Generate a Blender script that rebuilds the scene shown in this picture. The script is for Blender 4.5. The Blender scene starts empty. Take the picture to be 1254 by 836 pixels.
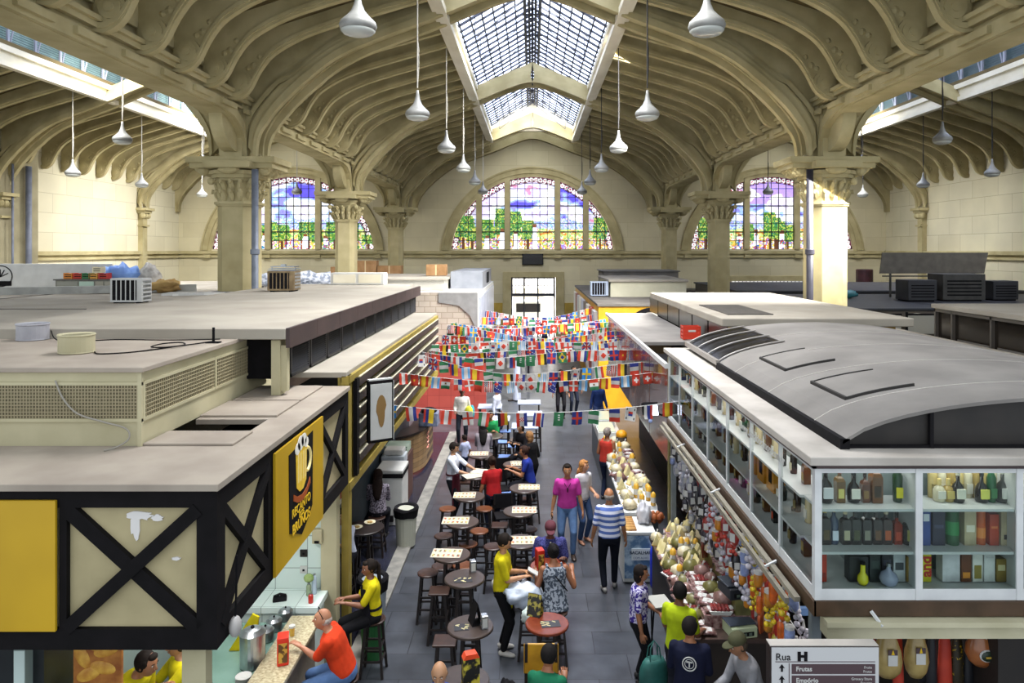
WORLD = 1.1; EXPO = 0.25
import bpy, bmesh, math, random
from mathutils import Vector, Matrix, noise
R = random.Random(7)
sin, cos, pi = math.sin, math.cos, math.pi
scene = bpy.context.scene
COL = scene.collection
EYE = 5.8; F = 870.0; CX = 652.0; CY = 306.0
def P(px, py, Y):                       # a point at depth Y read off the photograph
    return Vector(((px-CX)*Y/F, Y, EYE+(CY-py)*Y/F))
def lin(c):
    if isinstance(c, str):
        c = c.lstrip('#'); c = [int(c[i:i+2], 16)/255 for i in (0, 2, 4)]
    return tuple((v/12.92 if v <= .04045 else ((v+.055)/1.055)**2.4) for v in c[:3]) + (1,)
MATS = {}
def mat(name, c1, c2=None, scale=4, rough=.7, metal=0, bump=0, detail=4, emit=0, coat=0, lo=.35, hi=.65):
    if name in MATS: return MATS[name]
    m = bpy.data.materials.new(name); m.use_nodes = True; MATS[name] = m
    nt = m.node_tree; b = nt.nodes['Principled BSDF']
    b.inputs['Base Color'].default_value = lin(c1); b.inputs['Roughness'].default_value = rough
    b.inputs['Metallic'].default_value = metal
    if rough >= .8: b.inputs['Specular IOR Level'].default_value = .2
    if coat: b.inputs['Coat Weight'].default_value = coat
    if emit:
        b.inputs['Emission Color'].default_value = lin(c1); b.inputs['Emission Strength'].default_value = emit
    if c2 is not None or bump:
        tc = nt.nodes.new('ShaderNodeTexCoord'); n = nt.nodes.new('ShaderNodeTexNoise')
        n.inputs['Scale'].default_value = scale; n.inputs['Detail'].default_value = detail
        nt.links.new(tc.outputs['Object'], n.inputs['Vector'])
        if c2 is not None:
            r = nt.nodes.new('ShaderNodeValToRGB')
            r.color_ramp.elements[0].position = lo; r.color_ramp.elements[1].position = hi
            r.color_ramp.elements[0].color = lin(c1); r.color_ramp.elements[1].color = lin(c2)
            nt.links.new(n.outputs['Fac'], r.inputs['Fac']); nt.links.new(r.outputs['Color'], b.inputs['Base Color'])
        if bump:
            bp = nt.nodes.new('ShaderNodeBump'); bp.inputs['Strength'].default_value = bump; bp.inputs['Distance'].default_value = .02
            nt.links.new(n.outputs['Fac'], bp.inputs['Height']); nt.links.new(bp.outputs['Normal'], b.inputs['Normal'])
    return m
def brickmat(name, c1, c2, mortar, bw, bh, ms=.01, rough=.8, axes='xz', off=.5, bump=.3, noise_s=.8, var=.25):
    m = bpy.data.materials.new(name); m.use_nodes = True; MATS[name] = m
    nt = m.node_tree; b = nt.nodes['Principled BSDF']; b.inputs['Roughness'].default_value = rough
    tc = nt.nodes.new('ShaderNodeTexCoord'); sp = nt.nodes.new('ShaderNodeSeparateXYZ'); cb = nt.nodes.new('ShaderNodeCombineXYZ')
    nt.links.new(tc.outputs['Object'], sp.inputs[0])
    for i, a in enumerate(axes): nt.links.new(sp.outputs['xyz'.index(a)], cb.inputs[i])
    br = nt.nodes.new('ShaderNodeTexBrick'); nt.links.new(cb.outputs[0], br.inputs['Vector'])
    br.inputs['Color1'].default_value = lin(c1); br.inputs['Color2'].default_value = lin(c2); br.inputs['Mortar'].default_value = lin(mortar)
    br.inputs['Scale'].default_value = 1; br.inputs['Mortar Size'].default_value = ms
    br.inputs['Brick Width'].default_value = bw; br.inputs['Row Height'].default_value = bh; br.offset = off
    n = nt.nodes.new('ShaderNodeTexNoise'); n.inputs['Scale'].default_value = noise_s; n.inputs['Detail'].default_value = 6
    nt.links.new(tc.outputs['Object'], n.inputs['Vector'])
    mp = nt.nodes.new('ShaderNodeMapRange'); mp.inputs[1].default_value = .3; mp.inputs[2].default_value = .7
    mp.inputs[3].default_value = 1-var; mp.inputs[4].default_value = 1+var; nt.links.new(n.outputs['Fac'], mp.inputs[0])
    mx = nt.nodes.new('ShaderNodeVectorMath'); mx.operation = 'SCALE'
    nt.links.new(br.outputs['Color'], mx.inputs[0]); nt.links.new(mp.outputs[0], mx.inputs['Scale'])
    nt.links.new(mx.outputs[0], b.inputs['Base Color'])
    if bump:
        bp = nt.nodes.new('ShaderNodeBump'); bp.inputs['Strength'].default_value = bump; bp.inputs['Distance'].default_value = -.01
        nt.links.new(br.outputs['Fac'], bp.inputs['Height']); nt.links.new(bp.outputs['Normal'], b.inputs['Normal'])
    return m
def attrmat(name, emit=0, rough=.7, coat=0):
    m = bpy.data.materials.new(name); m.use_nodes = True; MATS[name] = m
    nt = m.node_tree; b = nt.nodes['Principled BSDF']; b.inputs['Roughness'].default_value = rough
    a = nt.nodes.new('ShaderNodeAttribute'); a.attribute_name = 'Col'
    nt.links.new(a.outputs['Color'], b.inputs['Base Color'])
    if coat: b.inputs['Coat Weight'].default_value = coat
    if emit:
        nt.links.new(a.outputs['Color'], b.inputs['Emission Color']); b.inputs['Emission Strength'].default_value = emit
    return m
def glassmat(name, tint='#ffffff', alpha=.12, rough=.03, ior=1.5):
    m = bpy.data.materials.new(name); m.use_nodes = True; MATS[name] = m
    nt = m.node_tree; nt.nodes.clear()
    o = nt.nodes.new('ShaderNodeOutputMaterial'); mx = nt.nodes.new('ShaderNodeMixShader')
    t = nt.nodes.new('ShaderNodeBsdfTransparent'); g = nt.nodes.new('ShaderNodeBsdfGlossy'); fr = nt.nodes.new('ShaderNodeFresnel')
    t.inputs[0].default_value = lin(tint); g.inputs['Roughness'].default_value = rough; fr.inputs[0].default_value = ior
    ad = nt.nodes.new('ShaderNodeMath'); ad.operation = 'ADD'; ad.inputs[1].default_value = alpha*.3
    nt.links.new(fr.outputs[0], ad.inputs[0]); nt.links.new(ad.outputs[0], mx.inputs[0])
    nt.links.new(t.outputs[0], mx.inputs[1]); nt.links.new(g.outputs[0], mx.inputs[2]); nt.links.new(mx.outputs[0], o.inputs[0])
    return m

class MB:
    """collects shapes, linked as ONE mesh object"""
    def __init__(s): s.v = []; s.f = []; s.c = []; s.m = []; s.ms = []; s.cur = None; s.mi = 0
    def mat(s, m):
        if m not in s.ms: s.ms.append(m)
        s.mi = s.ms.index(m); return s
    def col(s, c): s.cur = lin(c) if isinstance(c, (str, tuple, list)) and not (isinstance(c, tuple) and len(c) == 4) else c; return s
    def poly(s, vs, fs):
        o = len(s.v); s.v += [tuple(v) for v in vs]
        for f in fs: s.f.append([i+o for i in f]); s.c.append(s.cur); s.m.append(s.mi)
        return s
    def box(s, x0, x1, y0, y1, z0, z1, M=None):
        vs = [Vector((x, y, z)) for z in (z0, z1) for y in (y0, y1) for x in (x0, x1)]
        if M is not None: vs = [M @ v for v in vs]
        return s.poly(vs, [(0, 2, 3, 1), (4, 5, 7, 6), (0, 1, 5, 4), (2, 6, 7, 3), (0, 4, 6, 2), (1, 3, 7, 5)])
    def cbox(s, c, d, rz=0, rx=0, ry=0):
        M = Matrix.Translation(c) @ Matrix.Rotation(rz, 4, 'Z') @ Matrix.Rotation(ry, 4, 'Y') @ Matrix.Rotation(rx, 4, 'X')
        return s.box(-d[0]/2, d[0]/2, -d[1]/2, d[1]/2, -d[2]/2, d[2]/2, M)
    def bar(s, a, b, w, h=None, up=(0, 0, 1)):
        a = Vector(a); b = Vector(b); h = h or w; d = (b-a); L = d.length
        if L < 1e-6: return s
        d /= L; u = Vector(up)
        if abs(d.dot(u)) > .98: u = Vector((0, 1, 0))
        r = d.cross(u).normalized(); u = r.cross(d)
        vs = [p+r*sx*w/2+u*sz*h/2 for p in (a, b) for sx, sz in ((-1, -1), (1, -1), (1, 1), (-1, 1))]
        return s.poly(vs, [(0, 1, 2, 3), (7, 6, 5, 4), (0, 4, 5, 1), (1, 5, 6, 2), (2, 6, 7, 3), (3, 7, 4, 0)])
    def tube(s, pts, r, n=8, cap=True, flat=None):
        pts = [Vector(p) for p in pts]; k = len(pts); rs = r if isinstance(r, (list, tuple)) else [r]*k
        up = Vector((0, 0, 1)); rings = []; pr = None
        for i, p in enumerate(pts):
            d = (pts[min(i+1, k-1)]-pts[max(i-1, 0)]).normalized()
            if pr is None:
                a = up if abs(d.dot(up)) < .95 else Vector((0, 1, 0)); pr = (a-d*a.dot(d)).normalized()
            else:
                q = pr-d*pr.dot(d)
                if q.length > 1e-6: pr = q.normalized()
            b = d.cross(pr)
            rings.append([p+(pr*cos(2*pi*j/n)+b*sin(2*pi*j/n)*(flat or 1))*rs[i] for j in range(n)])
        vs = [v for g in rings for v in g]; fs = []
        for i in range(k-1):
            for j in range(n):
                j2 = (j+1) % n; fs.append((i*n+j, i*n+j2, (i+1)*n+j2, (i+1)*n+j))
        if cap: fs.append(tuple(range(n-1, -1, -1))); fs.append(tuple((k-1)*n+j for j in range(n)))
        return s.poly(vs, fs)
    def lathe(s, prof, c=(0, 0, 0), n=16, sx=1, sy=1, M=None):
        c = Vector(c); vs = []; fs = []
        for (r, z) in prof:
            for j in range(n):
                a = 2*pi*j/n; v = Vector((r*cos(a)*sx, r*sin(a)*sy, z)); vs.append(c+(M @ v if M is not None else v))
        k = len(prof)
        for i in range(k-1):
            for j in range(n):
                j2 = (j+1) % n; fs.append((i*n+j, i*n+j2, (i+1)*n+j2, (i+1)*n+j))
        fs.append(tuple(range(n-1, -1, -1))); fs.append(tuple((k-1)*n+j for j in range(n)))
        return s.poly(vs, fs)
    def ball(s, c, r, n=12, m=8, M=None):
        if not isinstance(r, (tuple, list)): r = (r, r, r)
        c = Vector(c); vs = [c+(M @ Vector((0, 0, -r[2])) if M else Vector((0, 0, -r[2])))]; fs = []
        for i in range(1, m):
            t = -pi/2+pi*i/m
            for j in range(n):
                a = 2*pi*j/n; v = Vector((r[0]*cos(t)*cos(a), r[1]*cos(t)*sin(a), r[2]*sin(t))); vs.append(c+(M @ v if M else v))
        vs.append(c+(M @ Vector((0, 0, r[2])) if M else Vector((0, 0, r[2]))))
        for j in range(n): fs.append((0, 1+(j+1) % n, 1+j))
        for i in range(m-2):
            for j in range(n):
                a = 1+i*n+j; b = 1+i*n+(j+1) % n; fs.append((a, b, b+n, a+n))
        t = 1+(m-2)*n
        for j in range(n): fs.append((t+j, t+(j+1) % n, len(vs)-1))
        return s.poly(vs, fs)
    def prism(s, pts, y0, y1, ax='y'):
        """polygon in the x-z plane (ax y), y-z plane (ax x) or x-y plane (ax z), pushed between two planes"""
        n = len(pts)
        def mk(p, d): return (p[0], d, p[1]) if ax == 'y' else ((d, p[0], p[1]) if ax == 'x' else (p[0], p[1], d))
        vs = [mk(p, y0) for p in pts]+[mk(p, y1) for p in pts]
        return s.poly(vs, [tuple(range(n)), tuple(range(2*n-1, n-1, -1))]+[(i, (i+1) % n+0, (i+1) % n+n, i+n) for i in range(n)])
    def band(s, lo, hi, y0, y1, T=None):
        """solid between two matching polylines in x-z, between y0 and y1"""
        n = len(lo); T = T or (lambda p: p)
        vs = []
        for (a, b) in zip(lo, hi):
            for y in (y0, y1):
                vs.append(T((a[0], y, a[1]))); vs.append(T((b[0], y, b[1])))
        fs = []
        for i in range(n-1):
            a = i*4; b = a+4
            fs += [(a, b, b+1, a+1), (a+2, a+3, b+3, b+2), (a, a+2, b+2, b), (a+1, b+1, b+3, a+3)]
        fs += [(0, 1, 3, 2), (n*4-4, n*4-2, n*4-1, n*4-3)]
        return s.poly(vs, fs)
    def build(s, name, m=None, parent=None, smooth=False, loc=None, fix=True, bevel=0):
        me = bpy.data.meshes.new(name); me.from_pydata(s.v, [], s.f)
        if any(c is not None for c in s.c):
            a = me.color_attributes.new('Col', 'FLOAT_COLOR', 'CORNER'); dat = []
            for f, c in zip(s.f, s.c): dat += list(c or (1, 1, 1, 1))*len(f)
            a.data.foreach_set('color', dat)
        for q in (s.ms or ([m] if m else [])): me.materials.append(q)
        if s.ms: me.polygons.foreach_set('material_index', s.m)
        if fix:
            bm = bmesh.new(); bm.from_mesh(me); bmesh.ops.recalc_face_normals(bm, faces=bm.faces); bm.to_mesh(me); bm.free()
        if smooth: me.polygons.foreach_set('use_smooth', [True]*len(me.polygons))
        me.update()
        o = bpy.data.objects.new(name, me); COL.objects.link(o)
        if parent is not None: o.parent = parent
        if loc is not None: o.location = loc
        if bevel:
            b = o.modifiers.new('b', 'BEVEL'); b.width = bevel; b.segments = 2; b.limit_method = 'ANGLE'
        return o
def tag(o, label=None, cat=None, group=None, kind=None):
    if label: o['label'] = label
    if cat: o['category'] = cat
    if group: o['group'] = group
    if kind: o['kind'] = kind
    return o
def struct(o, label=None):
    o['kind'] = 'structure'
    if label: o['label'] = label
    return o
def empty(name, loc=(0, 0, 0), rz=0, label=None, cat=None, group=None, kind=None):
    o = bpy.data.objects.new(name, None); COL.objects.link(o); o.location = loc; o.rotation_euler = (0, 0, rz); o.empty_display_size = .1
    return tag(o, label, cat, group, kind)
KIDS = {}
def copy_tree(o, parent=None):
    c = o.copy(); COL.objects.link(c)
    if parent is not None: c.parent = parent
    for ch in KIDS.get(o.name) or [x for x in o.children]: copy_tree(ch, c)
    return c
def dup(o, loc, rz=None, label=None, group=None, scale=None):
    c = copy_tree(o); c.location = loc
    if rz is not None: c.rotation_euler = (0, 0, rz)
    if label: c['label'] = label
    if group: c['group'] = group
    if scale: c.scale = (scale,)*3 if not isinstance(scale, tuple) else scale
    return c
def smooth_pts(pts, n=6):
    """Catmull-Rom through points"""
    out = []; k = len(pts); V = [Vector(p) for p in pts]
    for i in range(k-1):
        p0, p1, p2, p3 = V[max(i-1, 0)], V[i], V[i+1], V[min(i+2, k-1)]
        for j in range(n):
            t = j/n; out.append(.5*((2*p1)+(p2-p0)*t+(2*p0-5*p1+4*p2-p3)*t*t+(3*p1-p0-3*p2+p3)*t**3))
    out.append(V[-1]); return out
def text(name, body, size, m, M, parent, extrude=.002, align='CENTER', bold=0, sx=1, shear=0):
    cu = bpy.data.curves.new(name, 'FONT'); cu.body = body; cu.size = size; cu.extrude = extrude; cu.align_x = align; cu.align_y = 'CENTER'
    cu.offset = bold; cu.shear = shear; cu.materials.append(m)
    q = bpy.data.objects.new(name, cu); COL.objects.link(q); bpy.context.view_layer.update()
    me = bpy.data.meshes.new_from_object(q.evaluated_get(bpy.context.evaluated_depsgraph_get())); me.name = name
    bpy.data.objects.remove(q); o = bpy.data.objects.new(name, me); COL.objects.link(o); o.parent = parent
    o.matrix_local = M @ Matrix.Diagonal((sx, 1, 1, 1)); return o
# ---------------------------------------------------------------- the hall
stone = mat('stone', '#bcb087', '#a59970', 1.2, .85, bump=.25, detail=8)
soffit_m = mat('soffit_plaster', '#6d6040', '#574b31', .7, .9, bump=.2, detail=8)  # darker than the stone: shade between the ribs put into the colour
pale = mat('pale_plaster', '#e8e2cf', '#d8d0b8', .8, .8)
wallm = brickmat('wall_blocks', '#ccc3a2', '#c3b998', '#b4ab8c', 2.1, .95, .008, .85, 'xz', .5, .12, .35, .14)
wallm_side = brickmat('side_wall_blocks', '#d6cfb4', '#cdc5a9', '#b0a78a', 2.1, .95, .012, .85, 'yz', .5, .25, .35, .1)
dark = mat('black_paint', '#0d0c0e', '#141216', 8, .8)
iron = mat('iron', '#3a3c44', '#4a4c52', 8, .5, .6)
lead = mat('lead', '#17151c', None, rough=.6)
ARCH_Y = [8.5, 19.8, 31.1, 42.4]; WALL_Y = 47.0; COLX = 8.15; SIDE = 23.4
W0 = 7.85
SOF = [(7.85, 11.15), (2.5, 12.9)]
def sof(u): return 11.15+(7.85-u)*(12.9-11.15)/5.35
arch_lo = [(v.x, v.y) for v in smooth_pts([(7.55, 8.3), (7.45, 8.95), (6.95, 9.7), (6.05, 10.55), (4.9, 11.3), (2.6, 12.18), (1.2, 12.75), (.35, 13.03), (0, 13.06)], 5)]
rib_lo = [(v.x, v.y) for v in smooth_pts([(7.85, 9.86), (7.6, 9.86), (7.3, 10.08), (7.02, 10.6), (6.65, 11.03), (5.9, 11.45), (4.9, 11.8), (2.7, 12.43)], 5)]
HALLS = [('nave', 0.0, 1.0), ('left aisle', -15.95, .955), ('right aisle', 15.95, .955)]

# floor
fl = MB().box(-24, 24, -2, 60, -.1, 0).build('floor', brickmat('floor_slabs', '#484b51', '#3c3f45', '#24262a', .9, .6, .006, .3, 'xy', .5, .3, 2.2, .35))
struct(fl, 'worn grey granite slab floor of the market aisle')
# dark side strip and kerb by the left stalls
o = MB().box(-5.2, -2.62, 5, 22.5, 0, .035).build('trim_3', mat('dark_tile', '#20212c', '#2b2c3a', 6, .25)); struct(o, 'dark polished strip of floor along the left stalls')
o = MB().box(-2.62, -2.36, 5, 22.5, 0, .06).build('trim_4', mat('kerb', '#8a877f', '#6f6d68', 5, .7), bevel=.01); struct(o, 'pale stone kerb beside the dark floor strip')

rootc = {}
for hi, (hn, cx, sc) in enumerate(HALLS):
    # soffit slabs: 'ceiling' with ribs as parts
    mb = MB()
    for s in (-1, 1):
        a = (cx+s*7.85*sc, 11.15); b = (cx+s*2.5, 12.9)
        mb.prism([a, b, (b[0], b[1]+.25), (a[0], a[1]+.25)], 8.5, WALL_Y)
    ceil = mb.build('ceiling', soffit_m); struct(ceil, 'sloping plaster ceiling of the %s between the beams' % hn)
    # one rib
    def rib_mesh(s):
        mb = MB(); n = len(rib_lo)
        T = lambda p: (s*p[0]*sc, p[1], p[2])
        hi_ = [(u, sof(u)+.02) for u, z in rib_lo]
        mb.band(rib_lo, hi_, -.06, .06, T)
        flo = [(u, z-.1) for u, z in rib_lo]; mb.band(flo, rib_lo, -.125, .125, T)
        flo2 = [(u, z-.17) for u, z in rib_lo]; mb.band(flo2, flo, -.085, .085, T)
        # scroll
        for (dy, r, w) in ((0, .29, .1), (0, .21, .13), (0, .14, .1), (0, .09, .16)):
            cxy = (7.52, 10.12)
            pts = [(s*(cxy[0]+cos(t*pi/7)*r)*sc, cxy[1]+sin(t*pi/7)*r) for t in range(14)]
            mb.prism(pts, -w, w)
        for (lx, lz, r) in ((7.2, 10.52, .15), (7.05, 10.74, .12), (7.34, 10.44, .12)):
            mb.ball((s*lx*sc, 0, lz+.04), (r*.75, .1, r*.75), 8, 6)
        return mb.build('rib', stone, ceil)
    for s in (-1, 1):
        proto = None
        ys = []
        bays = [(8.5, 19.8), (19.8, 31.1), (31.1, 42.4)]
        for (y0, y1) in bays:
            ys += [y0+(y1-y0)*(k+1)/8 for k in range(7)]
        ys += [43.7, 45.0, 46.2]
        if hi > 0: ys = [y for y in ys if y > 19.8]
        for y in ys:
            if proto is None: r = proto = rib_mesh(s)
            else: r = proto.copy(); COL.objects.link(r); r.parent = ceil
            r.location = (cx, y, 0)
    # transverse arches
    for y in ARCH_Y + ([WALL_Y-.35] if True else []):
        if hi > 0 and y < 15: continue
        last = y > 45
        mb = MB()
        both = []
        for s in (-1, 1):
            T = lambda p: (cx+s*p[0]*sc, p[1], p[2])
            up = [(u, (sof(u) if u > 2.5 else 12.9+(2.5-u)*.42)+.02) for u, z in arch_lo]
            hw = .3 if not last else .15
            out_lo = [(7.85, 8.3)]+arch_lo; up = [(7.85, sof(7.85))]+up
            if last: mb.band(out_lo, up, y-hw, y+hw, T)
            else:
                web = [(7.85, 8.3)]+[(min(7.84, u+(.26 if u > 6.8 else .1)), z+(.26 if u < 7.3 else 0)) for u, z in arch_lo]; mb.band(web, up, y-.2, y+.2, T)
            if not last:
                for k, (d, o0) in enumerate(((.06, .52),)):
                    lo2 = [(u-d*.5 if u > 6 else u, z-d*.8 if u < 7.3 else z) for u, z in arch_lo]
                    h2 = [(u+.05, z+.16-d*.5) for u, z in arch_lo]
                    for yy in (y-o0, y+o0-.2): mb.band(lo2, h2, yy, yy+.2, T)
                    h5 = [(u+(.2 if u > 6.5 else .08), z+.3) for u, z in arch_lo]; h6 = [(min(7.84, u+(.34 if u > 6.5 else .14)), z+.5) for u, z in arch_lo]
                    for yy in (y-.44, y+.2): mb.band(h2, h5, yy, yy+.24, T)
                    for yy in (y-.3, y+.2): mb.band(h5, h6, yy, yy+.1, T)
                h3 = [(u+(.32 if u > 6.5 else .12), z+.3) for u, z in arch_lo]; h4 = [(u+(.4 if u > 6.5 else .15), z+.4) for u, z in arch_lo]
                for yy in (y-.36, y+.3): mb.band(h3[:-8], h4[:-8], yy, yy+.06, T)
            else:
                h2 = [(u, z+.14) for u, z in arch_lo]; mb.band(arch_lo, h2, y-.3, y+.1, T)
        o = mb.build('arch_beam', stone); struct(o, 'stone transverse arch of the %s, %s' % (hn, {8.5: 'nearest', 19.8: 'first in view', 31.1: 'second in view', 42.4: 'third in view'}.get(y, 'against the end wall')))
    # skylight
    y0, y1 = (8.5 if hi == 0 else 19.8), 42.4
    sk = empty('window_%d' % (4+hi), (cx, y0, 0)); struct(sk, 'glazed roof lantern of the %s' % hn)
    L = y1-y0; ZE = 13.0 if hi == 0 else 14.7; ZR = ZE+1.75
    mb = MB()
    for s in (-1, 1):
        mb.box(min(s*2.5, s*2.72), max(s*2.5, s*2.72), 0, L, 12.25, 13.0); mb.box(min(s*2.38, s*2.6), max(s*2.38, s*2.6), 0, L, 12.75, 12.95)
        mb.box(min(s*2.34, s*2.6), max(s*2.34, s*2.6), 0, L, 12.2, 12.38)
    mb.build('rail', pale, sk)
    for yy in (0, L):
        mb = MB().prism([(-2.9, 12.9), (2.9, 12.9), (2.9, ZE+.1), (0, ZR+.1), (-2.9, ZE+.1)], yy-.12+.1, yy+.12+.1)
        if yy:
            pts = [(2.2*cos(t), 12.9+(ZR-13.4)*sin(t)) for t in [k*pi/12 for k in range(13)]]
            for p, q in zip(pts, pts[1:]): mb.bar((p[0], yy-.06, p[1]), (q[0], yy-.06, q[1]), .05, .07)
            for x in (-1.4, -.7, 0, .7, 1.4): mb.bar((x, yy-.06, 12.9), (x, yy-.06, 13.9), .04)
        mb.build('gable_wall', pale, sk)
    mb = MB(); 
    for s in (-1, 1): mb.poly([(s*2.95, 0, ZE), (s*2.95, L, ZE), (0, L, ZR), (0, 0, ZR)], [(0, 1, 2, 3)])
    mb.build('glazing', MATS.get('sky_glass') or mat('sky_glass', '#d6e2ff', None, rough=.3, emit=(4.2)), sk, fix=False)
    mb = MB(); n = int(L/.62)
    for s in (-1, 1):
        for k in range(n+1):
            yy = L*k/n; w = .05 if k % 4 else .1
            mb.bar((s*2.9, yy, ZE-.05), (0, yy, ZR-.07), w, .07)
        for k in range(8):
            t = k/8+.04; mb.bar((s*2.9*(1-t), 0, ZE-.04+1.75*t), (s*2.9*(1-t), L, ZE-.04+1.75*t), .05, .06)
        for k in range(0, n+1, 4):
            yy = L*k/n
            arc = [(s*2.7*cos(t), yy, ZE-.3+1.75*sin(t)) for t in [j*pi/20 for j in range(11)]]
            mb.tube(arc, .035, 5)
            mb.bar((s*1.9, yy, ZR-1.0), (s*1.9, yy, ZE-.2), .03); mb.bar((s*1.9, yy, ZE-.2), (0, yy, ZR-.4), .03); mb.bar((s*2.6, yy, ZE+.1), (s*1.2, yy, ZR-.8), .025)
    for x, z in ((-.28, ZR-.35), (.28, ZR-.35), (0, ZR-.15), (-.12, ZR-.25), (.12, ZR-.25), (-2.7, ZE), (2.7, ZE)): mb.bar((x, 0, z), (x, L, z), .09, .12)
    for k in range(0, 2*n+1):
        yy = L*k/(2*n); mb.bar((-.25, yy, ZR-.35), (.25, yy, ZR-.15), .03)
    mb.build('glazing_bars', iron, sk)
    if hi > 0:                       # louvres on the far slope of the side lanterns
        s = -1 if cx < 0 else 1; mb = MB()
        mb.box(min(s*2.95, s*3.0), max(s*2.95, s*3.0), 0, L, 12.9, 14.9); mb.build('louvre_backing', mat('louvre_glass%d' % s, '#86a09c' if s < 0 else '#46585a', '#68807e' if s < 0 else '#3a4a4c', 3, .3, emit=.3 if s < 0 else .12), sk)  # lantern brightness put into colour and glow, dimmer on the right side
        mb = MB()
        for k in range(21):
            mb.cbox((s*2.9, L/2, 12.98+k*.09), (.012, L, .03), ry=s*.7)
        mb.build('louvre', mat('louvre_slat', '#3c5458', None, rough=.5), sk)
        mb = MB()
        for k in range(int(L/1.41)+1):
            yy = k*1.4125; mb.bar((s*2.84, yy, 12.9), (s*2.84, yy, 14.9), .07, .1)
            mb.tube([(s*(2.84-1.5*(1-cos(t))), yy+.1, 12.95+1.9*sin(t)) for t in [j*pi/16 for j in range(9)]], .03, 5)
        mb.build('louvre_frame', mat('frame_pale', '#9a9ca6', None, rough=.5), sk)
    # lamps hang elsewhere

# columns, arcade walls
leafm = stone
def column(cx, y, inner):
    e = empty('column', (cx, y, 0)); struct(e, 'chamfered stone pier')
    h, c = (.5, .22) if y < 25 else (.42, .17)
    pts = [(-h, -h+c), (-h+c, -h), (h-c, -h), (h, -h+c), (h, h-c), (h-c, h), (-h+c, h), (-h, h-c)]
    MB().prism(pts, 0, 7.1, 'z').prism([(a*1.15, b*1.15) for a, b in pts], 0, .9, 'z').build('shaft', stone, e)
    mb = MB()
    def ring(k, z0, z1): mb.prism([(a*k, b*k) for a, b in pts], z0, z1, 'z')
    ring(1.16, 7.05, 7.12); ring(1.08, 7.0, 7.05); ring(1.0, 7.1, 7.7)
    for k, (z, q) in enumerate(((7.68, 1.12), (7.76, 1.28), (7.86, 1.42))): ring(q, z, z+.1)
    for j in range(16):
        a = 2*pi*j/16; rr = .5 if j % 2 == 0 else .53
        d = Vector((cos(a), sin(a), 0))
        for kk, (z0, z1) in enumerate(((7.14, 7.42), (7.38, 7.68))):
            if (j+kk) % 2 and kk == 0: pass
            b = [d*(rr-.02)+Vector((0, 0, z0)), d*(rr+.03)+Vector((0, 0, (z0+z1)/2)), d*(rr+.09)+Vector((0, 0, z1-.04)), d*(rr+.17)+Vector((0, 0, z1-.01)), d*(rr+.18)+Vector((0, 0, z1-.08))]
            mb.tube(b, [.05, .085, .07, .05, .03], 6)
    # corner volutes
    for ax, ay in ((1, 1), (1, -1), (-1, 1), (-1, -1)):
        mb.ball((ax*.56, ay*.56, 7.66), .1, 8, 6)
    mb.build('capital', stone, e)
    mb = MB()
    mb.box(-1.12, 1.12, -.62, .62, 8.02, 8.16); mb.box(-1.2, 1.2, -.7, .7, 8.16, 8.32); mb.box(-.62, .62, -.95, .95, 8.0, 8.18)
    for s in (-1, 1):
        for yy in (-.38, 0, .38):
            mb.ball((s*.82, yy, 7.97), (.17, .15, .15), 10, 6); mb.ball((s*.98, yy, 8.03), (.09, .13, .1), 8, 6)
        mb.ball((0, s*.75, 7.97), (.3, .13, .13), 10, 6)
    mb.build('impost_block', stone, e)
    # springing piece above: shaft with small brackets up to the arcade wall
    mb = MB().box(-.36, .36, -.36, .36, 8.3, 11.1)
    for s in (-1, 1):
        mb.tube([(s*.3, s2*.28, 8.3) for s2 in (0,)]+[(s*.3, 0, 11.1)], .14, 8)
    for s in (-1, 1):
        mb.box(-.16, .16, s*.36-.08, s*.36+.08, 8.3, 10.9); mb.ball((0, s*.62, 9.15), .2, 10, 8)
        mb.prism([(s*.36, 9.35), (s*.95, 9.35), (s*.95, 9.25), (s*.36, 8.6)], -.25, .25, 'x')
    for s2 in (-1, 1):
        a, b = sorted((s2*.62, s2*.36)); mb.box(-.3, .3, a, b, 8.3, 11.3); a, b = sorted((s2*.7, s2*.5)); mb.box(-.13, .13, a, b, 8.45, 11.2); mb.box(-.34, .34, min(a, b), max(a, b)-.04, 10.55, 10.7)
        q_ = [(s2*(.62+.95*sin(t)), 8.45+1.0*(1-cos(t))) for t in [k*pi/16 for k in range(9)]]; mb.prism([(s2*.45, 9.5), (s2*.45, 8.45)]+q_, -.17, .17, 'x'); mb.ball((0, s2*1.15, 9.05), .17, 12, 8)
    mb.build('springer', stone, e)
    return e
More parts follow.
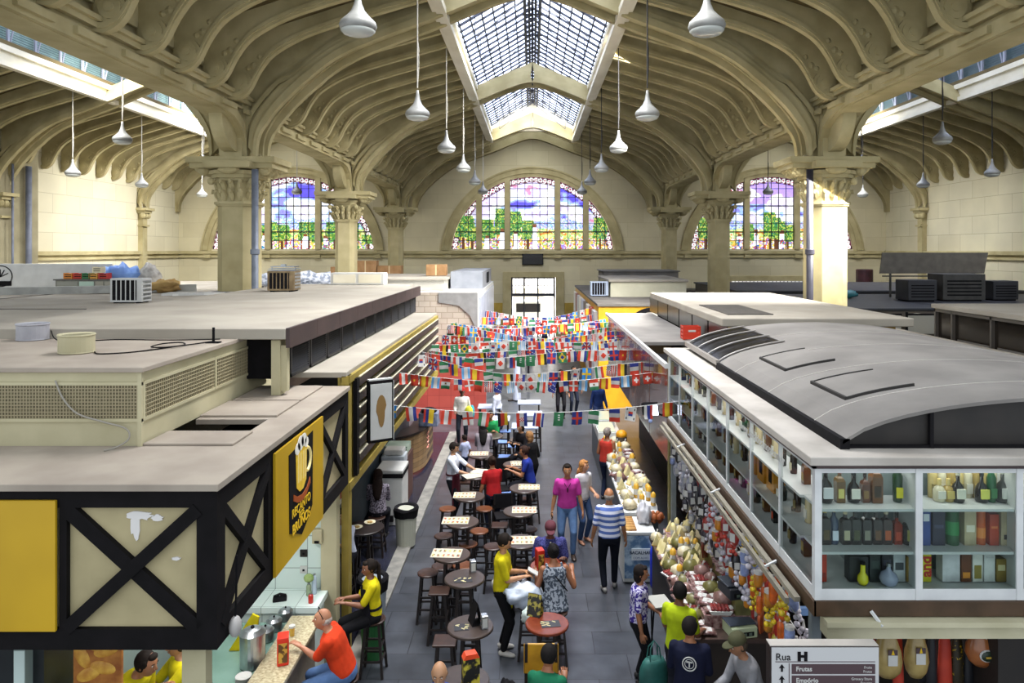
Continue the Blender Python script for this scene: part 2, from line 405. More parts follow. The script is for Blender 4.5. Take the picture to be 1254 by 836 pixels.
for s in (-1, 1):
    for y in ARCH_Y[1:]: column(s*COLX, y, s)
    # arcade wall
    mb = MB()
    for y0, y1 in ((8.5, 19.8), (19.8, 31.1), (31.1, 42.4), (42.4, 47.0)):
        a, b = y0+.45, y1-.45
        lo = [(a, 8.3), (a+.08, 8.75), (a+.35, 9.1), (a+.8, 9.32), (a+1.5, 9.42)]
        if b-a > 5: lo = lo+[(b-1.5, 9.42), (b-.8, 9.32), (b-.35, 9.1), (b-.08, 8.75), (b, 8.3)]
        else: lo = [(a, 8.3), (a+.08, 8.75), (a+.35, 9.1), (a+.8, 9.32), (a+1.5, 9.42), (b, 9.42)]
        lo = [(y0, 8.3)]+lo+([(y1, 8.3)] if b-a > 5 else [(y1, 9.42)])
        for (dx, th, zt) in ((0, .2, None), (0, .3, .3), (0, .38, .14)):
            vs = []; n = len(lo)
            for (yy, z) in lo:
                t = 11.3 if zt is None else z+zt+.1; b0 = z if zt is None else z-.1*zt-.01
                for x in (-th, th): vs += [(s*COLX+x, yy, b0), (s*COLX+x, yy, t)]
            fs = []
            for i in range(n-1):
                q = i*4; w = q+4; fs += [(q, w, w+1, q+1), (q+2, q+3, w+3, w+2), (q, q+2, w+2, w), (q+1, w+1, w+3, q+3)]
            mb.poly(vs, fs)
    for (z0, z1, t) in ((9.75, 9.86, .42), (9.86, 9.95, .5), (9.6, 9.66, .34)): mb.box(s*COLX-t, s*COLX+t, 8.5, 47, z0, z1)
    yy = 9.2
    while yy < 42:                                  # raised panels of the frieze
        for x in (-1, 1):
            mb.box(s*COLX+x*.42-.04, s*COLX+x*.42+.04, yy, yy+.85, 9.47, 9.6); mb.box(s*COLX+x*.3-.03, s*COLX+x*.3+.03, yy-.05, yy+.9, 10.2, 10.95)
        yy += 1.4125
    o = mb.build('beam', stone); struct(o, 'stone arcade wall over the %s row of piers' % ('left' if s < 0 else 'right'))

# end wall with three arched windows and the door
WC = [0.0, -15.85, 15.85]; WR = 5.43; WZ = 5.85; ZC = EYE-.55
def wtop(x, r=WR):
    d = r*r-x*x; return ZC+math.sqrt(d) if d > 0 else ZC
xs = set([-24, 24, -1.42, 1.55, 13.2, 18.0])
for c in WC:
    for k in range(49): xs.add(round(c-5.4+10.8*k/48, 4))
xs = sorted(xs)
def roofz(x):
    for c in (0, -15.95, 15.95):
        if abs(x-c) <= 8.0: return 15.5
    return 12
mb = MB()
def quad(x0, x1, a0, a1, b0, b1): mb.poly([(x0, WALL_Y, a0), (x1, WALL_Y, a1), (x1, WALL_Y, b1), (x0, WALL_Y, b0)], [(0, 1, 2, 3)])
for x0, x1 in zip(xs, xs[1:]):
    xm = (x0+x1)/2; z0 = 0
    if -1.42 <= xm <= 1.55: z0 = 4.0
    w = [c for c in WC if abs(xm-c) < 5.4]
    door2 = 13.2 < xm < 18
    if door2: quad(x0, x1, 0, 0, 1.2, 1.2); z0 = 3.75
    if w:
        t0, t1 = wtop(x0-w[0]), wtop(x1-w[0])
        quad(x0, x1, z0, z0, WZ, WZ); quad(x0, x1, t0, t1, 15.5, 15.5)
        mb.poly([(x0, WALL_Y, t0), (x1, WALL_Y, t1), (x1, WALL_Y+.5, t1), (x0, WALL_Y+.5, t0)], [(0, 1, 2, 3)])
    else: quad(x0, x1, z0, z0, 15.5, 15.5)
for (x, a, b) in ((-1.42, 0, 4.0), (1.55, 0, 4.0)): mb.poly([(x, WALL_Y, a), (x, WALL_Y+.6, a), (x, WALL_Y+.6, b), (x, WALL_Y, b)], [(0, 1, 2, 3)])
mb.poly([(-1.42, WALL_Y, 4), (1.55, WALL_Y, 4), (1.55, WALL_Y+.6, 4), (-1.42, WALL_Y+.6, 4)], [(0, 1, 2, 3)])
struct(mb.build('wall_back', wallm, fix=False), 'pale block end wall with arched windows and the door')
# cornice
mb = MB().box(-23.4, 23.4, WALL_Y-.12, WALL_Y, 5.3, 5.42).box(-23.4, 23.4, WALL_Y-.2, WALL_Y, 5.55, 5.74).box(-23.4, 23.4, WALL_Y-.08, WALL_Y, 5.42, 5.56)
for c in WC:
    for x in (-5.6, -3.55, -1.65, 1.65, 3.55, 5.6): mb.box(c+x-.22, c+x+.22, WALL_Y-.24, WALL_Y, 5.28, 5.5)
for s in (-1, 1):
    for (a, b, t) in ((5.3, 5.42, .12), (5.42, 5.56, .06), (5.55, 5.74, .2)): mb.box(min(s*SIDE, s*(SIDE-t)), max(s*SIDE, s*(SIDE-t)), 25, 47, a, b)
struct(mb.build('trim_1', stone), 'stone string course running round the walls')
mb = MB()                                       # plaster door surround
for (x0, x1) in ((-1.95, -1.42), (1.55, 2.1)): mb.box(x0, x1, WALL_Y-.12, WALL_Y, 0, 4.0)
mb.box(-1.95, 2.1, WALL_Y-.12, WALL_Y, 4.0, 4.35); mb.box(12.7, 18.5, WALL_Y-.1, WALL_Y, 3.75, 4.1)
struct(mb.build('trim_2', stone), 'stone surround of the end door')
mb = MB().box(-5, -1.97, WALL_Y-.06, WALL_Y, 0, 2.3).box(2.12, 4, WALL_Y-.06, WALL_Y, 0, 2.3)
struct(mb.build('trim_5', mat('ochre_dado', '#b89c4a', '#9c8440', 2, .8)), 'ochre painted dado beside the door')
# side walls
for s, nm in ((-1, 'wall_left'), (1, 'wall_right')):
    x0, x1 = sorted((s*SIDE, s*(SIDE+.5)))
    mb = MB().box(x0, x1, 18, 47.5, 0, 11.4)
    struct(mb.build(nm, wallm_side if s < 0 else brickmat('right_wall_blocks', '#cdc6aa', '#c4bc9f', '#a0987b', 2.1, .95, .012, .85, 'yz', .5, .25, .35, .14)), 'tall plastered block wall of the %s aisle' % ('left' if s < 0 else 'right'))
    for y, w in ((31.1, 1.0), (42.4, .5)):
        mb = MB(); a, b = sorted((s*SIDE, s*(SIDE-.28)))
        mb.box(a, b, y-w/2, y+w/2, 0 if y < 40 else 0, 8.0)
        a, b = sorted((s*SIDE, s*(SIDE-.6))); mb.box(a, b, y-.5, y+.5, 8.15, 8.3); a, b = sorted((s*SIDE, s*(SIDE-.48))); mb.box(a, b, y-.4, y+.4, 8.0, 8.15)
        for k in range(3): mb.ball((s*(SIDE-.3), y-.3+.3*k, 7.85), (.18, .15, .2), 8, 6)
        a, b = sorted((s*SIDE, s*(SIDE-.4))); mb.box(a, b, y-.3, y+.3, 7.2, 7.3)
        struct(mb.build('pilaster', stone), 'stone pilaster with corbel on the %s wall' % ('left' if s < 0 else 'right'))['kind'] = 'structure'
    if s < 0:
        struct(MB().box(-SIDE, -SIDE+.3, 26, 33.2, 0, 11).build('wall_left_recess', mat('side_pier', '#9c9478', '#867e64', 1, .9)), 'darker projecting bay of the left wall')
        for k, (y, r) in enumerate(((32.3, .13), (31.3, .05))):
            tag(MB().tube([(-SIDE+.5, y, 0), (-SIDE+.5, y, 9.6)], r, 10).build('drain_pipe', mat('pipe_grey', '#6d7280', '#5b606c', 3, .5), smooth=True), ['thick grey drain pipe on the left wall', 'thin grey drain pipe on the left wall'][k], 'pipe')
# arches framing the three windows + mullions + stained glass
def mosaic(c, kind):
    """coloured cells of the stained glass: border of rings, sky, hills, trees and figures"""
    root = empty('window_%d' % (1+WC.index(c)), (c, WALL_Y, 0)); struct(root, {0.0: 'large arched stained glass window over the door', -15.85: 'arched stained glass window of the left aisle', 15.85: 'arched stained glass window of the right aisle'}[c])
    mb = MB(); mu = MB(); rng = random.Random(int(c*10)+5)
    lights = [(-5.34, -3.72), (-3.36, -1.84), (-1.48, 1.48), (1.84, 3.36), (3.72, 5.34)]
    for x in (-3.54, -1.66, 1.66, 3.54): mu.box(x-.18, x+.18, -.1, .3, WZ, wtop(x, WR+.1))
    mu.build('mullion', stone, root)
    mb2 = MB()                                        # archivolt
    N = 40; th0 = math.asin((WZ-.1-ZC)/5.5)
    pts = [th0+(pi-2*th0)*k/N for k in range(N+1)]
    for (r0, r1, y0, y1) in ((5.4, 5.62, -.06, .1), (5.62, 5.95, -.14, .1), (5.95, 6.05, -.22, .1)):
        for a, b in zip(pts, pts[1:]):
            q = [(r*cos(t), y, ZC+r*sin(t)) for y in (y0, y1) for r, t in ((r0, a), (r1, a), (r1, b), (r0, b))]
            mb2.poly(q, [(0, 1, 2, 3), (7, 6, 5, 4), (0, 4, 5, 1), (1, 5, 6, 2), (2, 6, 7, 3), (3, 7, 4, 0)])
    mb2.build('archivolt', stone, root)
    dz = .06; dx = .06
    sky = ['#8fb4f0', '#ffffff', '#eef2ff', '#c9b8f2', '#a9c4ff', '#6c63e6', '#d48ab8']
    trees = []
    for k in range(9 if kind else 7):
        trees.append((rng.uniform(-5, 5), rng.uniform(1.2, 2.6)*(.75 if kind == 1 else 1), rng.uniform(.35, .7)))
    if c == 0: trees = [(-4.6, 2.2, .8), (-3.0, 2.0, .5), (-2.0, 2.7, .55), (-1.2, 2.5, .5), (-.3, 1.9, .45), (4.5, 2.1, .5), (-4.0, 1.5, .4)]
    figs = [(-2.0, 1.35), (-1.1, 1.2), (.15, 1.7), (-3.0, .9)] if c == 0 else ([(1.3*k-3.2+rng.uniform(-.4, .4), rng.uniform(.5, 1.4)) for k in range(6)])
    for (lx0, lx1) in lights:
        nx = round((lx1-lx0)/dx); 
        for i in range(nx):
            x0 = lx0+(lx1-lx0)*i/nx; x1 = lx0+(lx1-lx0)*(i+1)/nx; xm = (x0+x1)/2
            zt = wtop(abs(x0) if abs(x0) > abs(x1) else abs(x1), 5.4); z = WZ
            while z < zt-.01:
                z1 = min(z+dz, wtop(x0, 5.4), wtop(x1, 5.4)); 
                if z1 <= z: break
                if z+dz > zt-.01: ztl, ztr = wtop(x0, 5.4), wtop(x1, 5.4)
                else: ztl = ztr = z1
                zm = (z+z1)/2; rr = math.hypot(xm, zm-ZC); h = zm-WZ
                n1 = noise.noise(Vector((xm*.5+c, h*1.3, 1.7))); n2 = noise.noise(Vector((xm*2.1, h*3.2, c+4))); n3 = noise.noise(Vector((xm*2.9, h*3.4, c+9)))
                if rr > 5.02:
                    ang = math.atan2(zm-ZC, xm)*5.21/.3; q = (ang % 1)-.5; d = math.hypot(q*.3, rr-5.21)
                    colr = '#ffffff' if .055 < d < .135 else ('#b83a60' if d <= .055 else '#5a1838')
                elif h > 1.9+.5*n1:
                    v = n1*1.3+n2*.45
                    colr = '#5a50e0' if v > .55 else '#8d8cf0' if v > .4 else '#9fc0f8' if v > .22 else '#e9efff' if v > .0 else '#ffffff' if v > -.25 else '#d9d0f4' if v > -.8 else '#d48ab0'
                    if c == 15.85 and h > 3 and v > .0: colr = '#b99cf0'
                elif h > 1.35+.25*n1:
                    colr = ['#86a7e8', '#b7a6e6', '#9fd6cf', '#e8d9f4', '#7c8fe0', '#cfe7d2'][int((n2+1)*9+n3*4) % 6]
                elif h > .75+.2*n2:
                    colr = ['#bfe07a', '#e8e4a0', '#7fc46a', '#f4f0c8', '#d98c3a'][int((n2+1)*6+n3*3) % 5]
                else:
                    colr = ['#e6b84a', '#ffffff', '#c8602c', '#9a86d8', '#f0e6c0', '#6db060', '#f4d260'][int((n3+1)*8+n2*6) % 7]
                for (tx, tz, tr) in trees:
                    if h < tz and abs(xm-tx) < tr*(1-.35*abs(h-tz*.6)/tz)+.12*n3 and h > tz*.35:
                        colr = ['#3a7c34', '#6ca03c', '#1f5e3c', '#a8c04c', '#4c9a54', '#2c6c5c', '#c8cc60', '#5c8a2c'][int((n3+1)*9+n2*6+tx*3) % 8]
                    elif h <= tz*.35 and abs(xm-tx) < .08: colr = '#5a3620'
                for (fx, fh) in figs:
                    if abs(xm-fx) < .2*(1-.4*h/fh)+.04*n3 and h < fh:
                        colr = '#f6f6ff' if h < fh*.83 and (n3 > -.15 or c == 0) else ('#7a4a2c' if h > fh*.83 else rng.choice(['#c83c4a', '#3c50c8', '#1f9a86']))
                g = .92+.16*rng.random()
                cc = lin(colr); mb.cur = (cc[0]*g, cc[1]*g, cc[2]*g, 1)
                mb.poly([(x0, .2, z), (x1, .2, z), (x1, .2, ztr), (x0, .2, ztl)], [(0, 1, 2, 3)])
                z += dz
                if (ztl != z1) or (ztr != z1): break
    mb.build('stained_glass', MATS.get('stained_glass') or attrmat('stained_glass', emit=.75, rough=.3), root, fix=False)
    ld = MB()
    for (lx0, lx1) in lights:
        k = max(3, round((lx1-lx0)/.5))
        for i in range(k+1):
            x = lx0+(lx1-lx0)*i/k; ld.box(x-.018, x+.018, .14, .2, WZ, wtop(x, 5.4))
        z = WZ
        while z < ZC+5.3:
            hw = math.sqrt(max(0, 5.4**2-(z-ZC)**2)); a, b = max(lx0, -hw), min(lx1, hw)
            t = .035 if abs(z-WZ-2.88) < .1 or abs(z-WZ-1.15) < .1 else .014
            if a < b: ld.box(a, b, .14, .2, z-t, z+t)
            z += .575
    # inner border line
    for a, b in zip(pts, pts[1:]):
        for r in (4.99,):
            p, q = (r*cos(a), .17, ZC+r*sin(a)), (r*cos(b), .17, ZC+r*sin(b))
            if p[2] > WZ and q[2] > WZ and not any(1.48 < abs(t[0]) < 1.84 or 3.36 < abs(t[0]) < 3.72 for t in (p, q)): ld.bar(p, q, .03)
    ld.build('lead_lines', lead, root)
for c, k in zip(WC, (0, 1, 2)): mosaic(c, k)

# door: glazed transom and open gate, street outside
d = empty('door_1', (0.065, WALL_Y+.2, 0)); struct(d, 'tall end door with barred transom, bright street behind')
mb = MB()
for x in (-1.45, -.62, .3, 1.4): mb.box(x-.05, x+.05, 0, .1, 0, 4.0)
mb.box(-1.45, 1.45, -.03, .12, 2.72, 2.92); mb.box(-1.45, 1.45, 0, .1, 3.9, 4.0)
for k in range(14): mb.box(-1.4+k*.21, -1.37+k*.21, .02, .06, 2.9, 3.95)
mb.box(-1.45, 1.45, .02, .06, 3.4, 3.45)
mb.build('gate_frame', iron, d)
win = empty('window_7', (15.6, WALL_Y+.2, 0)); struct(win, 'low barred opening in the end wall of the right aisle')
mb = MB()
for k in range(20): mb.box(-2.4+k*.25, -2.36+k*.25, 0, .05, 1.2, 3.75)
for z in (1.9, 2.6, 3.2): mb.box(-2.4, 2.4, 0, .05, z, z+.05)
mb.build('bars', iron, win)
struct(MB().box(-14, 14, 47.6, 60, .0, .02).build('pavement', mat('street_pale', '#c8c4bc', '#b4b0a8', 2, .8)), 'pale street paving outside the end door')
struct(MB().box(-30, 30, 60, 61, 0, 8).build('street_facade', mat('street_wall', '#e8e6e2', '#b8b4b4', .6, .9)), 'pale buildings across the street')
t = empty('parked_truck', (-.3, 53, 0), 0, 'white truck parked in the street beyond the end door', 'truck')
MB().box(-1.1, 1.1, -1, 3, .9, 3.0).build('cargo_box', pale, t, bevel=.04)
MB().box(-1, 1, -2.6, -1.05, .6, 2.2).build('cab', mat('truck_white', '#dfe2ea', None, rough=.3), t, bevel=.08)
MB().box(-.85, .85, -2.63, -2.6, 1.4, 2.0).build('windscreen', lead, t)
for x in (-.9, .9):
    for y in (-1.8, 1.9): MB().prism([(y+.45*cos(k*pi/8), .45+.45*sin(k*pi/8)) for k in range(16)], x-.12, x+.12, 'x').build('wheel', dark, t)
# black notice board above door
b = empty('display_board', (.0, WALL_Y-.06, 4.42+.35), 0, 'black blank display board mounted above the end door', 'display board')
MB().box(-.68, .72, -.06, .0, .05, .98).build('frame', dark, b, bevel=.01); MB().box(-.63, .67, -.07, -.06, .1, .93).build('screen', mat('screen_black', '#151312', None, rough=.25), b)

# pendants
lampm = mat('lamp_shade_white', '#999995', '#878783', 6, .4); lampd = mat('lamp_cord', '#2a2826', None, rough=.7)
def pendant(x, y, z, label):
    e = empty('pendant_lamp', (x, y, z), 0, label, 'lamp', 'bell-shaped pendant lamps hung from the roof')
    MB().lathe([(.03, .7), (.04, .6), (.065, .47), (.11, .36), (.19, .27), (.275, .19), (.295, .13), (.27, .06)], n=20).build('lamp_shade', lampm, e, smooth=True)
    MB().lathe([(.255, .075), (.27, .05), (.22, .0), (.12, -.03), (.05, -.035)], n=20).build('diffuser', mat('lamp_glass', '#b9bcb6', None, rough=.15), e, smooth=True)
    MB().tube([(0, 0, .75), (0, 0, 12.95-z-.3)], .018, 6).tube([(0, 0, 12.95-z-.35), (0, 0, 12.95-z-.1)], .045, 6).tube([(.0, 0, 1.9), (.03, .01, 1.7), (.03, 0, 1.2), (0, 0, .8)], .01, 5).build('cord', lampd if x > 0 else mat('lamp_cord_pale', '#b8b4a8', None, rough=.7), e)
    return e
rows = [11.2, 17.0, 22.7, 28.3, 33.9, 39.5]; names = ['nearest', 'second', 'third', 'fourth', 'fifth', 'farthest']
for s, side in ((-1, 'left'), (1, 'right')):
    pp = {}
    for k, y in enumerate(rows):
        pendant(s*2.75, y, 8.92 if k else 9.2, '%s bell lamp hanging along the %s edge of the nave skylight' % (names[k], side))
    for k, y in enumerate(rows[2:]):
        pendant(s*13.1, y, 8.9 if k else 9.2, '%s bell lamp on the nave side of the %s aisle skylight' % (['nearest', 'second', 'third', 'farthest'][k], side))
    for k, y in enumerate((28.9, 34, 40.2)):
        pendant(s*18.7, y, 8.8, '%s bell lamp on the wall side of the %s aisle skylight' % (['nearest', 'middle', 'farthest'][k], side))
# pipes on the first piers
for s in (-1, 1):
    e = empty('drain_pipe', (s*7.42, 19.0, 0), 0, 'grey metal drain pipe on the nearest pier of the %s row' % ('left' if s < 0 else 'right'), 'pipe')
    pm = mat('pipe_blue', '#7d8490', '#6b717c', 3, .45, .2) if s < 0 else mat('pipe_dark', '#34323c', '#2a2930', 3, .45)
    MB().tube([(0, 0, 0), (0, 0, 7.95)], .09, 14).build('pipe', pm, e, smooth=True)
    for z in (5.75, 3): MB().lathe([(.09, -.08), (.12, -.06), (.12, .06), (.09, .08)], (0, 0, z), 14).build('collar', pm, e)
# ---------------------------------------------------------------- stalls on the left
roof_m = mat('roof_dusty', '#a79c8e', '#958a7e', 1.6, .9, bump=.1, detail=10)
roof_pale = mat('roof_pale', '#a8a194', '#979084', .9, .9, bump=.08, detail=10)
roof_grey = mat('roof_grey', '#87837e', '#76726e', 1.3, .85, bump=.1, detail=10)
cream = mat('cream_paint', '#bdb594', '#aba382', 1.5, .75, bump=.12, detail=8)
panel_c = mat('plaster_panel', '#b5a882', '#a69a76', 2.5, .8, bump=.2, detail=8)
white_m = mat('white_paint', '#c9c9c5', '#bcbcb8', 3, .5)
steel = mat('steel', '#b8bcc0', '#9ea3a8', 6, .28, .9)
brown_m = mat('brown_panel', '#4a3a38', '#3c2f2e', 2, .6)
blackp = mat('black_beam', '#0c0a0b', '#131012', 6, .85)
yel_sign = mat('yellow_sign', '#c8a014', '#b9930e', 1.2, .5, detail=2)
woodd = mat('dark_wood', '#2c1a12', '#3c2418', 9, .45)
woodm = mat('mid_wood', '#5c3218', '#6e3f20', 9, .4)
tealw = mat('tiled_white', '#cfe0da', '#c2d4ce', 1, .25)
grille = mat('vent_mesh', '#7d745a', '#5d5644', 40, .8)
def vent_panel(mb, x, y0, y1, z0, z1, ax='x', step=.035):
    """fine grid of wires standing just off a wall"""
    n = int((y1-y0)/step)
    for k in range(n+1):
        t = y0+(y1-y0)*k/n
        if ax == 'x': mb.box(x, x+.006, t-.004, t+.004, z0, z1)
        else: mb.box(t-.004, t+.004, x, x+.006, z0, z1)
    n = int((z1-z0)/step)
    for k in range(n+1):
        t = z0+(z1-z0)*k/n
        if ax == 'x': mb.box(x, x+.008, y0, y1, t-.004, t+.004)
        else: mb.box(y0, y1, x, x+.008, t-.004, t+.004)
# --- the bar with the half-timbered fascia
S = empty('bar_kiosk', (0, 0, 0), 0, 'bar kiosk with black timbered cream fascia and yellow beer sign, lower left', 'kiosk')
KX, KY0, KY1, KZ0, KZ1 = -2.62, 5.9, 10.1, 2.48, 3.85
mb = MB().box(-7.5, KX+.03, KY0-.05, 7.0, KZ1-.04, KZ1+.02).box(-3.84, KX+.03, 7.0, 7.6, KZ1-.04, KZ1+.02)
mb.box(-3.84, KX+.03, 8.1, KY1, KZ1-.04, KZ1+.02).box(-3.02, KX+.03, 7.6, 8.1, KZ1-.04, KZ1+.02)
mb.box(-3.84, -2.95, 7.0, 7.5, KZ1+.02, KZ1+.045).box(-3.84, -2.95, 8.2, 9.0, KZ1+.02, KZ1+.045).box(-3.82, -2.95, 9.05, 10.0, KZ1+.02, KZ1+.045)
mb.build('roof_slab', roof_m, S, bevel=.006)
MB().box(-3.84, -3.0, 7.62, 8.08, 3.45, 3.5).build('roof_hatch', blackp, S)
mb = MB().box(-7.5, KX-.05, KY0+.05, KY0+.1, KZ0+.05, KZ1-.04).box(KX-.1, KX-.05, KY0+.05, KY1, KZ0+.05, KZ1-.04)
mb.build('fascia_panel', panel_c, S)
MB().box(-7.4, -2.75, 6.05, 10.05, 2.55, 2.6).build('ceiling_board', white_m, S)
def timber(face, parts):
    mb = MB()
    for p in parts:
        if face == 'f':
            if len(p) == 4: mb.box(p[0], p[1], KY0, KY0+.06, p[2], p[3])
            else: (a, za, b, zb, w, d) = p; mb.bar((a, KY0+.03-d, za), (b, KY0+.03-d, zb), .06, w, (0, 0, 1) if abs(b-a) > .01 else (1, 0, 0))
        else:
            if len(p) == 4: mb.box(KX-.06, KX, p[0], p[1], p[2], p[3])
            else: (a, za, b, zb, w, d) = p; mb.bar((KX-.03+d, a, za), (KX-.03+d, b, zb), .06, w, (0, 0, 1))
    return mb
m = timber('f', [(-7.5, KX, KZ1-.19, KZ1-.04), (-7.5, KX, KZ0, KZ0+.17), (KX-.17, KX, KZ0+.17, KZ1-.19), (-3.93, -3.87, KZ0+.17, KZ1-.19),
                 (-3.88, KZ1-.2, KX-.16, KZ0+.17, .12, 0), (-3.88, KZ0+.17, KX-.16, KZ1-.2, .11, .012)])
m.build('front_timbering', blackp, S)
KS = KY0+.0605
m = timber('s', [(KS, KY1, KZ1-.22, KZ1-.04), (KS, KY1, KZ0, KZ0+.18), (KS, KY0+.16, KZ0+.18, KZ1-.22), (7.05, 7.2, KZ0+.18, KZ1-.22), (8.72, 8.84, KZ0+.18, KZ1-.22), (KY1-.14, KY1, KZ0+.18, KZ1-.22),
                 (KY0+.1, KZ1-.2, 7.08, KZ0+.16, .1, 0), (KY0+.1, KZ0+.16, 7.08, KZ1-.2, .09, .012), (8.8, KZ1-.2, KY1-.1, KZ0+.16, .09, 0), (8.8, KZ0+.16, KY1-.1, KZ1-.2, .08, .012)])
m.build('side_timbering', blackp, S)
# peeling patches on the front panel
rp = random.Random(3)
for (cx_, cz_, w_, h_) in ((-3.32, 3.5, .08, .22), (-3.28, 3.58, .2, .07), (-3.14, 3.56, .1, .05), (-2.98, 3.22, .07, .03)):
    pts = [(cx_+w_*.5*cos(t)*(1+.3*rp.uniform(-1, 1)), cz_+h_*.5*sin(t)*(1+.3*rp.uniform(-1, 1))) for t in [k*pi/9 for k in range(18)]]
    MB().prism(pts, KY0+.047-.0012*len(S.children), KY0+.0525).build('peeled_patch', mat('bare_plaster', '#dcd8d4', None, rough=.9), S)
MB().box(-7.5, -3.94, KY0-.035, KY0-.01, KZ0+.17, KZ1-.12).build('front_sign_board', yel_sign, S)
# side sign: beer mug and shield
sg = MB().box(KX+.01, KX+.035, 7.15, 8.78, KZ0+.02, KZ1-.1).build('side_sign_board', yel_sign, S)
X = KX+.036; c = 7.93
MB().prism([(c-.4, 3.62), (c+.42, 3.68), (c+.4, 2.82), (c+.2, 2.7), (c+.02, 2.62), (c-.16, 2.7), (c-.38, 2.78)], X, X+.006, 'x').build('shield', blackp, sg)
mb = MB(); X2 = X+.007
mb.prism([(c-.2, 3.6), (c+.18, 3.6), (c+.15, 3.2), (c+.05, 3.13), (c-.07, 3.13), (c-.17, 3.2)], X2, X2+.006, 'x'); mb.build('mug', mat('beer_gold', '#f0c020', '#ffd848', 12, .4), sg)
mb = MB()
for dy in (-.12, -.04, .05, .12): mb.box(X2+.006, X2+.009, c+dy-.012, c+dy+.012, 3.24, 3.55)
ring = [(X2+.006, c+.17+.12*sin(t), 3.42+.13*cos(t)) for t in [k*pi/10 for k in range(11)]]
mb.tube(ring, .02, 6); mb.build('mug_highlight', mat('mug_light', '#ffe9a0', None, rough=.4), sg)
mb = MB()
for (dy, dz, r) in ((-.15, 0, .08), (-.05, .04, .1), (.06, .05, .09), (.15, .0, .07)): mb.prism([(c+dy+r*cos(t), 3.62+dz+r*.8*sin(t)) for t in [k*pi/8 for k in range(16)]], X2+.004, X2+.01, 'x')
mb.build('foam', mat('foam_white', '#f4efe2', None, rough=.6), sg)
MB().prism([(c-.27, 3.16), (c-.15, 3.1), (c+.02, 3.07), (c+.18, 3.1), (c+.29, 3.18), (c+.3, 3.11), (c+.16, 3.03), (c+.02, 3.0), (c-.14, 3.03), (c-.27, 3.09)], X2, X2+.008, 'x').build('ribbon', mat('copper_ribbon', '#a8501c', None, rough=.5), sg)
MT = Matrix(((0, 0, 1, 0), (1, 0, 0, 0), (0, 1, 0, 0), (0, 0, 0, 1)))
def wx(y, z, x=X2+.002): return Matrix.Translation((x, y, z)) @ MT
gold = mat('gold_letters', '#f6c820', None, rough=.5)
text('lettering', 'RECANTO', .135, gold, wx(c, 2.955), sg, bold=.002); text('lettering', 'DOS', .085, gold, wx(c, 2.868), sg, bold=.002)
text('lettering', 'BRUNOS', .155, gold, wx(c, 2.775), sg, bold=.003)
# posts, counters, back wall of the bar
for q_ in ((-2.95, -2.75, 5.98, 6.1, 0, KZ0), (-2.95, -2.73, 9.9, 10.08, 0, KZ0), (-7.4, -7.3, 5.98, 6.1, 0, KZ0)): MB().box(*q_).build('post', cream, S)
MB().box(-7.4, -2.78, 9.95, 10.05, 0, KZ0).build('back_wall', brickmat('kiosk_tiles', '#d2e2dc', '#cadad4', '#93a39d', .45, .45, .006, .2, 'xz', 0, .1, 1, .04), S)
MB().box(-4.6, -4.5, 6.3, 9.95, 0, KZ0).build('inner_wall', MATS['kiosk_tiles'], S)
MB().box(-4.5, -2.85, 9.42, 9.94, .98, 1.06).box(-4.45, -2.9, 9.46, 9.94, 0, .98).build('back_counter', brickmat('counter_tiles', '#dbe9e4', '#d2e0db', '#9aaaa4', .45, .45, .005, .2, 'xy', 0, .1, 1, .04), S)
granite = mat('granite', '#c2b797', '#96896a', 30, .25, detail=8)
MB().box(-3.12, -2.72, 6.2, 9.2, 1.02, 1.07).build('bar_counter_top', granite, S, bevel=.006)
MB().box(-3.05, -2.8, 6.25, 9.15, 0, 1.02).build('bar_counter_front', mat('marble_front', '#8d8272', '#5e5548', 3, .4), S)
MB().bar((-2.68, 6.3, .28), (-2.68, 9.1, .28), .04).build('foot_rail', steel, S)
# roof plenum with mesh vents
Pn = empty('roof_plenum', (0, 0, 0), 0, 'cream boxed plenum with mesh vent strips on the bar kiosk roof', 'vent housing')
PX, PY0, PY1, PZ0, PZ1 = -3.86, 7.0, 10.3, 3.87, 4.6
MB().box(-9.0, PX, PY0, PY1, PZ0, PZ1).build('housing', cream, Pn)
MB().box(-9.0, PX+.05, PY0-.05, PY1-.1, PZ1, PZ1+.05).build('top_slab', roof_m, Pn, bevel=.008)
mb = MB().box(-9, PX+.02, PY0-.02, PY0, PZ0+.24, PZ0+.27).box(-9, PX+.02, PY0-.02, PY0, PZ1-.13, PZ1-.1).box(PX, PX+.02, PY0-.02, PY1, PZ0+.24, PZ0+.27).box(PX, PX+.02, PY0-.02, PY1, PZ1-.13, PZ1-.1)
for y in (PY0+.03, 8.62, PY1-.04): mb.box(PX, PX+.022, y-.02, y+.02, PZ0+.24, PZ1-.1)
mb.box(PX-.02, PX+.02, PY0-.022, PY0+.02, PZ0, PZ1)
mb.build('vent_frame', cream, Pn)
MB().box(-8.9, PX-.03, PY0-.004, PY0, PZ0+.27, PZ1-.13).box(PX, PX+.004, PY0+.05, PY1-.06, PZ0+.27, PZ1-.13).build('vent_backing', grille, Pn)
mb = MB(); vent_panel(mb, PY0-.014, -7.0, PX-.03, PZ0+.27, PZ1-.13, 'y', .03); vent_panel(mb, PX+.006, PY0+.05, PY1-.06, PZ0+.27, PZ1-.13, 'x', .04)
mb.build('vent_mesh', mat('wire_tan', '#a79c7c', None, rough=.6), Pn)
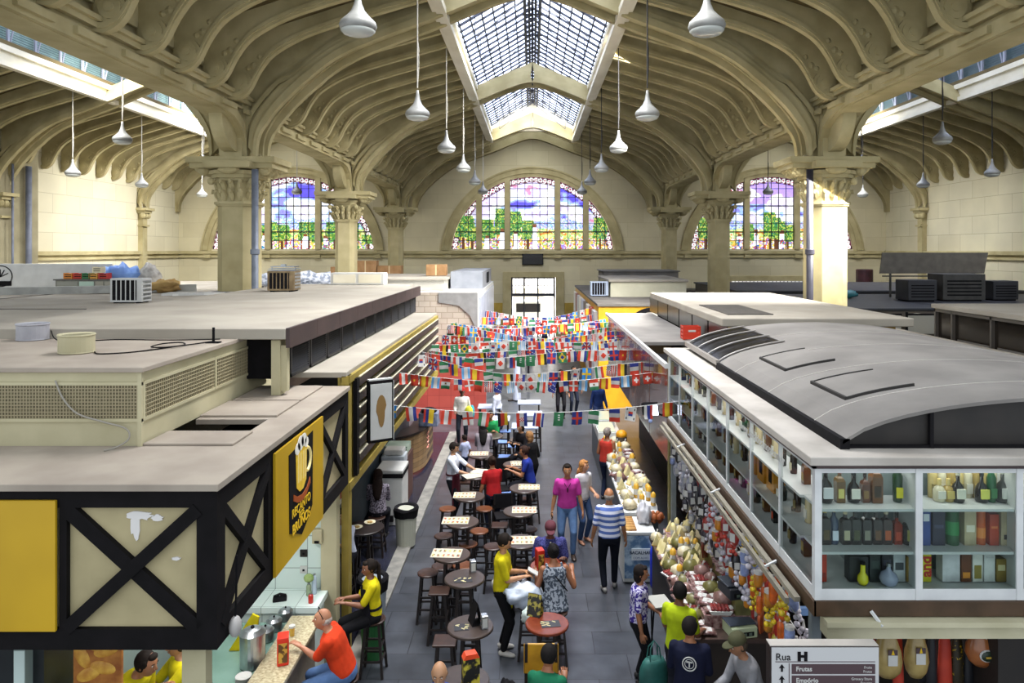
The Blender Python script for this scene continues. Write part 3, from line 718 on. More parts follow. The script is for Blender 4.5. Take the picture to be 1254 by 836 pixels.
# round vent stubs on its roof
for (x, y, nm, mm) in ((-5.1, 7.95, 'cream round vent stub on the plenum roof, nearer the camera', cream), (-6.4, 9.1, 'grey round vent stub on the plenum roof, left and behind the cream one', mat('stub_grey', '#aaa9ae', '#97969c', 4, .6))):
    e = empty('vent_stub', (x, y, PZ1+.05), 0, nm, 'vent')
    MB().lathe([(.17, 0), (.185, .01), (.18, .02), (.18, .19), (.19, .2), (.185, .215), (.16, .2), (.16, .03)], n=24).build('pipe', mm, e, smooth=False)
    MB().lathe([(.001, .04), (.16, .04), (.16, .05), (.001, .05)], n=24).build('opening', dark, e)
e = empty('iron_bracket', (-3.95+.0, 8.8, PZ1+.05), 0, 'small black iron stand on the plenum roof', 'bracket')
MB().box(-.08, .08, -.05, .05, 0, .015).box(-.012, .012, -.012, .012, 0, .19).build('stand', blackp, e)
def wire(name, pts, r, m, label, n=5):
    return tag(MB().tube(smooth_pts(pts, 5), r, 5).build(name, m, smooth=True), label, 'cable')
zt = PZ1+.06
wire('cable', [(-4.9, 7.95, zt), (-4.75, 7.8, zt), (-4.5, 7.9, zt), (-4.3, 8.2, zt), (-4.15, 8.45, zt+.01), (-4.25, 8.6, zt+.02), (-4.42, 8.5, zt+.02), (-4.4, 8.2, zt+.02), (-4.2, 8.3, zt+.01), (-3.98, 8.9, zt)], .008, blackp, 'black cable looped beside the cream vent stub')
wire('cable', [(-6.2, 9.15, zt+.1), (-5.9, 8.9, zt), (-5.3, 9.05, zt), (-4.6, 9.0, zt), (-4.0, 9.1, zt)], .007, blackp, 'thin black cable trailing from the grey vent stub')
wire('cable', [(-4.68, 6.97, 4.52), (-4.6, 6.96, 4.35), (-4.45, 6.95, 4.2), (-4.2, 6.95, 4.12), (-3.98, 6.96, 4.05), (-3.95, 6.95, 3.95), (-4.05, 6.9, 3.88), (-4.1, 6.8, 3.88)], .009, mat('cable_pale', '#9a958a', None, rough=.7), 'pale cable hanging down the front vent of the plenum')

# --- long stall behind: roof strip, louvred clerestory with overhanging slab, slatted yellow facade
T = empty('slatted_stall', (0, 0, 0), 0, 'long stall with yellow slatted facade and pale roof strip on the left', 'kiosk')
MB().box(-4.2, -2.65, 10.12, 19.7, 3.98, 4.06).build('roof_strip', roof_pale, T, bevel=.01)
ysl = mat('ochre_facade', '#a08c3c', '#8a7830', 3, .6, bump=.1)
mb = MB().box(-2.78, -2.7, 10.15, 19.6, 2.4, 3.98).box(-2.72, -2.62, 10.12, 10.3, 0, 4.0).box(-2.74, -2.6, 10.15, 19.6, 2.36, 2.48).box(-2.74, -2.6, 10.15, 19.6, 3.9, 4.0)
mb.box(-2.74, -2.62, 10.5, 10.62, 2.48, 3.9); mb.build('facade', ysl, T)
mb = MB()
for k in range(6):
    z = 2.62+k*.23; mb.box(-2.66, -2.58, 10.62, 19.5, z, z+.13)
mb.build('slat', mat('slat_brown', '#3a3230', '#2c2624', 5, .5), T)
mb = MB()
for k in range(6):
    z = 2.62+k*.23; mb.box(-2.66, -2.575, 10.62, 19.5, z+.13, z+.145)
mb.build('slat_edging', mat('edge_light', '#c9c2a8', None, rough=.5), T)
MB().box(-2.62, -2.56, 10.38, 10.5, 2.5, 3.92).build('black_trim', blackp, T)
MB().box(-5.8, -3.4, 10.2, 19.6, 0, 2.35).build('back_wall', mat('stall_back', '#24323a', '#1b252b', 3, .5), T)
MB().box(-5.8, -2.8, 10.2, 19.6, 2.36, 2.45).build('ceiling_board', dark, T)
for i, y in enumerate((11.0, 12.0, 13.2, 14.4, 15.6)):
    f = MB().box(-3.39, -3.36, y, y+.7, 1.35, 2.2).build('picture_panel', mat('frame_white', '#d8d6d0', None, rough=.4), T)
    MB().box(-3.36, -3.35, y+.08, y+.62, 1.45, 2.1).build('picture', mat('food_picture_%d' % (i % 2), ['#a8543c', '#7c6238'][i % 2], ['#d8c090', '#c84830'][i % 2], 9, .5, lo=.45, hi=.55), f)
Cl = empty('clerestory', (0, 0, 0), 0, 'overhanging pale roof slab with brown fascia above black louvred panels, left', 'roof structure')
MB().box(-7.35, -3.2, 9.25, 20.0, 4.7, 4.78).box(-7.35, -3.2, 9.2, 9.25, 4.64, 4.78).build('slab', roof_pale, Cl, bevel=.01)
mb = MB()
for k in range(9): mb.box(-3.2, -3.15, 9.22+k*1.2, 9.22+k*1.2+1.19, 4.53, 4.785)
mb.build('fascia', brown_m, Cl)
MB().box(-7.2, -3.3, 9.6, 19.9, 4.06, 4.7).build('wall', dark, Cl)
MB().box(-3.42, -3.3, 9.3, 9.5, 3.9, 4.62).box(-3.3, -3.22, 9.32, 9.42, 3.95, 4.55).build('post', cream, Cl)
mb = MB(); lv = mat('louvre_black', '#2a2a2c', '#201f22', 4, .5)
y = 9.6
while y < 19.6:
    pn = MB().box(-3.3, -3.26, y, y+.04, 4.08, 4.55).box(-3.3, -3.26, y+.76, y+.8, 4.08, 4.55).box(-3.3, -3.26, y, y+.8, 4.08, 4.12)
    for k in range(13): pn.cbox((-3.275, y+.4, 4.14+k*.032), (.035, .72, .006), ry=.7)
    pn.build('louvre_panel', lv, Cl); y += .86
# hanging light box sign
e = empty('hanging_sign', (-2.35, 10.95, 2.85), 0, 'white hanging sign box with beer picture on the slatted facade', 'sign')
MB().box(-.2, .2, -.05, .05, 0, .95).build('box', blackp, e, bevel=.01)
MB().box(.2, .21, -.045, .045, .02, .93).box(-.19, .19, -.045, .045, .95, .97).build('edge', white_m, e)
MB().box(-.17, .17, -.065, -.05, .05, .9).build('face', white_m, e)
MB().prism([(.07*cos(t)*(1.2 if sin(t) > 0 else .8), .48+.25*sin(t)) for t in [k*pi/9 for k in range(18)]], -.07, -.065).build('emblem', mat('emblem_brown', '#8a6a3a', None, rough=.5), e)
e.rotation_euler = (0, 0, .55)
# roof deck further left and what stands on it
D = empty('roof_deck', (0, 0, 0), 0, 'wide dusty flat roof of the stalls on the far left', 'roof')
MB().box(-19, -7.4, 8.5, 21.5, 4.45, 4.6).build('deck', roof_pale, D, bevel=.01)
MB().box(-19, -7.6, 12.5, 21.4, 0, 4.45).build('wall', cream, D)
mb = MB().box(-18, -9, 14.3, 14.34, 4.6, 4.62).box(-13, -12.97, 9, 21, 4.6, 4.615); mb.build('seam', mat('seam_dark', '#77716a', None, rough=.9), D)
o = MB().bar((-16.5, 17.6, 4.72), (-9.6, 20.3, 4.72), .16, .2).build('roof_duct', mat('duct_grey', '#a8a8a2', '#8f8f8a', 3, .6)); tag(o, 'long grey metal duct lying across the left roofs', 'duct')
e = empty('advert_panel', (-14.6, 20.6, 4.62), 0, 'long white advertising panel with round black emblem standing on the left roofs', 'sign')
MB().box(-3, 2.4, 0, .08, 0, .78).build('board', white_m, e, bevel=.01)
mb = MB()
mb.tube([(-.82+.34*cos(t), -.01, .42+.3*sin(t)) for t in [k*pi/14 for k in range(29)]], .015, 5)
for a in (.5, 1.1, 1.6, 2.2): mb.bar((-.82, -.01, .4), (-.82+.25*cos(a), -.01, .4+.22*sin(a)), .02)
mb.box(-1.1, -.5, -.02, 0, .14, .28); mb.build('emblem', blackp, e)
# air conditioners
def aircon(x, y, z, w, d, h, label, m, rz=0):
    e = empty('air_conditioner', (x, y, z), rz, label, 'air conditioner')
    MB().box(-w/2, w/2, -d/2, d/2, .03, h).build('casing', m, e, bevel=.012)
    MB().box(-w/2+.04, w/2-.12, -d/2-.012, -d/2, .07, h-.04).build('coil', dark, e)
    mb = MB()
    for k in range(6): mb.box(-w/2+.04+k*(w-.2)/5, -w/2+.06+k*(w-.2)/5, -d/2-.022, -d/2, .05, h-.03)
    mb.box(-w/2+.02, w/2-.1, -d/2-.02, -d/2, .03, .07); mb.build('guard', m, e)
    mb = MB()
    for k in range(5): mb.box(w/2, w/2+.006, -d/2+.05, d/2-.05, .08+k*h/6, .08+k*h/6+.05)
    mb.build('side_vent', steel, e)
    mb = MB(); 
    for sx in (-1, 1): mb.box(sx*w*.35-.03, sx*w*.35+.03, -d/2, d/2, 0, .03)
    mb.build('foot', dark, e); return e
aircon(-9.15, 16.2, 4.6, .72, .42, .56, 'white air conditioner with dark coil standing on the left roof deck', white_m)
aircon(-6.15, 17.6, 4.78, .66, .5, .5, 'rusty brown air conditioner beside the left pier on the clerestory slab', mat('rusty', '#8d7a5a', '#6d5b40', 5, .7))
e = empty('steel_trays', (-6.15, 17.6, 5.29), 0, 'flat steel trays lying on top of the rusty air conditioner', 'trays')
MB().box(-.34, .34, -.2, .2, 0, .02).box(-.3, .36, -.22, .18, .045, .06).box(-.28, .3, -.18, .2, .09, .11).box(-.05, .06, -.1, .0, .11, .16).bar((-.3, 0, 0), (-.3, 0, .1), .02).bar((.28, 0, 0), (.28, 0, .1), .02).build('tray', steel, e)
# low cabinet with crates, tarp and sacks
e = empty('roof_cabinet', (-12.5, 19.6, 4.6), 0, 'long low grey cabinet under crates and blue tarp by the left wall', 'cabinet')
MB().box(-1.4, 2.2, 0, .7, 0, .78).build('body', mat('cab_grey', '#8d8c7c', '#77766a', 4, .7), e)
MB().box(-1.5, 2.3, -.06, .76, .78, .86).build('top', mat('cab_top', '#55524c', None, rough=.6), e)
for (a, b, c_) in ((-1.3, -.1, '#8f8e80'), (-.0, .85, '#b5ccb8'), (.95, 1.4, '#a09a88'), (1.5, 1.95, '#a09a88')): MB().box(a, b, -.02, 0, .06, .72).build('door', mat('cab_'+c_, c_, None, rough=.4), e)
e.scale = (.47, .5, .46)
def slotbox(name, x, y, z, w, d, h, m, label, cat):
    e = empty(name, (x, y, z), 0, label, cat)
    t = .02; mb = MB().box(-w/2, w/2, -d/2, d/2, 0, t).box(-w/2, -w/2+t, -d/2, d/2, t, h).box(w/2-t, w/2, -d/2, d/2, t, h)
    for yy in (-d/2, d/2-t):
        for k in range(3): mb.box(-w/2+t, w/2-t, yy, yy+t, t+k*(h-t)/3+.01, t+(k+.72)*(h-t)/3)
    mb.build('crate_body', m, e)
    MB().box(-w/2+t, w/2-t, -d/2+t, d/2-t, t, h*.75).build('content', dark, e); return e
crc = [('#d8862a', 'orange'), ('#c83a24', 'red'), ('#e0a040', 'amber'), ('#c03828', 'brick red'), ('#3a7a44', 'green'), ('#e8dcb8', 'cream')]
k = 0
for (x, z) in ((-12.85, 0), (-12.58, 0), (-12.15, 0), (-11.88, 0), (-12.35, .0), (-12.05, .17)):
    slotbox('crate', x, 19.75, 4.998+z, .24, .22, .165, mat('crate_'+crc[k][1], crc[k][0], None, rough=.5), '%s plastic crate on the low grey cabinet by the left wall' % crc[k][1], 'crate'); k += 1
def lumpy(name, loc, size, m, label, cat, seed=1, parent=None, amp=.25, fr=2.5, n=20, group=None):
    mb = MB(); mb.ball((0, 0, 0), (1, 1, 1), n, n*2//3)
    v = []
    for p in mb.v:
        p = Vector(p); d = 1+amp*noise.noise(p*fr+Vector((seed*3.1, seed, 0)))+amp*.5*noise.noise(p*fr*2.3+Vector((seed, 7, 0)))
        q = p*d; v.append((q.x*size[0], q.y*size[1], max(q.z, -.85)*size[2]+size[2]*.85))
    mb.v = v
    o = mb.build(name, m, parent, smooth=True, loc=loc)
    if label: tag(o, label, cat, group)
    return o
tarp = mat('tarp_blue', '#7fa4e0', '#5f86d0', 3, .5)
lumpy('tarpaulin', (-11.75, 20.35, 4.6), (.6, .25, .42), tarp, 'crumpled blue tarpaulin heaped behind the crates by the left wall', 'tarp', 3, amp=.5)
lumpy('plastic_sack', (-11.0, 20.4, 4.6), (.3, .25, .42), mat('sack_clear', '#c9c6c0', '#8c8884', 5, .4), 'pale grey bulging plastic sack on top of the blue tarpaulin', 'sack', 5, amp=.3)
lumpy('cardboard_heap', (-10.35, 20.0, 4.6), (.42, .3, .2), mat('cardboard', '#b0935c', '#98794a', 3, .8), 'heap of flattened cardboard behind the white air conditioner', 'cardboard', 8, amp=.5, fr=3.5)
for i, (x, y, w_, d_, rz_, c_) in enumerate(((-9.0, 19.0, 1.5, .5, .1, '#a9a8a4'), (-8.2, 19.3, .9, .4, -.3, '#6c6c70'), (-8.6, 18.3, 1.2, .06, .5, '#d0d0cc'), (-8.9, 18.1, 1.0, .05, .25, '#c4c4c0'), (-8.0, 20.6, .5, .3, .1, '#55565c'))):
    tag(MB().cbox((0, 0, .04+.01*i), (w_, d_, .05 if i != 4 else .16), rz=rz_).build('metal_sheet', mat('sheet'+c_, c_, None, rough=.5), loc=(x, y, 4.6)), ['wide pale metal sheet lying before the left pier', 'dark grey metal sheet beside the pale one', 'long thin pale batten lying at an angle on the roof', 'short thin batten crossing the longer one', 'small dark block at the foot of the left pier'][i], 'sheet')
# rear stalls left, seen over the roofs
def stall_box(name, x0, x1, y0, y1, z0, z1, wm, rm, label, over=.08, th=.08, cat='kiosk'):
    e = empty(name, (0, 0, 0), 0, label, cat)
    MB().box(x0, x1, y0, y1, z0, z1-th).build('wall', wm, e)
    MB().box(x0-over, x1+over, y0-over, y1+over, z1-th, z1).build('roof', rm, e, bevel=.015)
    return e
stall_box('market_stall', -22.5, -11.7, 24.8, 30, 0, 3.9, cream, roof_grey, 'low cream stall block behind the left roof deck')
stall_box('market_stall', -22.5, -6.2, 32.5, 40, 0, 4.05, cream, roof_pale, 'farthest pale stall block in the left aisle')
stall_box('market_stall', -8.6, -4.2, 22.2, 24.6, 0, 4.62, mat('panel_brownish', '#7c6a60', '#6b5a52', 3, .7), roof_pale, 'brown edged stall roof just behind the louvred clerestory')
stall_box('market_stall', -11.5, -7.3, 26.5, 30.3, 0, 4.1, cream, roof_grey, 'grey roofed stall under the crumpled plastic sheeting')
MB2 = stall_box('market_stall', -7.1, -3.3, 26.5, 31.5, 4.29, 4.75, mat('white_block', '#b5b1a6', '#a6a297', 2, .7), roof_pale, 'white box room on the brick stall roof, left')
e = empty('brick_stall', (0, 0, 0), 0, 'stall with bare block wall and white panelled side towards the end door, left', 'kiosk')
bw = brickmat('bare_blocks', '#b3a899', '#a59a8b', '#8f8474', .4, .2, .012, .85, 'xz', .5, .3, 1.5, .12)
MB().box(-5.6, -1.95, 25, 25.15, 0, 4.3).build('block_wall', bw, e)
MB().box(-5.6, -1.9, 25.15, 34.8, 0, 4.28).build('stall_body', white_m, e)
mb = MB()
for k in range(7): mb.box(-1.9, -1.86, 25.3+k*1.3, 26.5+k*1.3, .6, 4.1)
mb.build('side_panel', mat('panel_bluewhite', '#9ea3b4', '#8d92a4', 2, .35), e)
MB().prism([(-3.3, 4.3), (-1.93, 4.3), (-1.93, 2.9), (-2.2, 3.5), (-2.6, 3.85), (-3.3, 3.95)], 24.97, 25.0).build('grey_render_patch', mat('render_grey', '#8b8a88', '#7d7c7a', 3, .9), e)
MB().box(-3.2, -1.95, 27.8, 33.5, 4.28, 4.95).build('roof_unit', mat('unit_grey', '#8f9298', '#7c7f86', 2, .5), e)
MB().box(-1.95, -1.92, 30.2, 31.4, 4.4, 4.85).build('unit_opening', dark, e)
# clutter on the rear roofs
cb = mat('carton', '#a5805a', '#8f6c48', 3, .8)
for i, (x, y, z, w_, h_, lb) in enumerate(((-9.6, 36, 4.051, 1.1, .9, 'tall brown carton in the stack behind the left piers'), (-8.4, 36, 4.06, 1.1, 1.2, 'tallest brown carton between the second and third left piers'), (-7.2, 36, 4.06, 1.2, .95, 'brown carton nearest the third left pier'), (-3.9, 29, 4.76, .8, .45, 'square brown carton on the white box room roof'))):
    e = empty('carton', (x, y, z), 0, lb, 'box'); MB().box(-w_/2, w_/2, -.3, .3, 0, h_).build('body', cb, e, bevel=.01); MB().box(-.03, .03, -.302, .302, .01, h_+.003).build('tape', mat('tape', '#c9b48a', None, rough=.4), e)
lumpy('plastic_sheeting', (-9.3, 28.8, 4.1), (1.9, .6, .42), mat('sheeting', '#c2c6d0', '#7e8694', 6, .4, lo=.45, hi=.55), 'heap of crumpled grey plastic sheeting behind the second left pier', 'sheeting', 11, amp=.6, fr=4)
e = empty('white_cupboard', (-6.0, 24.2, 4.63), 0, 'white cupboard standing on the rear roof left of the white box room', 'cupboard')
MB().box(-.8, 1.0, -.3, .3, 0, .4).build('body', white_m, e, bevel=.01); MB().box(-.7, .05, -.31, -.3, .06, .35).build('door', pale, e); MB().box(.15, .9, -.31, -.3, .06, .35).build('door', pale, e)
# ---------------------------------------------------------------- stalls on the right
alu = mat('alu_white', '#d3d5d4', '#c4c6c6', 4, .35); fas = mat('fascia_dusty', '#bdb6ad', '#a59e95', 2, .7, bump=.1, detail=8)
glass = glassmat('clear_glass', '#eef4f2', 0, ior=1.22)
bronze = mat('bronze_glass', '#0e0c10', None, rough=.25)
G = empty('liquor_kiosk', (0, 0, 0), 0, 'glazed upper display of the liquor stall with barrel roof, lower right', 'kiosk')
GX, GY0, GY1, GZ0, GZ1 = 2.3, 5.78, 12.05, 2.95, 4.03; GXR = 6.95
def frame():
    mb = MB(); t = .045
    # bottom and top rails
    for z0, z1 in ((GZ0, GZ0+.09), (GZ1-.045, GZ1)):
        mb.box(GX, GXR, GY0+.004, GY0+t, z0, z1); mb.box(GX+.004, GX+t-.002, GY0+t, GY1, z0+.001, z1-.001)
    for x in (GX, 3.12, 3.94, 4.76, 5.58, 6.4): mb.box(x+(-.002 if x == GX else 0), x+t+.01, GY0-.002, GY0+.06, GZ0+.002, GZ1-.003)
    for y in (6.62, 7.5, 8.42, 9.35, 10.25, 11.15, 12.0): mb.box(GX, GX+.035, y, y+.025, GZ0, GZ1)
    return mb
frame().build('window_frame', alu, G)
mb = MB()
for z in (3.31, 3.66):
    mb.box(GX+.05, GXR, GY0+.03, GY0+.36, z, z+.022); mb.box(GX+.016, GX+.33, GY0+.37, GY1, z, z+.022)
mb.box(GX+.03, GXR, GY0+.03, GY1, GZ0+.04, GZ0+.07); 
for x in (3.14, 3.96, 4.78, 5.6): mb.box(x, x+.02, GY0+.05, GY0+.4, GZ0+.05, GZ1)
mb.build('shelving', alu, G)
MB().box(GX+.5, GXR, GY0+.41, GY0+.43, GZ0, GZ1).box(GX+.5, GX+.52, GY0+.41, GY1-.05, GZ0, GZ1).build('back_panel', mat('display_back', '#8f9c9c', '#7d8a8a', 1, .4), G)
MB().poly([(GX+.012, GY0+.05, GZ0+.09), (GX+.012, GY1, GZ0+.09), (GX+.012, GY1, GZ1-.045), (GX+.012, GY0+.05, GZ1-.045)], [(0, 3, 2, 1)]).build('side_pane', glassmat('thin_glass', '#f2f6f4', 0, ior=1.12), G, fix=False); MB().box(GX+.055, GXR, GY0+.012, GY0+.016, GZ0+.09, GZ1-.045).build('front_pane', glass, G)
mb = MB().box(GX-.06, GXR, GY0-.06, GY1+.1, GZ1+.03, GZ1+.1).box(GX+.0, GXR, GY0+.0, GY1, GZ1, GZ1+.03)
mb.build('eaves_slab', fas, G, bevel=.008)
MB().box(GX-.03, GXR, GY0-.03, GY0, GZ1+.0, GZ1+.035).box(GX-.03, GX, GY0-.03, GY1, GZ1, GZ1+.035).build('eaves_strip', brown_m, G)
MB().box(GX-.015, GXR, GY0-.02, GY0, GZ0-.12, GZ0-.002).box(GX-.02, GX, GY0-.02, GY1, GZ0-.12, GZ0-.002).box(GX, GXR, GY0, GY1, GZ0-.1, GZ0).build('base_board', mat('walnut', '#4a3420', '#38260f', 5, .5), G)
# rail tubes below and the awning box
mb = MB().bar((GX-.07, GY0+.2, 2.86), (GX-.07, 12.1, 2.86), .05, .04).bar((GX-.12, GY0+.3, 2.8), (GX-.12, 12.1, 2.8), .035, .05)
mb.build('awning_rail', mat('alu_cream', '#8c8676', '#777163', 5, .5), G)
MB().box(2.38, GXR, GY0-.04, GY0+.1, 2.66, 2.8).box(2.36, GXR, GY0-.1, GY0-.0, 2.78, 2.82).build('awning_box', mat('awning_cream', '#c3bda0', '#b3ad8e', 3, .6), G)
for x in (2.8, 4.07): MB().bar((x, GY0-.1, 2.79), (x-.06, GY0-.03, 2.88), .02).build('awning_bracket', alu, G)
for y in (6.6, 8.6, 10.6): MB().bar((GX-.14, y, 2.86), (GX, y+.05, 2.9), .02).build('awning_bracket', alu, G)
# vault
cxv, wv, zs, rise = 4.72, 2.12, GZ1+.1, .5
def vz(x): q = (x-cxv)/wv; return zs+rise*math.sqrt(max(0, 1-q*q*.94))-.0
def vault(x0, x1, y0, y1, dz, th, n=24):
    lo = []; hi = []
    for k in range(n+1):
        x = x0+(x1-x0)*k/n; lo.append((x, vz(x)+dz-th)); hi.append((x, vz(x)+dz))
    return MB().band(lo, hi, y0, y1)
xl, xr = cxv-wv, cxv+wv
vault(xl, xr, 5.95, 10.0, -.05, .03).build('barrel_roof', roof_grey, G, smooth=False)
vault(3.55, xr, 10.0, 12.0, -.05, .03).build('barrel_roof', roof_grey, G)
mb = MB()
for y in (6.6, 7.9, 9.2, 10.6): 
    vb = vault(xl if y < 10 else 3.55, xr, y, y+.012, -.045, .01); mb.v, mb.f, mb.c, mb.m = mb.v+vb.v, mb.f+[[i+len(mb.v) for i in f] for f in vb.f], mb.c+vb.c, mb.m+vb.m
mb.build('roof_seam', mat('seam_light', '#b6b1a9', None, rough=.8), G)
# smoked glass bay with bent glazing bars at the far left of the vault
vault(xl, 3.55, 10.0, 12.0, -.06, .012).build('roof_glass', bronze, G)
mb = MB()
for y in (10.0, 10.65, 11.3, 11.92):
    pts = [(x, y, vz(x)-.03) for x in [xl+(3.55-xl)*k/10 for k in range(11)]]; mb.tube(pts, .013, 6)
mb.bar((xl, 9.95, zs+.09), (xl, 12.0, zs+.09), .05, .07); mb.build('roof_glass_bar', mat('bar_grey', '#8d8882', None, rough=.4), G)
# gable lunette
pts = [(xl, zs-.03)]+[(xl+(xr-xl)*k/24, vz(xl+(xr-xl)*k/24)-.06) for k in range(25)]+[(xr, zs-.03)]
MB().prism(pts, 6.02, 6.05).build('lunette', mat('lunette_smoked', '#15110e', '#211c18', 4, .6), G)
mb = MB(); mb.bar((xl, 6.0, zs-.0), (xr, 6.0, zs-.0), .03, .05); mb.box(cxv-.02, cxv+.02, 5.98, 6.02, zs, vz(cxv)-.06); mb.box(3.35, 3.38, 5.98, 6.02, zs, vz(3.36)-.07)
mb.build('lunette_bar', dark, G)
MB().box(xl-.02, xl+.06, 5.95, 10.0, zs-.0, zs+.09).build('gutter_edge', dark, G)
# raised hatch covers on the vault
for (x0, x1, y0, y1) in ((2.98, 3.55, 8.35, 9.25), (2.98, 3.62, 6.75, 7.55)):
    h = vault(x0, x1, y0, y1, -.035, .02, 6).build('hatch_cover', roof_grey, G)
    mb = vault(x0-.02, x0+.0, y0-.02, y1+.02, -.02, .04, 2)
    for yy in (y0-.02, y1): b2 = vault(x0, x1, yy, yy+.02, -.025, .03, 6); mb.f += [[i+len(mb.v) for i in f] for f in b2.f]; mb.c += b2.c; mb.m += b2.m; mb.v += b2.v
    mb.build('hatch_frame', mat('hatch_dark', '#3a3836', None, rough=.8), h)
# lettering on the side glass
text('lettering', 'www.barcadoramon.com.br', .12, white_m, Matrix.Translation((GX-.003, 7.15, 3.87)) @ Matrix(((0, 0, -1, 0), (-1, 0, 0, 0), (0, 1, 0, 0), (0, 0, 0, 1))), G, extrude=.001, bold=.002, sx=1.0)
# lower stall body under the display
MB().box(3.9, GXR, 5.95, 12.0, 0, GZ0-.1).build('stall_wall', mat('stall_dark', '#191513', '#221c18', 3, .6), G)
for (x, y) in ((2.36, 6.0), (2.36, 12.05)): MB().box(x, x+.08, y, y+.08, 0, GZ0-.1).build('post', mat('post_grey', '#7f878c', '#6c7478', 4, .4), G)

# --- bottles and boxes in the display
def bottle_mesh(kind):
    """profiles of the different bottles, 0.3 m tall"""
    P_ = {'bordeaux': [(.036, 0), (.038, .01), (.038, .19), (.03, .215), (.015, .235), (.013, .3), (.016, .302), (.016, .32)],
          'round': [(.045, 0), (.052, .02), (.055, .09), (.04, .14), (.016, .17), (.014, .25), (.018, .252), (.018, .27)],
          'square': [(.045, 0), (.047, .01), (.047, .18), (.035, .205), (.015, .22), (.013, .275), (.017, .277), (.017, .3)],
          'tall': [(.03, 0), (.034, .01), (.038, .2), (.022, .24), (.014, .26), (.013, .31), (.016, .312), (.016, .335)],
          'squat': [(.055, 0), (.06, .01), (.06, .12), (.04, .15), (.016, .165), (.014, .2), (.022, .2), (.022, .235)]}[kind]
    return P_
def liquid(name, c): return mat(name, c, None, rough=.18, coat=.15)
BOT = {}
def bottle(kind, gc, lc, cc, x, y, z, label, group, s=1.0, lh=(.05, .14), rz=0):
    key = (kind, gc, lc, cc)
    if key not in BOT:
        pr = bottle_mesh(kind); e = empty('bottle', (0, 0, 0)); n = 4 if kind == 'square' else 14
        M_ = Matrix.Rotation(pi/4, 3, 'Z') if n == 4 else None; k = 1.12 if n == 4 else 1
        body = [(r*k, h) for r, h in pr[:-2]]
        MB().lathe(body, n=n, M=M_).build('glass', liquid('glass_'+gc, gc), e, smooth=(n > 4))
        MB().lathe([(pr[-1][0], pr[-2][1]-.03), (pr[-1][0], pr[-1][1])], n=10).build('cap', liquid('cap_'+cc, cc), e)
        if lc:
            rr = pr[2][0]*k+.0015; rr = rr*(.708 if n == 4 else 1); MB().box(-rr*.62, rr*.62, -rr-.002, -rr*.8, lh[0]-.01, lh[1]-.02).build('label', mat('label_'+lc, lc, None, rough=.5), e)
        BOT[key] = e; b = e
    else: b = copy_tree(BOT[key])
    b.location = (x, y, z); b.rotation_euler = (0, 0, rz); b.scale = (s, s, s)
    return tag(b, label, 'bottle', group)
GRP = 'bottles in the glass display'
yb = GY0+.2; z1, z2, z3 = 3.683, 3.333, 3.03

def shelf(items, z, where):
    for (px, kd, gc, lc, cc, s, lb) in items:
        x = (px-CX)*(yb)/F
        bottle(kd, gc, lc, cc, x, yb, z, lb+where, GRP, s)
shelf(((1011, 'round', '#14100e', '#d8d8da', '#c8c0a0', 1.12, 'black bottle with white pointed label'), (1028, 'square', '#6a4a18', '#d8cc70', '#a02820', .98, 'amber bottle with pale yellow label and red cap'),
    (1045, 'round', '#120e0c', '#e4e0d4', '#151515', 1.0, 'dark bottle with cream oval label'), (1059, 'square', '#5a2c10', '#8a6a3c', '#2a1a10', .84, 'small brown bottle with tan label'),
    (1072, 'square', '#6c4010', '#3a2a18', '#8a8478', 1.18, 'large amber decanter bottle'), (1099, 'tall', '#123a18', '#e4d820', '#123018', 1.08, 'green bottle with bright yellow label standing apart')), z1, ' on the top shelf, left bay')
shelf(((1010, 'square', '#1c1008', '#5a4a28', '#b09a4a', 1.05, 'leftmost black square bottle with gold cap'), (1021, 'bordeaux', '#3a4860', '#d6dce8', '#c0a850', .98, 'bottle with white and blue label'),
    (1035, 'square', '#1a130c', '#b8b090', '#c8b890', 1.0, 'dark square bottle with slanted cream label'), (1047, 'square', '#151a12', '#4c5034', '#14140f', 1.02, 'blackish green square bottle'),
    (1060, 'square', '#0e0c0a', '#8c8a7a', '#0c0c0c', 1.0, 'black square bottle with grey slanted label'), (1073, 'square', '#1f1009', '#6a4a30', '#0f0d0c', 1.0, 'dark brown square bottle with black cap'),
    (1085, 'square', '#2c1408', '#b85a30', '#c8bca0', 1.0, 'brown square bottle with orange slanted label'), (1098, 'square', '#8c2c14', '#c84a28', '#1c1210', .88, 'red amber bottle'),
    (1113, 'squat', '#14160c', '#b0ac58', '#d4d4d0', 1.1, 'short black bottle with clear stopper')), z2, ' on the middle shelf, left bay')
shelf(((1187-14, 'round', '#14120f', '#d8d6c4', '#c0bca8', 1.0, 'dark bottle with small cream label'), (1202, 'round', '#161514', '#d8d860', '#181818', .97, 'black bottle with white and yellow emblem label'),
    (1214, 'tall', '#1e5a34', '#3c7a4a', '#c8b870', 1.0, 'green glass bottle'), (1228, 'round', '#3a3c3a', '#e2e2dc', '#c4c4b8', 1.06, 'dark bottle with tall white label'), (1241, 'round', '#a86a18', '#7a3c18', '#9a6a20', 1.05, 'honey coloured round bottle')), z1, ' on the top shelf, right bay')
k = 0                                      # row of gold and clear bottles behind
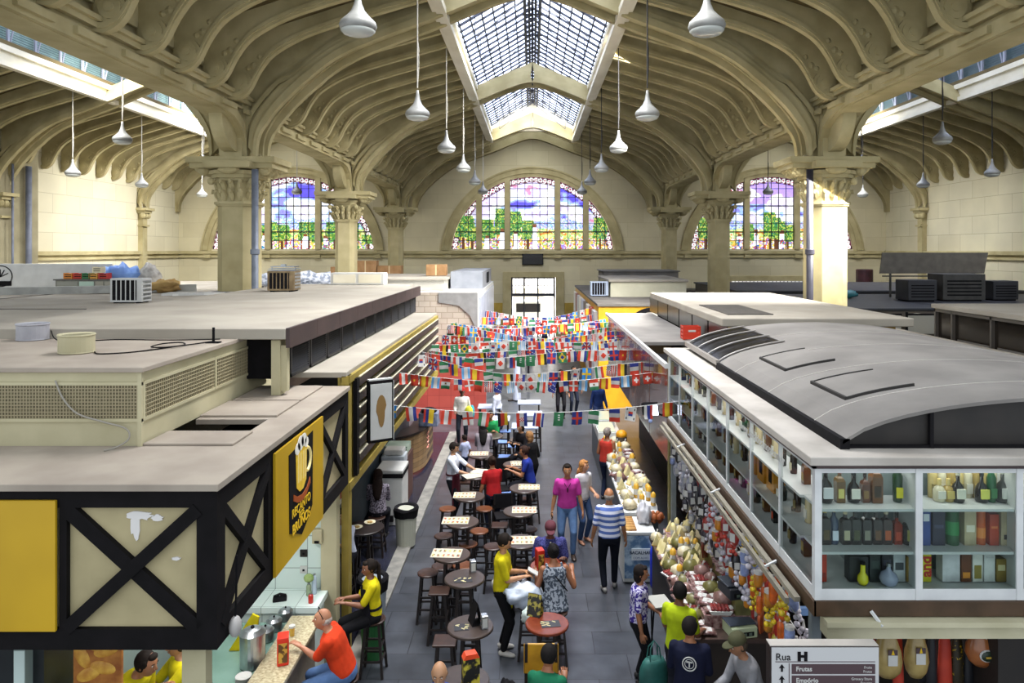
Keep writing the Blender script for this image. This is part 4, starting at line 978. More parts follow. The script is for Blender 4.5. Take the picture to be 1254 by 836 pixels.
for row, (yy, n, x0, x1) in enumerate(((yb+.11, 11, 1142, 1248), (yb+.02, 3, 1150, 1172))):
    for i in range(n):
        px = x0+(x1-x0)*i/(n-1); x = (px-CX)*yy/F
        gc, lc = (('#b8a468', '#8a7c4c'), ('#c4bca0', '#d8d4c4'), ('#a0884a', '#c8b060'))[(i+row) % 3]
        bottle('bordeaux' if row == 0 else 'squat', gc, lc, '#d0b870', x, yy, z1, '%s pale gold bottle of the %s on the top shelf, right bay' % (['first', 'second', 'third', 'fourth', 'fifth', 'sixth', 'seventh', 'eighth', 'ninth', 'tenth', 'eleventh'][i], ['crowded back row', 'low front trio'][row]), GRP, 1.04 if row == 0 else .8)
def gift_box(px0, px1, z, h, c, lb, band=None, y=None, d=.1, shape='box', lid=None):
    y = y or yb; x0, x1 = (px0-CX)*(y-d/2)/F, (px1-CX)*(y-d/2)/F
    e = empty('gift_box', ((x0+x1)/2, y, z), 0, lb, 'box', 'gift boxes in the glass display'); w_ = (x1-x0)/2-.002
    m = mat('box_'+c, c, tuple(v*.85 for v in [int(c[i:i+2], 16)/255 for i in (1, 3, 5)]), 9, .35)
    if shape == 'box': MB().box(-w_, w_, -d/2, d/2, 0, h).build('carton', m, e, bevel=.003)
    else: MB().lathe([(w_, 0), (w_, h-.015), (w_*1.03, h-.015), (w_*1.03, h)], n=20).build('tube', m, e, smooth=False)
    if band:
        bc, za, zb = band
        if shape == 'box': MB().box(-w_*.7, w_*.7, -d/2-.002, -d/2, h*za, h*zb).build('printed_panel', mat('print_'+bc, bc, None, rough=.4), e)
        else: MB().lathe([(w_+.001, h*za), (w_+.001, h*zb)], n=20).build('printed_panel', mat('print_'+bc, bc, None, rough=.4), e)
    return e
wm, wl = ' on the middle shelf, right bay', ' on the bottom shelf, left bay'
wr = ' on the bottom shelf, right bay'
gift_box(1129, 1140, z2, .3, '#2c4a98', 'blue spirits box with white label'+wm, ('#d8dce4', .68, .88)); gift_box(1142, 1158, z2, .29, '#1a1f3a', 'navy spirits box'+wm, ('#3a3f5a', .5, .6))
gift_box(1161, 1178, z2, .28, '#16582c', 'dark green round tin'+wm, ('#2a8a48', .3, .7), shape='tube'); gift_box(1181, 1196, z2, .285, '#c0b08a', 'silvery gold spirits box'+wm, ('#e8e0c8', .4, .6))
gift_box(1198, 1211, z2, .285, '#c85a18', 'orange marbled round tin'+wm, ('#e88a3a', .2, .5), shape='tube'); gift_box(1212, 1224, z2, .26, '#b83c18', 'red orange spirits box'+wm, ('#e0783a', .55, .62)); gift_box(1226, 1248, z2, .285, '#c8b894', 'wide beige double box'+wm, ('#2a2420', .18, .32))
gift_box(1000, 1013, z3, .26, '#c03a20', 'red spirits box'+wl, ('#8a2818', .15, .3)); gift_box(1040, 1064, z3, .21, '#1c1e20', 'wide black box with yellow bottle print'+wl); gift_box(1065, 1079, z3, .22, '#1e2826', 'dark green black box'+wl, ('#34403c', .5, .8))
gift_box(1080, 1093, z3, .23, '#14141e', 'black box behind the silver globe'+wl, ('#3a3a4c', .6, .8)); gift_box(1094, 1109, z3, .25, '#c8ccd0', 'silver box with round black emblem'+wl, ('#4c5054', .4, .65)); gift_box(1110, 1123, z3, .21, '#a08038', 'gold box with oval label'+wl, ('#d8c484', .45, .65))
e = gift_box(1128, 1141, z3, .28, '#e0d418', 'bright yellow box with red lettering'+wr); text('lettering', 'and', .12, mat('red_ink', '#b8301c', None, rough=.5), Matrix.Translation((0, -.053, .13)) @ Matrix(((0, -1, 0, 0), (0, 0, -1, 0), (1, 0, 0, 0), (0, 0, 0, 1))), e, extrude=.001, bold=.004)
gift_box(1154, 1176, z3, .27, '#d8d8dc', 'wide white carton'+wr, y=yb); gift_box(1177, 1190, z3, .27, '#6a3818', 'brown box with orange square'+wr, ('#d88a28', .12, .3)); gift_box(1191, 1204, z3, .28, '#e4e2da', 'white box with bottle picture'+wr, ('#8a7a30', .1, .5))
gift_box(1205, 1219, z3, .265, '#dcdcda', 'plain white box'+wr, ('#b8b8b8', .75, .8)); gift_box(1220, 1233, z3, .19, '#8c7430', 'olive gold box with oval label'+wr, ('#d8cc9c', .5, .75)); gift_box(1234, 1248, z3, .18, '#4a3018', 'dark brown box with cream label'+wr, ('#d4cc9c', .1, .5))
for i, (px, c) in enumerate(((1086, '#9aa0b8'),)):
    e = empty('round_flask', ((px-CX)*(yb-.08)/F, yb-.11, z3), 0, 'silvery globe flask in front of the black box, bottom shelf', 'bottle'); MB().lathe([(.03, 0), (.06, .02), (.075, .06), (.06, .1), (.02, .13), (.016, .16), (.02, .18)], n=16).build('body', liquid('globe', c), e, smooth=True); MB().lathe([(.02, .16), (.02, .185)], n=12).build('stopper', steel, e)
e = empty('yellow_cut_out', ((1056-CX)*(yb-.08)/F, yb-.09, z3), 0, 'small bright yellow bottle in front of the wide black box', 'bottle'); MB().lathe([(.03, 0), (.045, .03), (.04, .07), (.02, .1), (.018, .17)], n=14).build('body', liquid('glass_y', '#e0d820'), e, smooth=True); MB().lathe([(.02, .165), (.02, .185)], n=10).build('cap', dark, e)
# bottles along the side glass: three shelves running away from the corner
ordn = ['nearest', 'second', 'third', 'fourth', 'fifth', 'sixth', 'seventh', 'eighth', 'ninth', 'tenth', 'eleventh', 'twelfth', 'thirteenth', 'fourteenth', 'fifteenth', 'sixteenth', 'seventeenth', 'eighteenth', 'nineteenth', 'twentieth', 'twenty-first', 'twenty-second', 'twenty-third', 'twenty-fourth']
kinds = [('bordeaux', '#1a120c', '#c8c0a0', '#8a2018'), ('square', '#5a3410', '#a08c50', '#141414'), ('round', '#121a12', '#d8d4c8', '#c0a850'), ('tall', '#2a1810', '#8a7a4a', '#303030'), ('bordeaux', '#c8b890', '#e0dcd0', '#d0c8b0'), ('square', '#14120f', '#b8482a', '#20201c')]
for zi, z in enumerate((z1, z2, z3)):
    for i in range(20):
        y = 6.45+i*.27+R.uniform(-.03, .03)
        if zi == 1 and 2 < i < 6: continue
        kd = kinds[R.randrange(6)]
        bottle(*kd, GX+.16+R.uniform(0, .05), y, z, '%s bottle from the corner along the %s shelf behind the side glass' % (ordn[i], ['top', 'middle', 'bottom'][zi]), 'bottles along the side glass', R.uniform(.85, 1.05), rz=-pi/2)
for i, y in enumerate((7.3, 7.6, 7.9)):
    e = empty('gift_box', (GX+.2, y, z2), 0, ['nearest', 'middle', 'farthest'][i]+' amber yellow carton behind the side glass', 'box', 'amber cartons'); MB().box(-.06, .06, -.11, .11, 0, .3).build('carton', mat('amber_carton', '#c8881c', '#a86c10', 5, .4), e); MB().box(-.062, -.06, -.06, .04, .08, .22).build('printed_panel', dark, e)

# --- second right stall: strip roof, slab on dark glazed wall
H = empty('grey_roof_stall', (0, 0, 0), 0, 'stall with grey strip roof along the right of the aisle, brown glossy front', 'kiosk')
MB().box(2.3, 3.7, 15.1, 22, 3.77, 3.85).build('roof_strip', roof_grey, H, bevel=.01)
MB().box(2.4, 3.7, 12.4, 15.1, 3.5, 3.6).build('roof_well', dark, H)
mb = MB()
for k in range(5): mb.box(2.36, 2.4, 12.4+k*1.95, 14.3+k*1.95, 2.1, 3.7)
mb.build('front_panel', mat('glossy_brown', '#6a4a3a', '#4a3228', 1.3, .18, coat=.4), H)
MB().box(2.34, 2.42, 12.15, 12.3, 0, 3.95).build('corner_post', mat('post_olive', '#6b6430', None, rough=.5), H)
MB().box(2.26, 2.32, 12.1, 22, 3.78, 3.86).build('roof_edge', alu, H)
MB().box(3.3, 7.0, 12.4, 22, 0, 3.5).build('stall_body', mat('stall_dark2', '#2a221c', None, rough=.6), H)
K = empty('upper_slab', (0, 0, 0), 0, 'white edged flat roof slab on dark glazed walls, right of the aisle', 'roof structure')
MB().box(3.55, 7.15, 13.3, 21.4, 4.36, 4.52).build('slab', roof_pale, K, bevel=.02)
MB().box(3.75, 6.95, 13.6, 21.3, 3.6, 4.36).build('wall', dark, K)
MB().box(3.74, 6.9, 13.5, 13.6, 3.6, 4.36).build('front_wall', mat('amber_wall', '#b08c3c', '#9c7a30', 2, .6), K)
mb = MB()
for k in range(6): mb.box(3.72, 3.75, 13.6+k*1.5, 15.0+k*1.5, 3.87, 4.34)
mb.build('dark_pane', mat('smoked_pane', '#1f211e', '#2a2c28', 3, .3), K)
MB().box(3.85, 4.75, 14.0, 16.4, 4.52, 4.54).build('roof_vent', mat('vent_dark', '#56524c', '#47433e', 9, .7), K)
e = empty('red_crate', (3.45, 15.5, 3.86), 0, 'red plastic crate standing on the grey strip roof at right', 'crate')
mb = MB()
for k in range(4): mb.box(-.19, .19, -.15, -.135, .01+k*.075, .06+k*.075).box(-.19, -.175, -.15, .15, .01+k*.075, .06+k*.075).box(.175, .19, -.15, .15, .01+k*.075, .06+k*.075).box(-.19, .19, .135, .15, .01+k*.075, .06+k*.075)
for x in (-.19, .16): mb.box(x, x+.03, -.152, -.12, 0, .29).box(x, x+.03, .12, .152, 0, .29)
mb.build('crate_body', mat('crate_red', '#a02c1c', '#86200f', 5, .5), e); MB().box(-.08, .08, -.154, -.15, .17, .21).build('crate_print', white_m, e)
# third right stall: yellow with black arch
Y3 = empty('yellow_stall', (0, 0, 0), 0, 'yellow stall with black arch emblem far along the right of the aisle', 'kiosk')
MB().box(2.42, 7.0, 26, 40, 0, 3.78).build('wall', mat('yellow_wall', '#d9a018', '#c48c10', 1.5, .6), Y3)
MB().box(2.38, 7.05, 25.95, 40.05, 3.74, 3.82).build('roof', mat('roof_slate', '#77726b', '#625d57', 1.2, .85), Y3)
mb = MB()
for (r0, r1) in ((.95, 1.1),):
    for k in range(16):
        a, b = pi*k/16, pi*(k+1)/16; mb.prism([(4.4+r0*cos(a), 2.6+r0*sin(a)), (4.4+r1*cos(a), 2.6+r1*sin(a)), (4.4+r1*cos(b), 2.6+r1*sin(b)), (4.4+r0*cos(b), 2.6+r0*sin(b))], 25.9, 26)
mb.build('arch_emblem', blackp, Y3)
MB().prism([(4.4+.94*cos(pi*k/16), 2.6+.94*sin(pi*k/16)) for k in range(17)], 25.93, 26).build('arch_panel', pale, Y3)
cols = ['#c8c8c6', '#8a3420', '#d4cfc4', '#5a4a3c', '#b4b8c8', '#e0dccf']
for k in range(9): MB().box(2.3, 2.42, 26.4+k*1.5, 27.6+k*1.5, .8, 3.5).build('side_banner', mat('banner_%d' % (k % 6), cols[k % 6], None, rough=.5), Y3)
stall_box('roof_room', 3.3, 6.5, 30, 35, 3.82, 4.55, mat('room_cream', '#c8c4ac', '#bab69e', 1.5, .7), roof_pale, 'long cream box room on the yellow stall roof', th=.1)
stall_box('roof_room', 3.6, 9.0-1.6, 36, 38.8, 3.83, 4.75, roof_grey, roof_grey, 'grey plant room behind the long cream box room', th=.06)
aircon(2.85, 30.4, 3.83, .75, .5, .62, 'pale blue cooling unit at the left end of the cream box room', mat('unit_blue', '#a9b4c6', None, rough=.5))
# dark glazed kiosk on the far right
Q = empty('dark_glazed_kiosk', (0, 0, 0), 0, 'dark glazed kiosk top with pale flat roof at the right edge', 'kiosk')
MB().box(8.95, 14, 8.5, 15.95, 4.5, 4.6).build('roof', roof_pale, Q, bevel=.01)
MB().box(9.05, 13.9, 8.6, 15.85, 0, 4.5).build('wall', mat('dark_panel', '#1c1815', '#262019', 1.5, .2), Q)
mb = MB()
for y in (8.7, 10.0, 11.3, 12.6, 13.9, 15.2, 15.83): mb.box(8.98, 9.05, y, y+.05, 3.6, 4.5)
mb.box(8.98, 9.06, 8.6, 15.88, 3.6, 3.68).box(8.98, 9.06, 8.6, 15.88, 4.43, 4.5); mb.build('pane_frame', mat('frame_taupe', '#55504a', None, rough=.4), Q)
mb = MB()
rr_ = random.Random(4)
for k in range(5):
    y0 = 8.8+k*1.3
    mb.box(9.03, 9.048, y0+.05, y0+1.1, 3.85, 3.9)
mb.build('inner_shelf', mat('shelf_dim', '#6b6760', None, rough=.5), Q)
# rear right stalls, roofs and clutter
blk = mat('black_block', '#2c2c32', '#232328', 2, .5)
stall_box('market_stall', 9.6, 21.5, 22.0, 29, 0, 4.0, mat('taupe_wall', '#7c7266', '#5a5148', 1, .7), blk, 'dark flat roofed stall block in the right aisle with pale round emblems')
stall_box('market_stall', 9.4, 22.5, 32.5, 41, 0, 3.95, blk, mat('roof_dark', '#45454a', '#38383c', 2, .7), 'rear black stall block in front of the right side wall')
stall_box('market_stall', 7.5, 8.8, 8.6, 19.0, 0, 3.9, cream, roof_pale, 'narrow pale roof between the white slab and the dark glazed kiosk')
stall_box('market_stall', 14.6, 22, 12.5, 20.5, 0, 4.0, blk, roof_pale, 'black walled stall with pale roof at the right edge of the hall')
stall_box('market_stall', 9.3, 14, 42.2, 44.6, 0, 3.4, mat('slate_green', '#4c6468', '#3c5256', 2, .5), blk, 'green grey stall by the low barred opening', th=.15)
mb = MB()
for (x, r) in ((11.9, .4), (10.4, .32)):
    for k in range(12):
        a, b = pi*k/12, pi*(k+1)/12; mb.prism([(x+r*.72*cos(a), 3.45+r*.72*sin(a)), (x+r*cos(a), 3.45+r*sin(a)), (x+r*cos(b), 3.45+r*sin(b)), (x+r*.72*cos(b), 3.45+r*.72*sin(b))], 21.93, 21.99)
tag(mb.build('arch_emblems', pale), 'two white half ring emblems on the dark stall wall in the right aisle', 'emblem')
for i, (x, y) in enumerate(((10.0, 21.2), (12.2, 21.2), (14.4, 21.2))):
    e = empty('guard_panel', (x, y, 3.0), 0, ['nearest the piers', 'middle', 'outer'][i]+' pale guard panel rising before the dark stall block', 'panel', 'guard panels'); MB().box(-1, 1, 0, .04, .3, .85).build('sheet', mat('sheet_pale', '#b4b0a4', None, rough=.6), e); MB().box(-1.04, -1, -.02, .05, -3.0, .95).build('post', dark, e); MB().box(-1.04, 1.02, -.01, .03, .85, .9).build('top_rail', dark, e)
def plant(x, y, z, w_, h_, d_, m, label):
    e = empty('plant_unit', (x, y, z), 0, label, 'machine'); MB().box(-w_/2, w_/2, -d_/2, d_/2, .04, h_).build('casing', m, e, bevel=.02)
    mb = MB()
    for k in range(5): mb.box(-w_*.4, w_*.4, -d_/2-.012, -d_/2, h_*(.2+.13*k), h_*(.25+.13*k))
    mb.build('grille', dark, e); MB().box(-w_*.45, w_*.45, -d_*.4, d_*.4, 0, .04).build('base', dark, e); return e
gm = mat('machine_dark', '#4a4844', '#3a3835', 3, .6)
plant(15.2, 25.5, 4.0, 1.5, .95, 1.0, gm, 'large dark grey machine housing on the right rear roof'); plant(13.6, 25.2, 4.0, 1.0, .75, .9, blk, 'black fan unit left of the large machine housing'); plant(16.8, 25.6, 4.0, .9, .7, .8, blk, 'black fan unit right of the large machine housing')
e = empty('raised_screen', (15.3, 27.2, 4.0), 0, 'brown grey two panel screen raised behind the rear roof machines', 'screen'); MB().bar((-1.9, 0, .8), (2.0, 0, .8), .05).build('rail', gm, e); MB().prism([(-2.0, .9), (2.0, .9), (2.15, 1.7), (-1.9, 1.7)], 0, .05).build('sheet', mat('screen_brown', '#6c665c', '#5c564d', 3, .6), e); MB().bar((-1.6, 0, 0), (-1.6, 0, .9), .06).bar((1.6, 0, 0), (1.6, 0, .9), .06).build('strut', gm, e)
lumpy('teal_sack', (11.6, 26.5, 4.0), (.5, .3, .18), mat('teal_plastic', '#3c8a90', '#2c6c74', 3, .4), 'small teal plastic heap on the dark stall roof', 'sack', 21)
e = empty('brown_drum', (20.8, 44.5, 0), 0, 'dark red drum standing against the far right wall corner on a plinth', 'drum'); MB().lathe([(.5, 3.6), (.5, 4.55), (.46, 4.6)], n=20).build('body', mat('drum_red', '#3c1820', '#2c1018', 3, .5), e); MB().box(-.8, .8, -.8, .8, 0, 3.6).build('plinth', blk, e)
e = empty('notice_board', (19.0, 22.6, 4.0), 0, 'pale blue glass notice panel in ochre frame at the right edge', 'panel'); MB().box(-.75, 1.2, 0, .06, .0, .72).build('frame', mat('ochre_facade2', '#a89a5a', None, rough=.6), e); MB().box(-.62, 1.1, -.01, 0, .1, .6).build('pane', mat('pane_blue', '#a9bccb', None, rough=.2), e)
# ---------------------------------------------------------------- people
def V3(*a): return Vector(a)
def ik(a, t, l1, l2, pole):
    """elbow / knee between a and t, bent towards pole; returns (joint, end)"""
    d = t-a; L = d.length; mx = (l1+l2)*.995
    if L > mx: t = a+d*(mx/L); d = t-a; L = mx
    u = d/L; x = (l1*l1-l2*l2+L*L)/(2*L); h = math.sqrt(max(0, l1*l1-x*x))
    p = pole-u*pole.dot(u)
    if p.length < 1e-4: p = Vector((0, 0, -1))
    return a+u*x+p.normalized()*h, t
def capsule(mb, a, b, ra, rb, n=12, mid=None):
    a, b = Vector(a), Vector(b); d = (b-a).normalized()
    pts = [a-d*ra*.98, a-d*ra*.8, a-d*ra*.4, a]; rs = [ra*.15, ra*.6, ra*.92, ra]
    if mid: pts.append(a.lerp(b, mid[0])); rs.append(mid[1])
    pts += [b, b+d*rb*.4, b+d*rb*.8, b+d*rb*.98]; rs += [rb, rb*.92, rb*.6, rb*.15]
    return mb.tube(pts, rs, n)
def loft(mb, secs, n=16):
    """secs: centre, right vector, forward vector, half width, half depth"""
    vs = []; fs = []
    for (c, r, f, a, b) in secs:
        for j in range(n):
            t = 2*pi*j/n; vs.append(c+r*(a*cos(t))+f*(b*sin(t)))
    k = len(secs)
    for i in range(k-1):
        for j in range(n):
            j2 = (j+1) % n; fs.append((i*n+j, i*n+j2, (i+1)*n+j2, (i+1)*n+j))
    fs.append(tuple(range(n-1, -1, -1))); fs.append(tuple((k-1)*n+j for j in range(n)))
    return mb.poly(vs, fs)
def remeshed(mb, voxel, smooth=3, cut=None):
    me = bpy.data.meshes.new('tmp'); me.from_pydata([tuple(v) for v in mb.v], [], mb.f)
    bm = bmesh.new(); bm.from_mesh(me); bmesh.ops.recalc_face_normals(bm, faces=bm.faces); bm.to_mesh(me); bm.free()
    o = bpy.data.objects.new('tmp', me); COL.objects.link(o)
    r = o.modifiers.new('r', 'REMESH'); r.mode = 'VOXEL'; r.voxel_size = voxel
    s = o.modifiers.new('s', 'SMOOTH'); s.iterations = smooth; s.factor = .6
    bpy.context.view_layer.update()
    e = o.evaluated_get(bpy.context.evaluated_depsgraph_get()); m2 = e.to_mesh()
    v = [tuple(x.co) for x in m2.vertices]; f = [list(p.vertices) for p in m2.polygons]
    e.to_mesh_clear(); bpy.data.objects.remove(o); bpy.data.meshes.remove(me)
    return v, f
def stripes(name, c1, c2, period, axis=2, duty=.5):
    if name in MATS: return MATS[name]
    m = bpy.data.materials.new(name); m.use_nodes = True; MATS[name] = m; nt = m.node_tree; b = nt.nodes['Principled BSDF']; b.inputs['Roughness'].default_value = .85
    tc = nt.nodes.new('ShaderNodeTexCoord'); sp = nt.nodes.new('ShaderNodeSeparateXYZ'); nt.links.new(tc.outputs['Object'], sp.inputs[0])
    q = nt.nodes.new('ShaderNodeMath'); q.operation = 'MULTIPLY'; q.inputs[1].default_value = 1/period; nt.links.new(sp.outputs[axis], q.inputs[0])
    fr = nt.nodes.new('ShaderNodeMath'); fr.operation = 'FRACT'; nt.links.new(q.outputs[0], fr.inputs[0])
    r = nt.nodes.new('ShaderNodeValToRGB'); r.color_ramp.interpolation = 'CONSTANT'; r.color_ramp.elements[0].color = lin(c1); r.color_ramp.elements[1].color = lin(c2); r.color_ramp.elements[1].position = duty
    nt.links.new(fr.outputs[0], r.inputs[0]); nt.links.new(r.outputs[0], b.inputs['Base Color']); return m
def cloth(c, c2=None): return mat('cloth_'+c+(c2 or ''), c, c2 or tuple(v*.86/255 for v in [int(c[i:i+2], 16) for i in (1, 3, 5)]), 7, .85)
def pattern(c1, c2, sc=22): return mat('pattern_'+c1+c2, c1, c2, sc, .85, lo=.48, hi=.52, detail=2)
eye_w = mat('eye_white', '#e8e4dc', None, rough=.2); eye_d = mat('eye_dark', '#1c120c', None, rough=.2); lipm = mat('lips', '#8c4a3c', None, rough=.5)
def hand(mb, w, d, nrm, curl, side, s=1.0):
    """palm, four unequal bent fingers and a thumb leaving the side of the palm"""
    d = d.normalized(); nrm = (nrm-d*nrm.dot(d)).normalized(); r = d.cross(nrm)*side
    pc = w+d*.045
    loft(mb, [(w-d*.02, r, nrm, .024, .019), (w+d*.01, r, nrm, .03, .018), (w+d*.04, r, nrm, .038, .017), (w+d*.078, r, nrm, .04, .014), (w+d*.09, r, nrm, .034, .01)], 10)
    for k, (off, L) in enumerate(((-.03, .062), (-.0105, .074), (.0105, .07), (.029, .055))):
        p = w+d*.075+r*off; dd = d.copy(); pts = [p]; 
        for j, q in enumerate((.42, .33, .25)):
            dd = (dd*cos(curl*(.6+.25*j))+nrm*sin(curl*(.6+.25*j))).normalized() if j else (dd*cos(curl*.5)+nrm*sin(curl*.5)).normalized()
            p = p+dd*(L*q+.006); pts.append(p)
        mb.tube(pts, [.0095, .0088, .008, .0058], 6)
    t0 = w+d*.022-r*.026; t1 = t0-r*.024+d*.028+nrm*.012; t2 = t1-r*.004+d*.028+nrm*.014; t3 = t2+d*.018+nrm*.006
    mb.tube([t0, t1, t2, t3], [.014, .0125, .0105, .007], 6)
NP = [0]
def person(label, x, y, rz=0, H=1.72, skin='#a9714d', hair='#17110d', style='short', top='#ffffff', sleeve=.55, pants='#1a1a22', shoes='#1c1a1a', sit=None, lean=0.05, hands=None, feet=None, look=(0, 0), build=1.0,
           topm=None, pantm=None, hem=None, skirt=None, curl=.5, z=0, voxel=.014, legcut=1.0, tank=False, extra=None, facehair=False, twist=0):
    e = empty('person', (x, y, z), rz, label, 'person'); s = H/1.75; e.scale = (s, s, s)
    sk = mat('skin_'+skin, skin, tuple(v*.9/255 for v in [int(skin[i:i+2], 16) for i in (1, 3, 5)]), 6, .5)
    hz = (sit/s+.1) if sit else .94
    pel = V3(0, 0, hz); up = V3(0, -sin(lean), cos(lean)); fw = V3(0, -cos(lean), -sin(lean)); rt = V3(1, 0, 0)
    def sp(t): return pel+up*t
    ch = sp(.4); shz = sp(.445); nk = sp(.53)
    shL, shR = shz+rt*.163*build**.5, shz-rt*.163*build**.5
    hands = hands or (V3(.29, -.06, .83), V3(-.29, -.06, .83))
    if not feet: feet = (V3(.1, 0, .09), V3(-.1, -.04, .09)) if not sit else (V3(.13, -.38, hz-.52), V3(-.13, -.36, hz-.55))
    hipL, hipR = pel+rt*.09+V3(0, 0, -.03), pel-rt*.09+V3(0, 0, -.03)
    kp = V3(0, -1, .6) if sit else V3(0, -1, 0)
    arms = []; legs = []
    for sh, tg, sd in ((shL, Vector(hands[0]), 1), (shR, Vector(hands[1]), -1)):
        el, wr = ik(sh, tg, .29, .25, V3(sd*.22, .6, -.9)); arms.append((sh, el, wr, sd))
    for hp, tg, sd in ((hipL, Vector(feet[0]), 1), (hipR, Vector(feet[1]), -1)):
        kn, an = ik(hp, tg, .44, .42, kp+V3(sd*.15, 0, 0)); legs.append((hp, kn, an, sd))
    b = build; mb = MB()
    secs = lambda g, top_=True: [(pel-up*.1, rt, fw, .13*b+g, .09*b+g), (pel, rt, fw, .16*b+g, .11*b+g), (sp(.12), rt, fw, .145*b+g, .105*b*(1+.35*(b-1))+g), (sp(.22), rt, fw, .14*b+g, .1*b*(1+.6*(b-1))+g), (sp(.36), rt, fw, .165*b+g, .115*b+g), (sp(.44), rt, fw, .168*b+g, .1*b+g), (sp(.485), rt, fw, .13+g, .078+g), (sp(.53), rt, fw, .06+g, .055+g)]
    loft(mb, secs(-.012))
    capsule(mb, nk-up*.03, nk+up*.07+fw*.01, .056, .05)
    for sh, el, wr, sd in arms:
        capsule(mb, sh, el, .052*b, .04); capsule(mb, el, wr, .042, .026, mid=(.3, .042))
    for hp, kn, an, sd in legs:
        capsule(mb, hp, kn, .082*b, .055); capsule(mb, kn, an, .054, .036, mid=(.3, .055)); 
    v, f = remeshed(mb, voxel, 2)
    B = MB().mat(sk); B.poly(v, f)
    # hands
    for i, (sh, el, wr, sd) in enumerate(arms):
        d = (wr-el).normalized(); nrm = V3(-sd, 0, 0) if abs(d.z) > .6 else V3(0, 0, -1)
        if 'up' in (extra or ''): nrm = V3(0, 0, 1)
        hand(B, wr, d, nrm, curl, sd)
    # head
    hc = nk+up*.13+fw*.012; HM = Matrix.Rotation(look[1], 3, 'Z') @ Matrix.Rotation(-look[0], 3, 'X')
    hb = MB().ball((0, 0, 0), 1, 26, 18)
    vs = []
    for p in hb.v:
        X_, Y_, Z_ = p; q = Vector((X_*.08, Y_*.1, Z_*.12))
        if Z_ < 0: q.x *= 1+.3*Z_; q.y *= (1+.22*Z_) if Y_ > 0 else 1-.02*Z_
        if Y_ < -.3:
            q.y += .010*math.exp(-((abs(X_)-.4)**2+(Z_-.1)**2)*22)        # eye sockets
            q.y -= .006*math.exp(-((Z_-.3)**2)*30)*(1 if abs(X_) < .6 else 0)  # brow
            q.y -= .008*math.exp(-((Z_+.86)**2+X_*X_)*14)                  # chin
            q.x += .004*math.copysign(1, X_)*math.exp(-((abs(X_)-.6)**2+(Z_+.1)**2)*18)
        vs.append(hc+HM @ q)
    B.poly(vs, hb.f)
    T = lambda a, b_, c: hc+HM @ Vector((a, b_, c))
    B.tube([T(0, -.088, .026), T(0, -.1, .0), T(0, -.112, -.02), T(0, -.098, -.032)], [.007, .0095, .0135, .008], 8)
    for sx in (-1, 1): B.ball(T(sx*.076, .008, .0), (.01, .02, .03), 8, 6, HM); B.ball(T(sx*.011, -.1, -.025), .008, 6, 5)
    B.ball(T(0, -.09, -.052), (.024, .008, .0055), 10, 5, HM)
    B.mat(lipm).ball(T(0, -.0935, -.054), (.021, .006, .0055), 10, 5, HM)
    B.mat(eye_w)
    for sx in (-1, 1): B.ball(T(sx*.031, -.081, .013), .0105, 8, 6)
    B.mat(eye_d)
    for sx in (-1, 1): B.ball(T(sx*.031, -.0885, .013), .0055, 7, 5); B.tube([T(sx*.015, -.094, .032), T(sx*.032, -.094, .037), T(sx*.048, -.083, .032)], .0035, 5)
    o = B.build('body', None, e, smooth=True, fix=True)
    # shirt
    tm = topm or cloth(top); mb = MB(); g = .014
    ss = secs(g)
    if hem is not None: ss[0] = (pel-up*hem, rt, fw, .165*b+g+.01, .12*b+g+.01)
    if tank: ss = ss[:6]+[(sp(.47), rt, fw, .1, .085)]
    else: ss = ss[:7]+[(sp(.515), rt, fw, .066, .06)]
    loft(mb, ss)
    if not tank:
        for sh, el, wr, sd in arms:
            if sleeve <= .6: capsule(mb, sh, sh.lerp(el, sleeve/.6*.85), .059*b, .056*b)
            else:
                capsule(mb, sh, el, .059*b, .05); t = (sleeve-.6)/.4
                capsule(mb, el, el.lerp(wr, max(.15, t)), .052, .04)
    else:
        for sd in (-1, 1): mb.tube([sp(.42)+rt*sd*.1-fw*.09, sp(.51)+rt*sd*.11, sp(.42)+rt*sd*.1+fw*.1], .022, 8)
    v, f = remeshed(mb, voxel, 2); S_ = MB(); S_.poly(v, f); S_.build('shirt', tm, e, smooth=True, fix=False)
    # trousers or skirt
    pm = pantm or cloth(pants); mb = MB()
    loft(mb, [(pel-up*.12, rt, fw, .13*b, .1*b), (pel-up*.03, rt, fw, .165*b, .12*b), (sp(.09), rt, fw, .152*b, .115*b)])
    for hp, kn, an, sd in legs:
        if legcut >= 1: capsule(mb, hp, kn, .095*b, .07); capsule(mb, kn, kn.lerp(an, .94), .068, .052)
        elif legcut > .5: capsule(mb, hp, kn, .095*b, .072); capsule(mb, kn, kn.lerp(an, (legcut-.5)*2), .07, .06)
        else: capsule(mb, hp, hp.lerp(kn, legcut*2), .098*b, .09)
    v, f = remeshed(mb, voxel, 2); S_ = MB(); S_.poly(v, f); S_.build('trousers' if not skirt else 'skirt', pm, e, smooth=True, fix=False)
    for hp, kn, an, sd in legs:
        q = MB(); fd = V3(sd*.15, -1, 0).normalized(); base = an+V3(0, 0, -.045)
        loft(q, [(base-fd*.065, fd.cross(V3(0, 0, 1)), V3(0, 0, 1), .022, .025), (base-fd*.04, fd.cross(V3(0, 0, 1)), V3(0, 0, 1), .036, .042), (base+fd*.02, fd.cross(V3(0, 0, 1)), V3(0, 0, 1), .04, .046), (base+fd*.09+V3(0, 0, -.01), fd.cross(V3(0, 0, 1)), V3(0, 0, 1), .045, .032), (base+fd*.15+V3(0, 0, -.016), fd.cross(V3(0, 0, 1)), V3(0, 0, 1), .038, .024), (base+fd*.178+V3(0, 0, -.02), fd.cross(V3(0, 0, 1)), V3(0, 0, 1), .016, .013)], 12)
        q.build('shoe', mat('shoe_'+shoes, shoes, None, rough=.5), e, smooth=True)
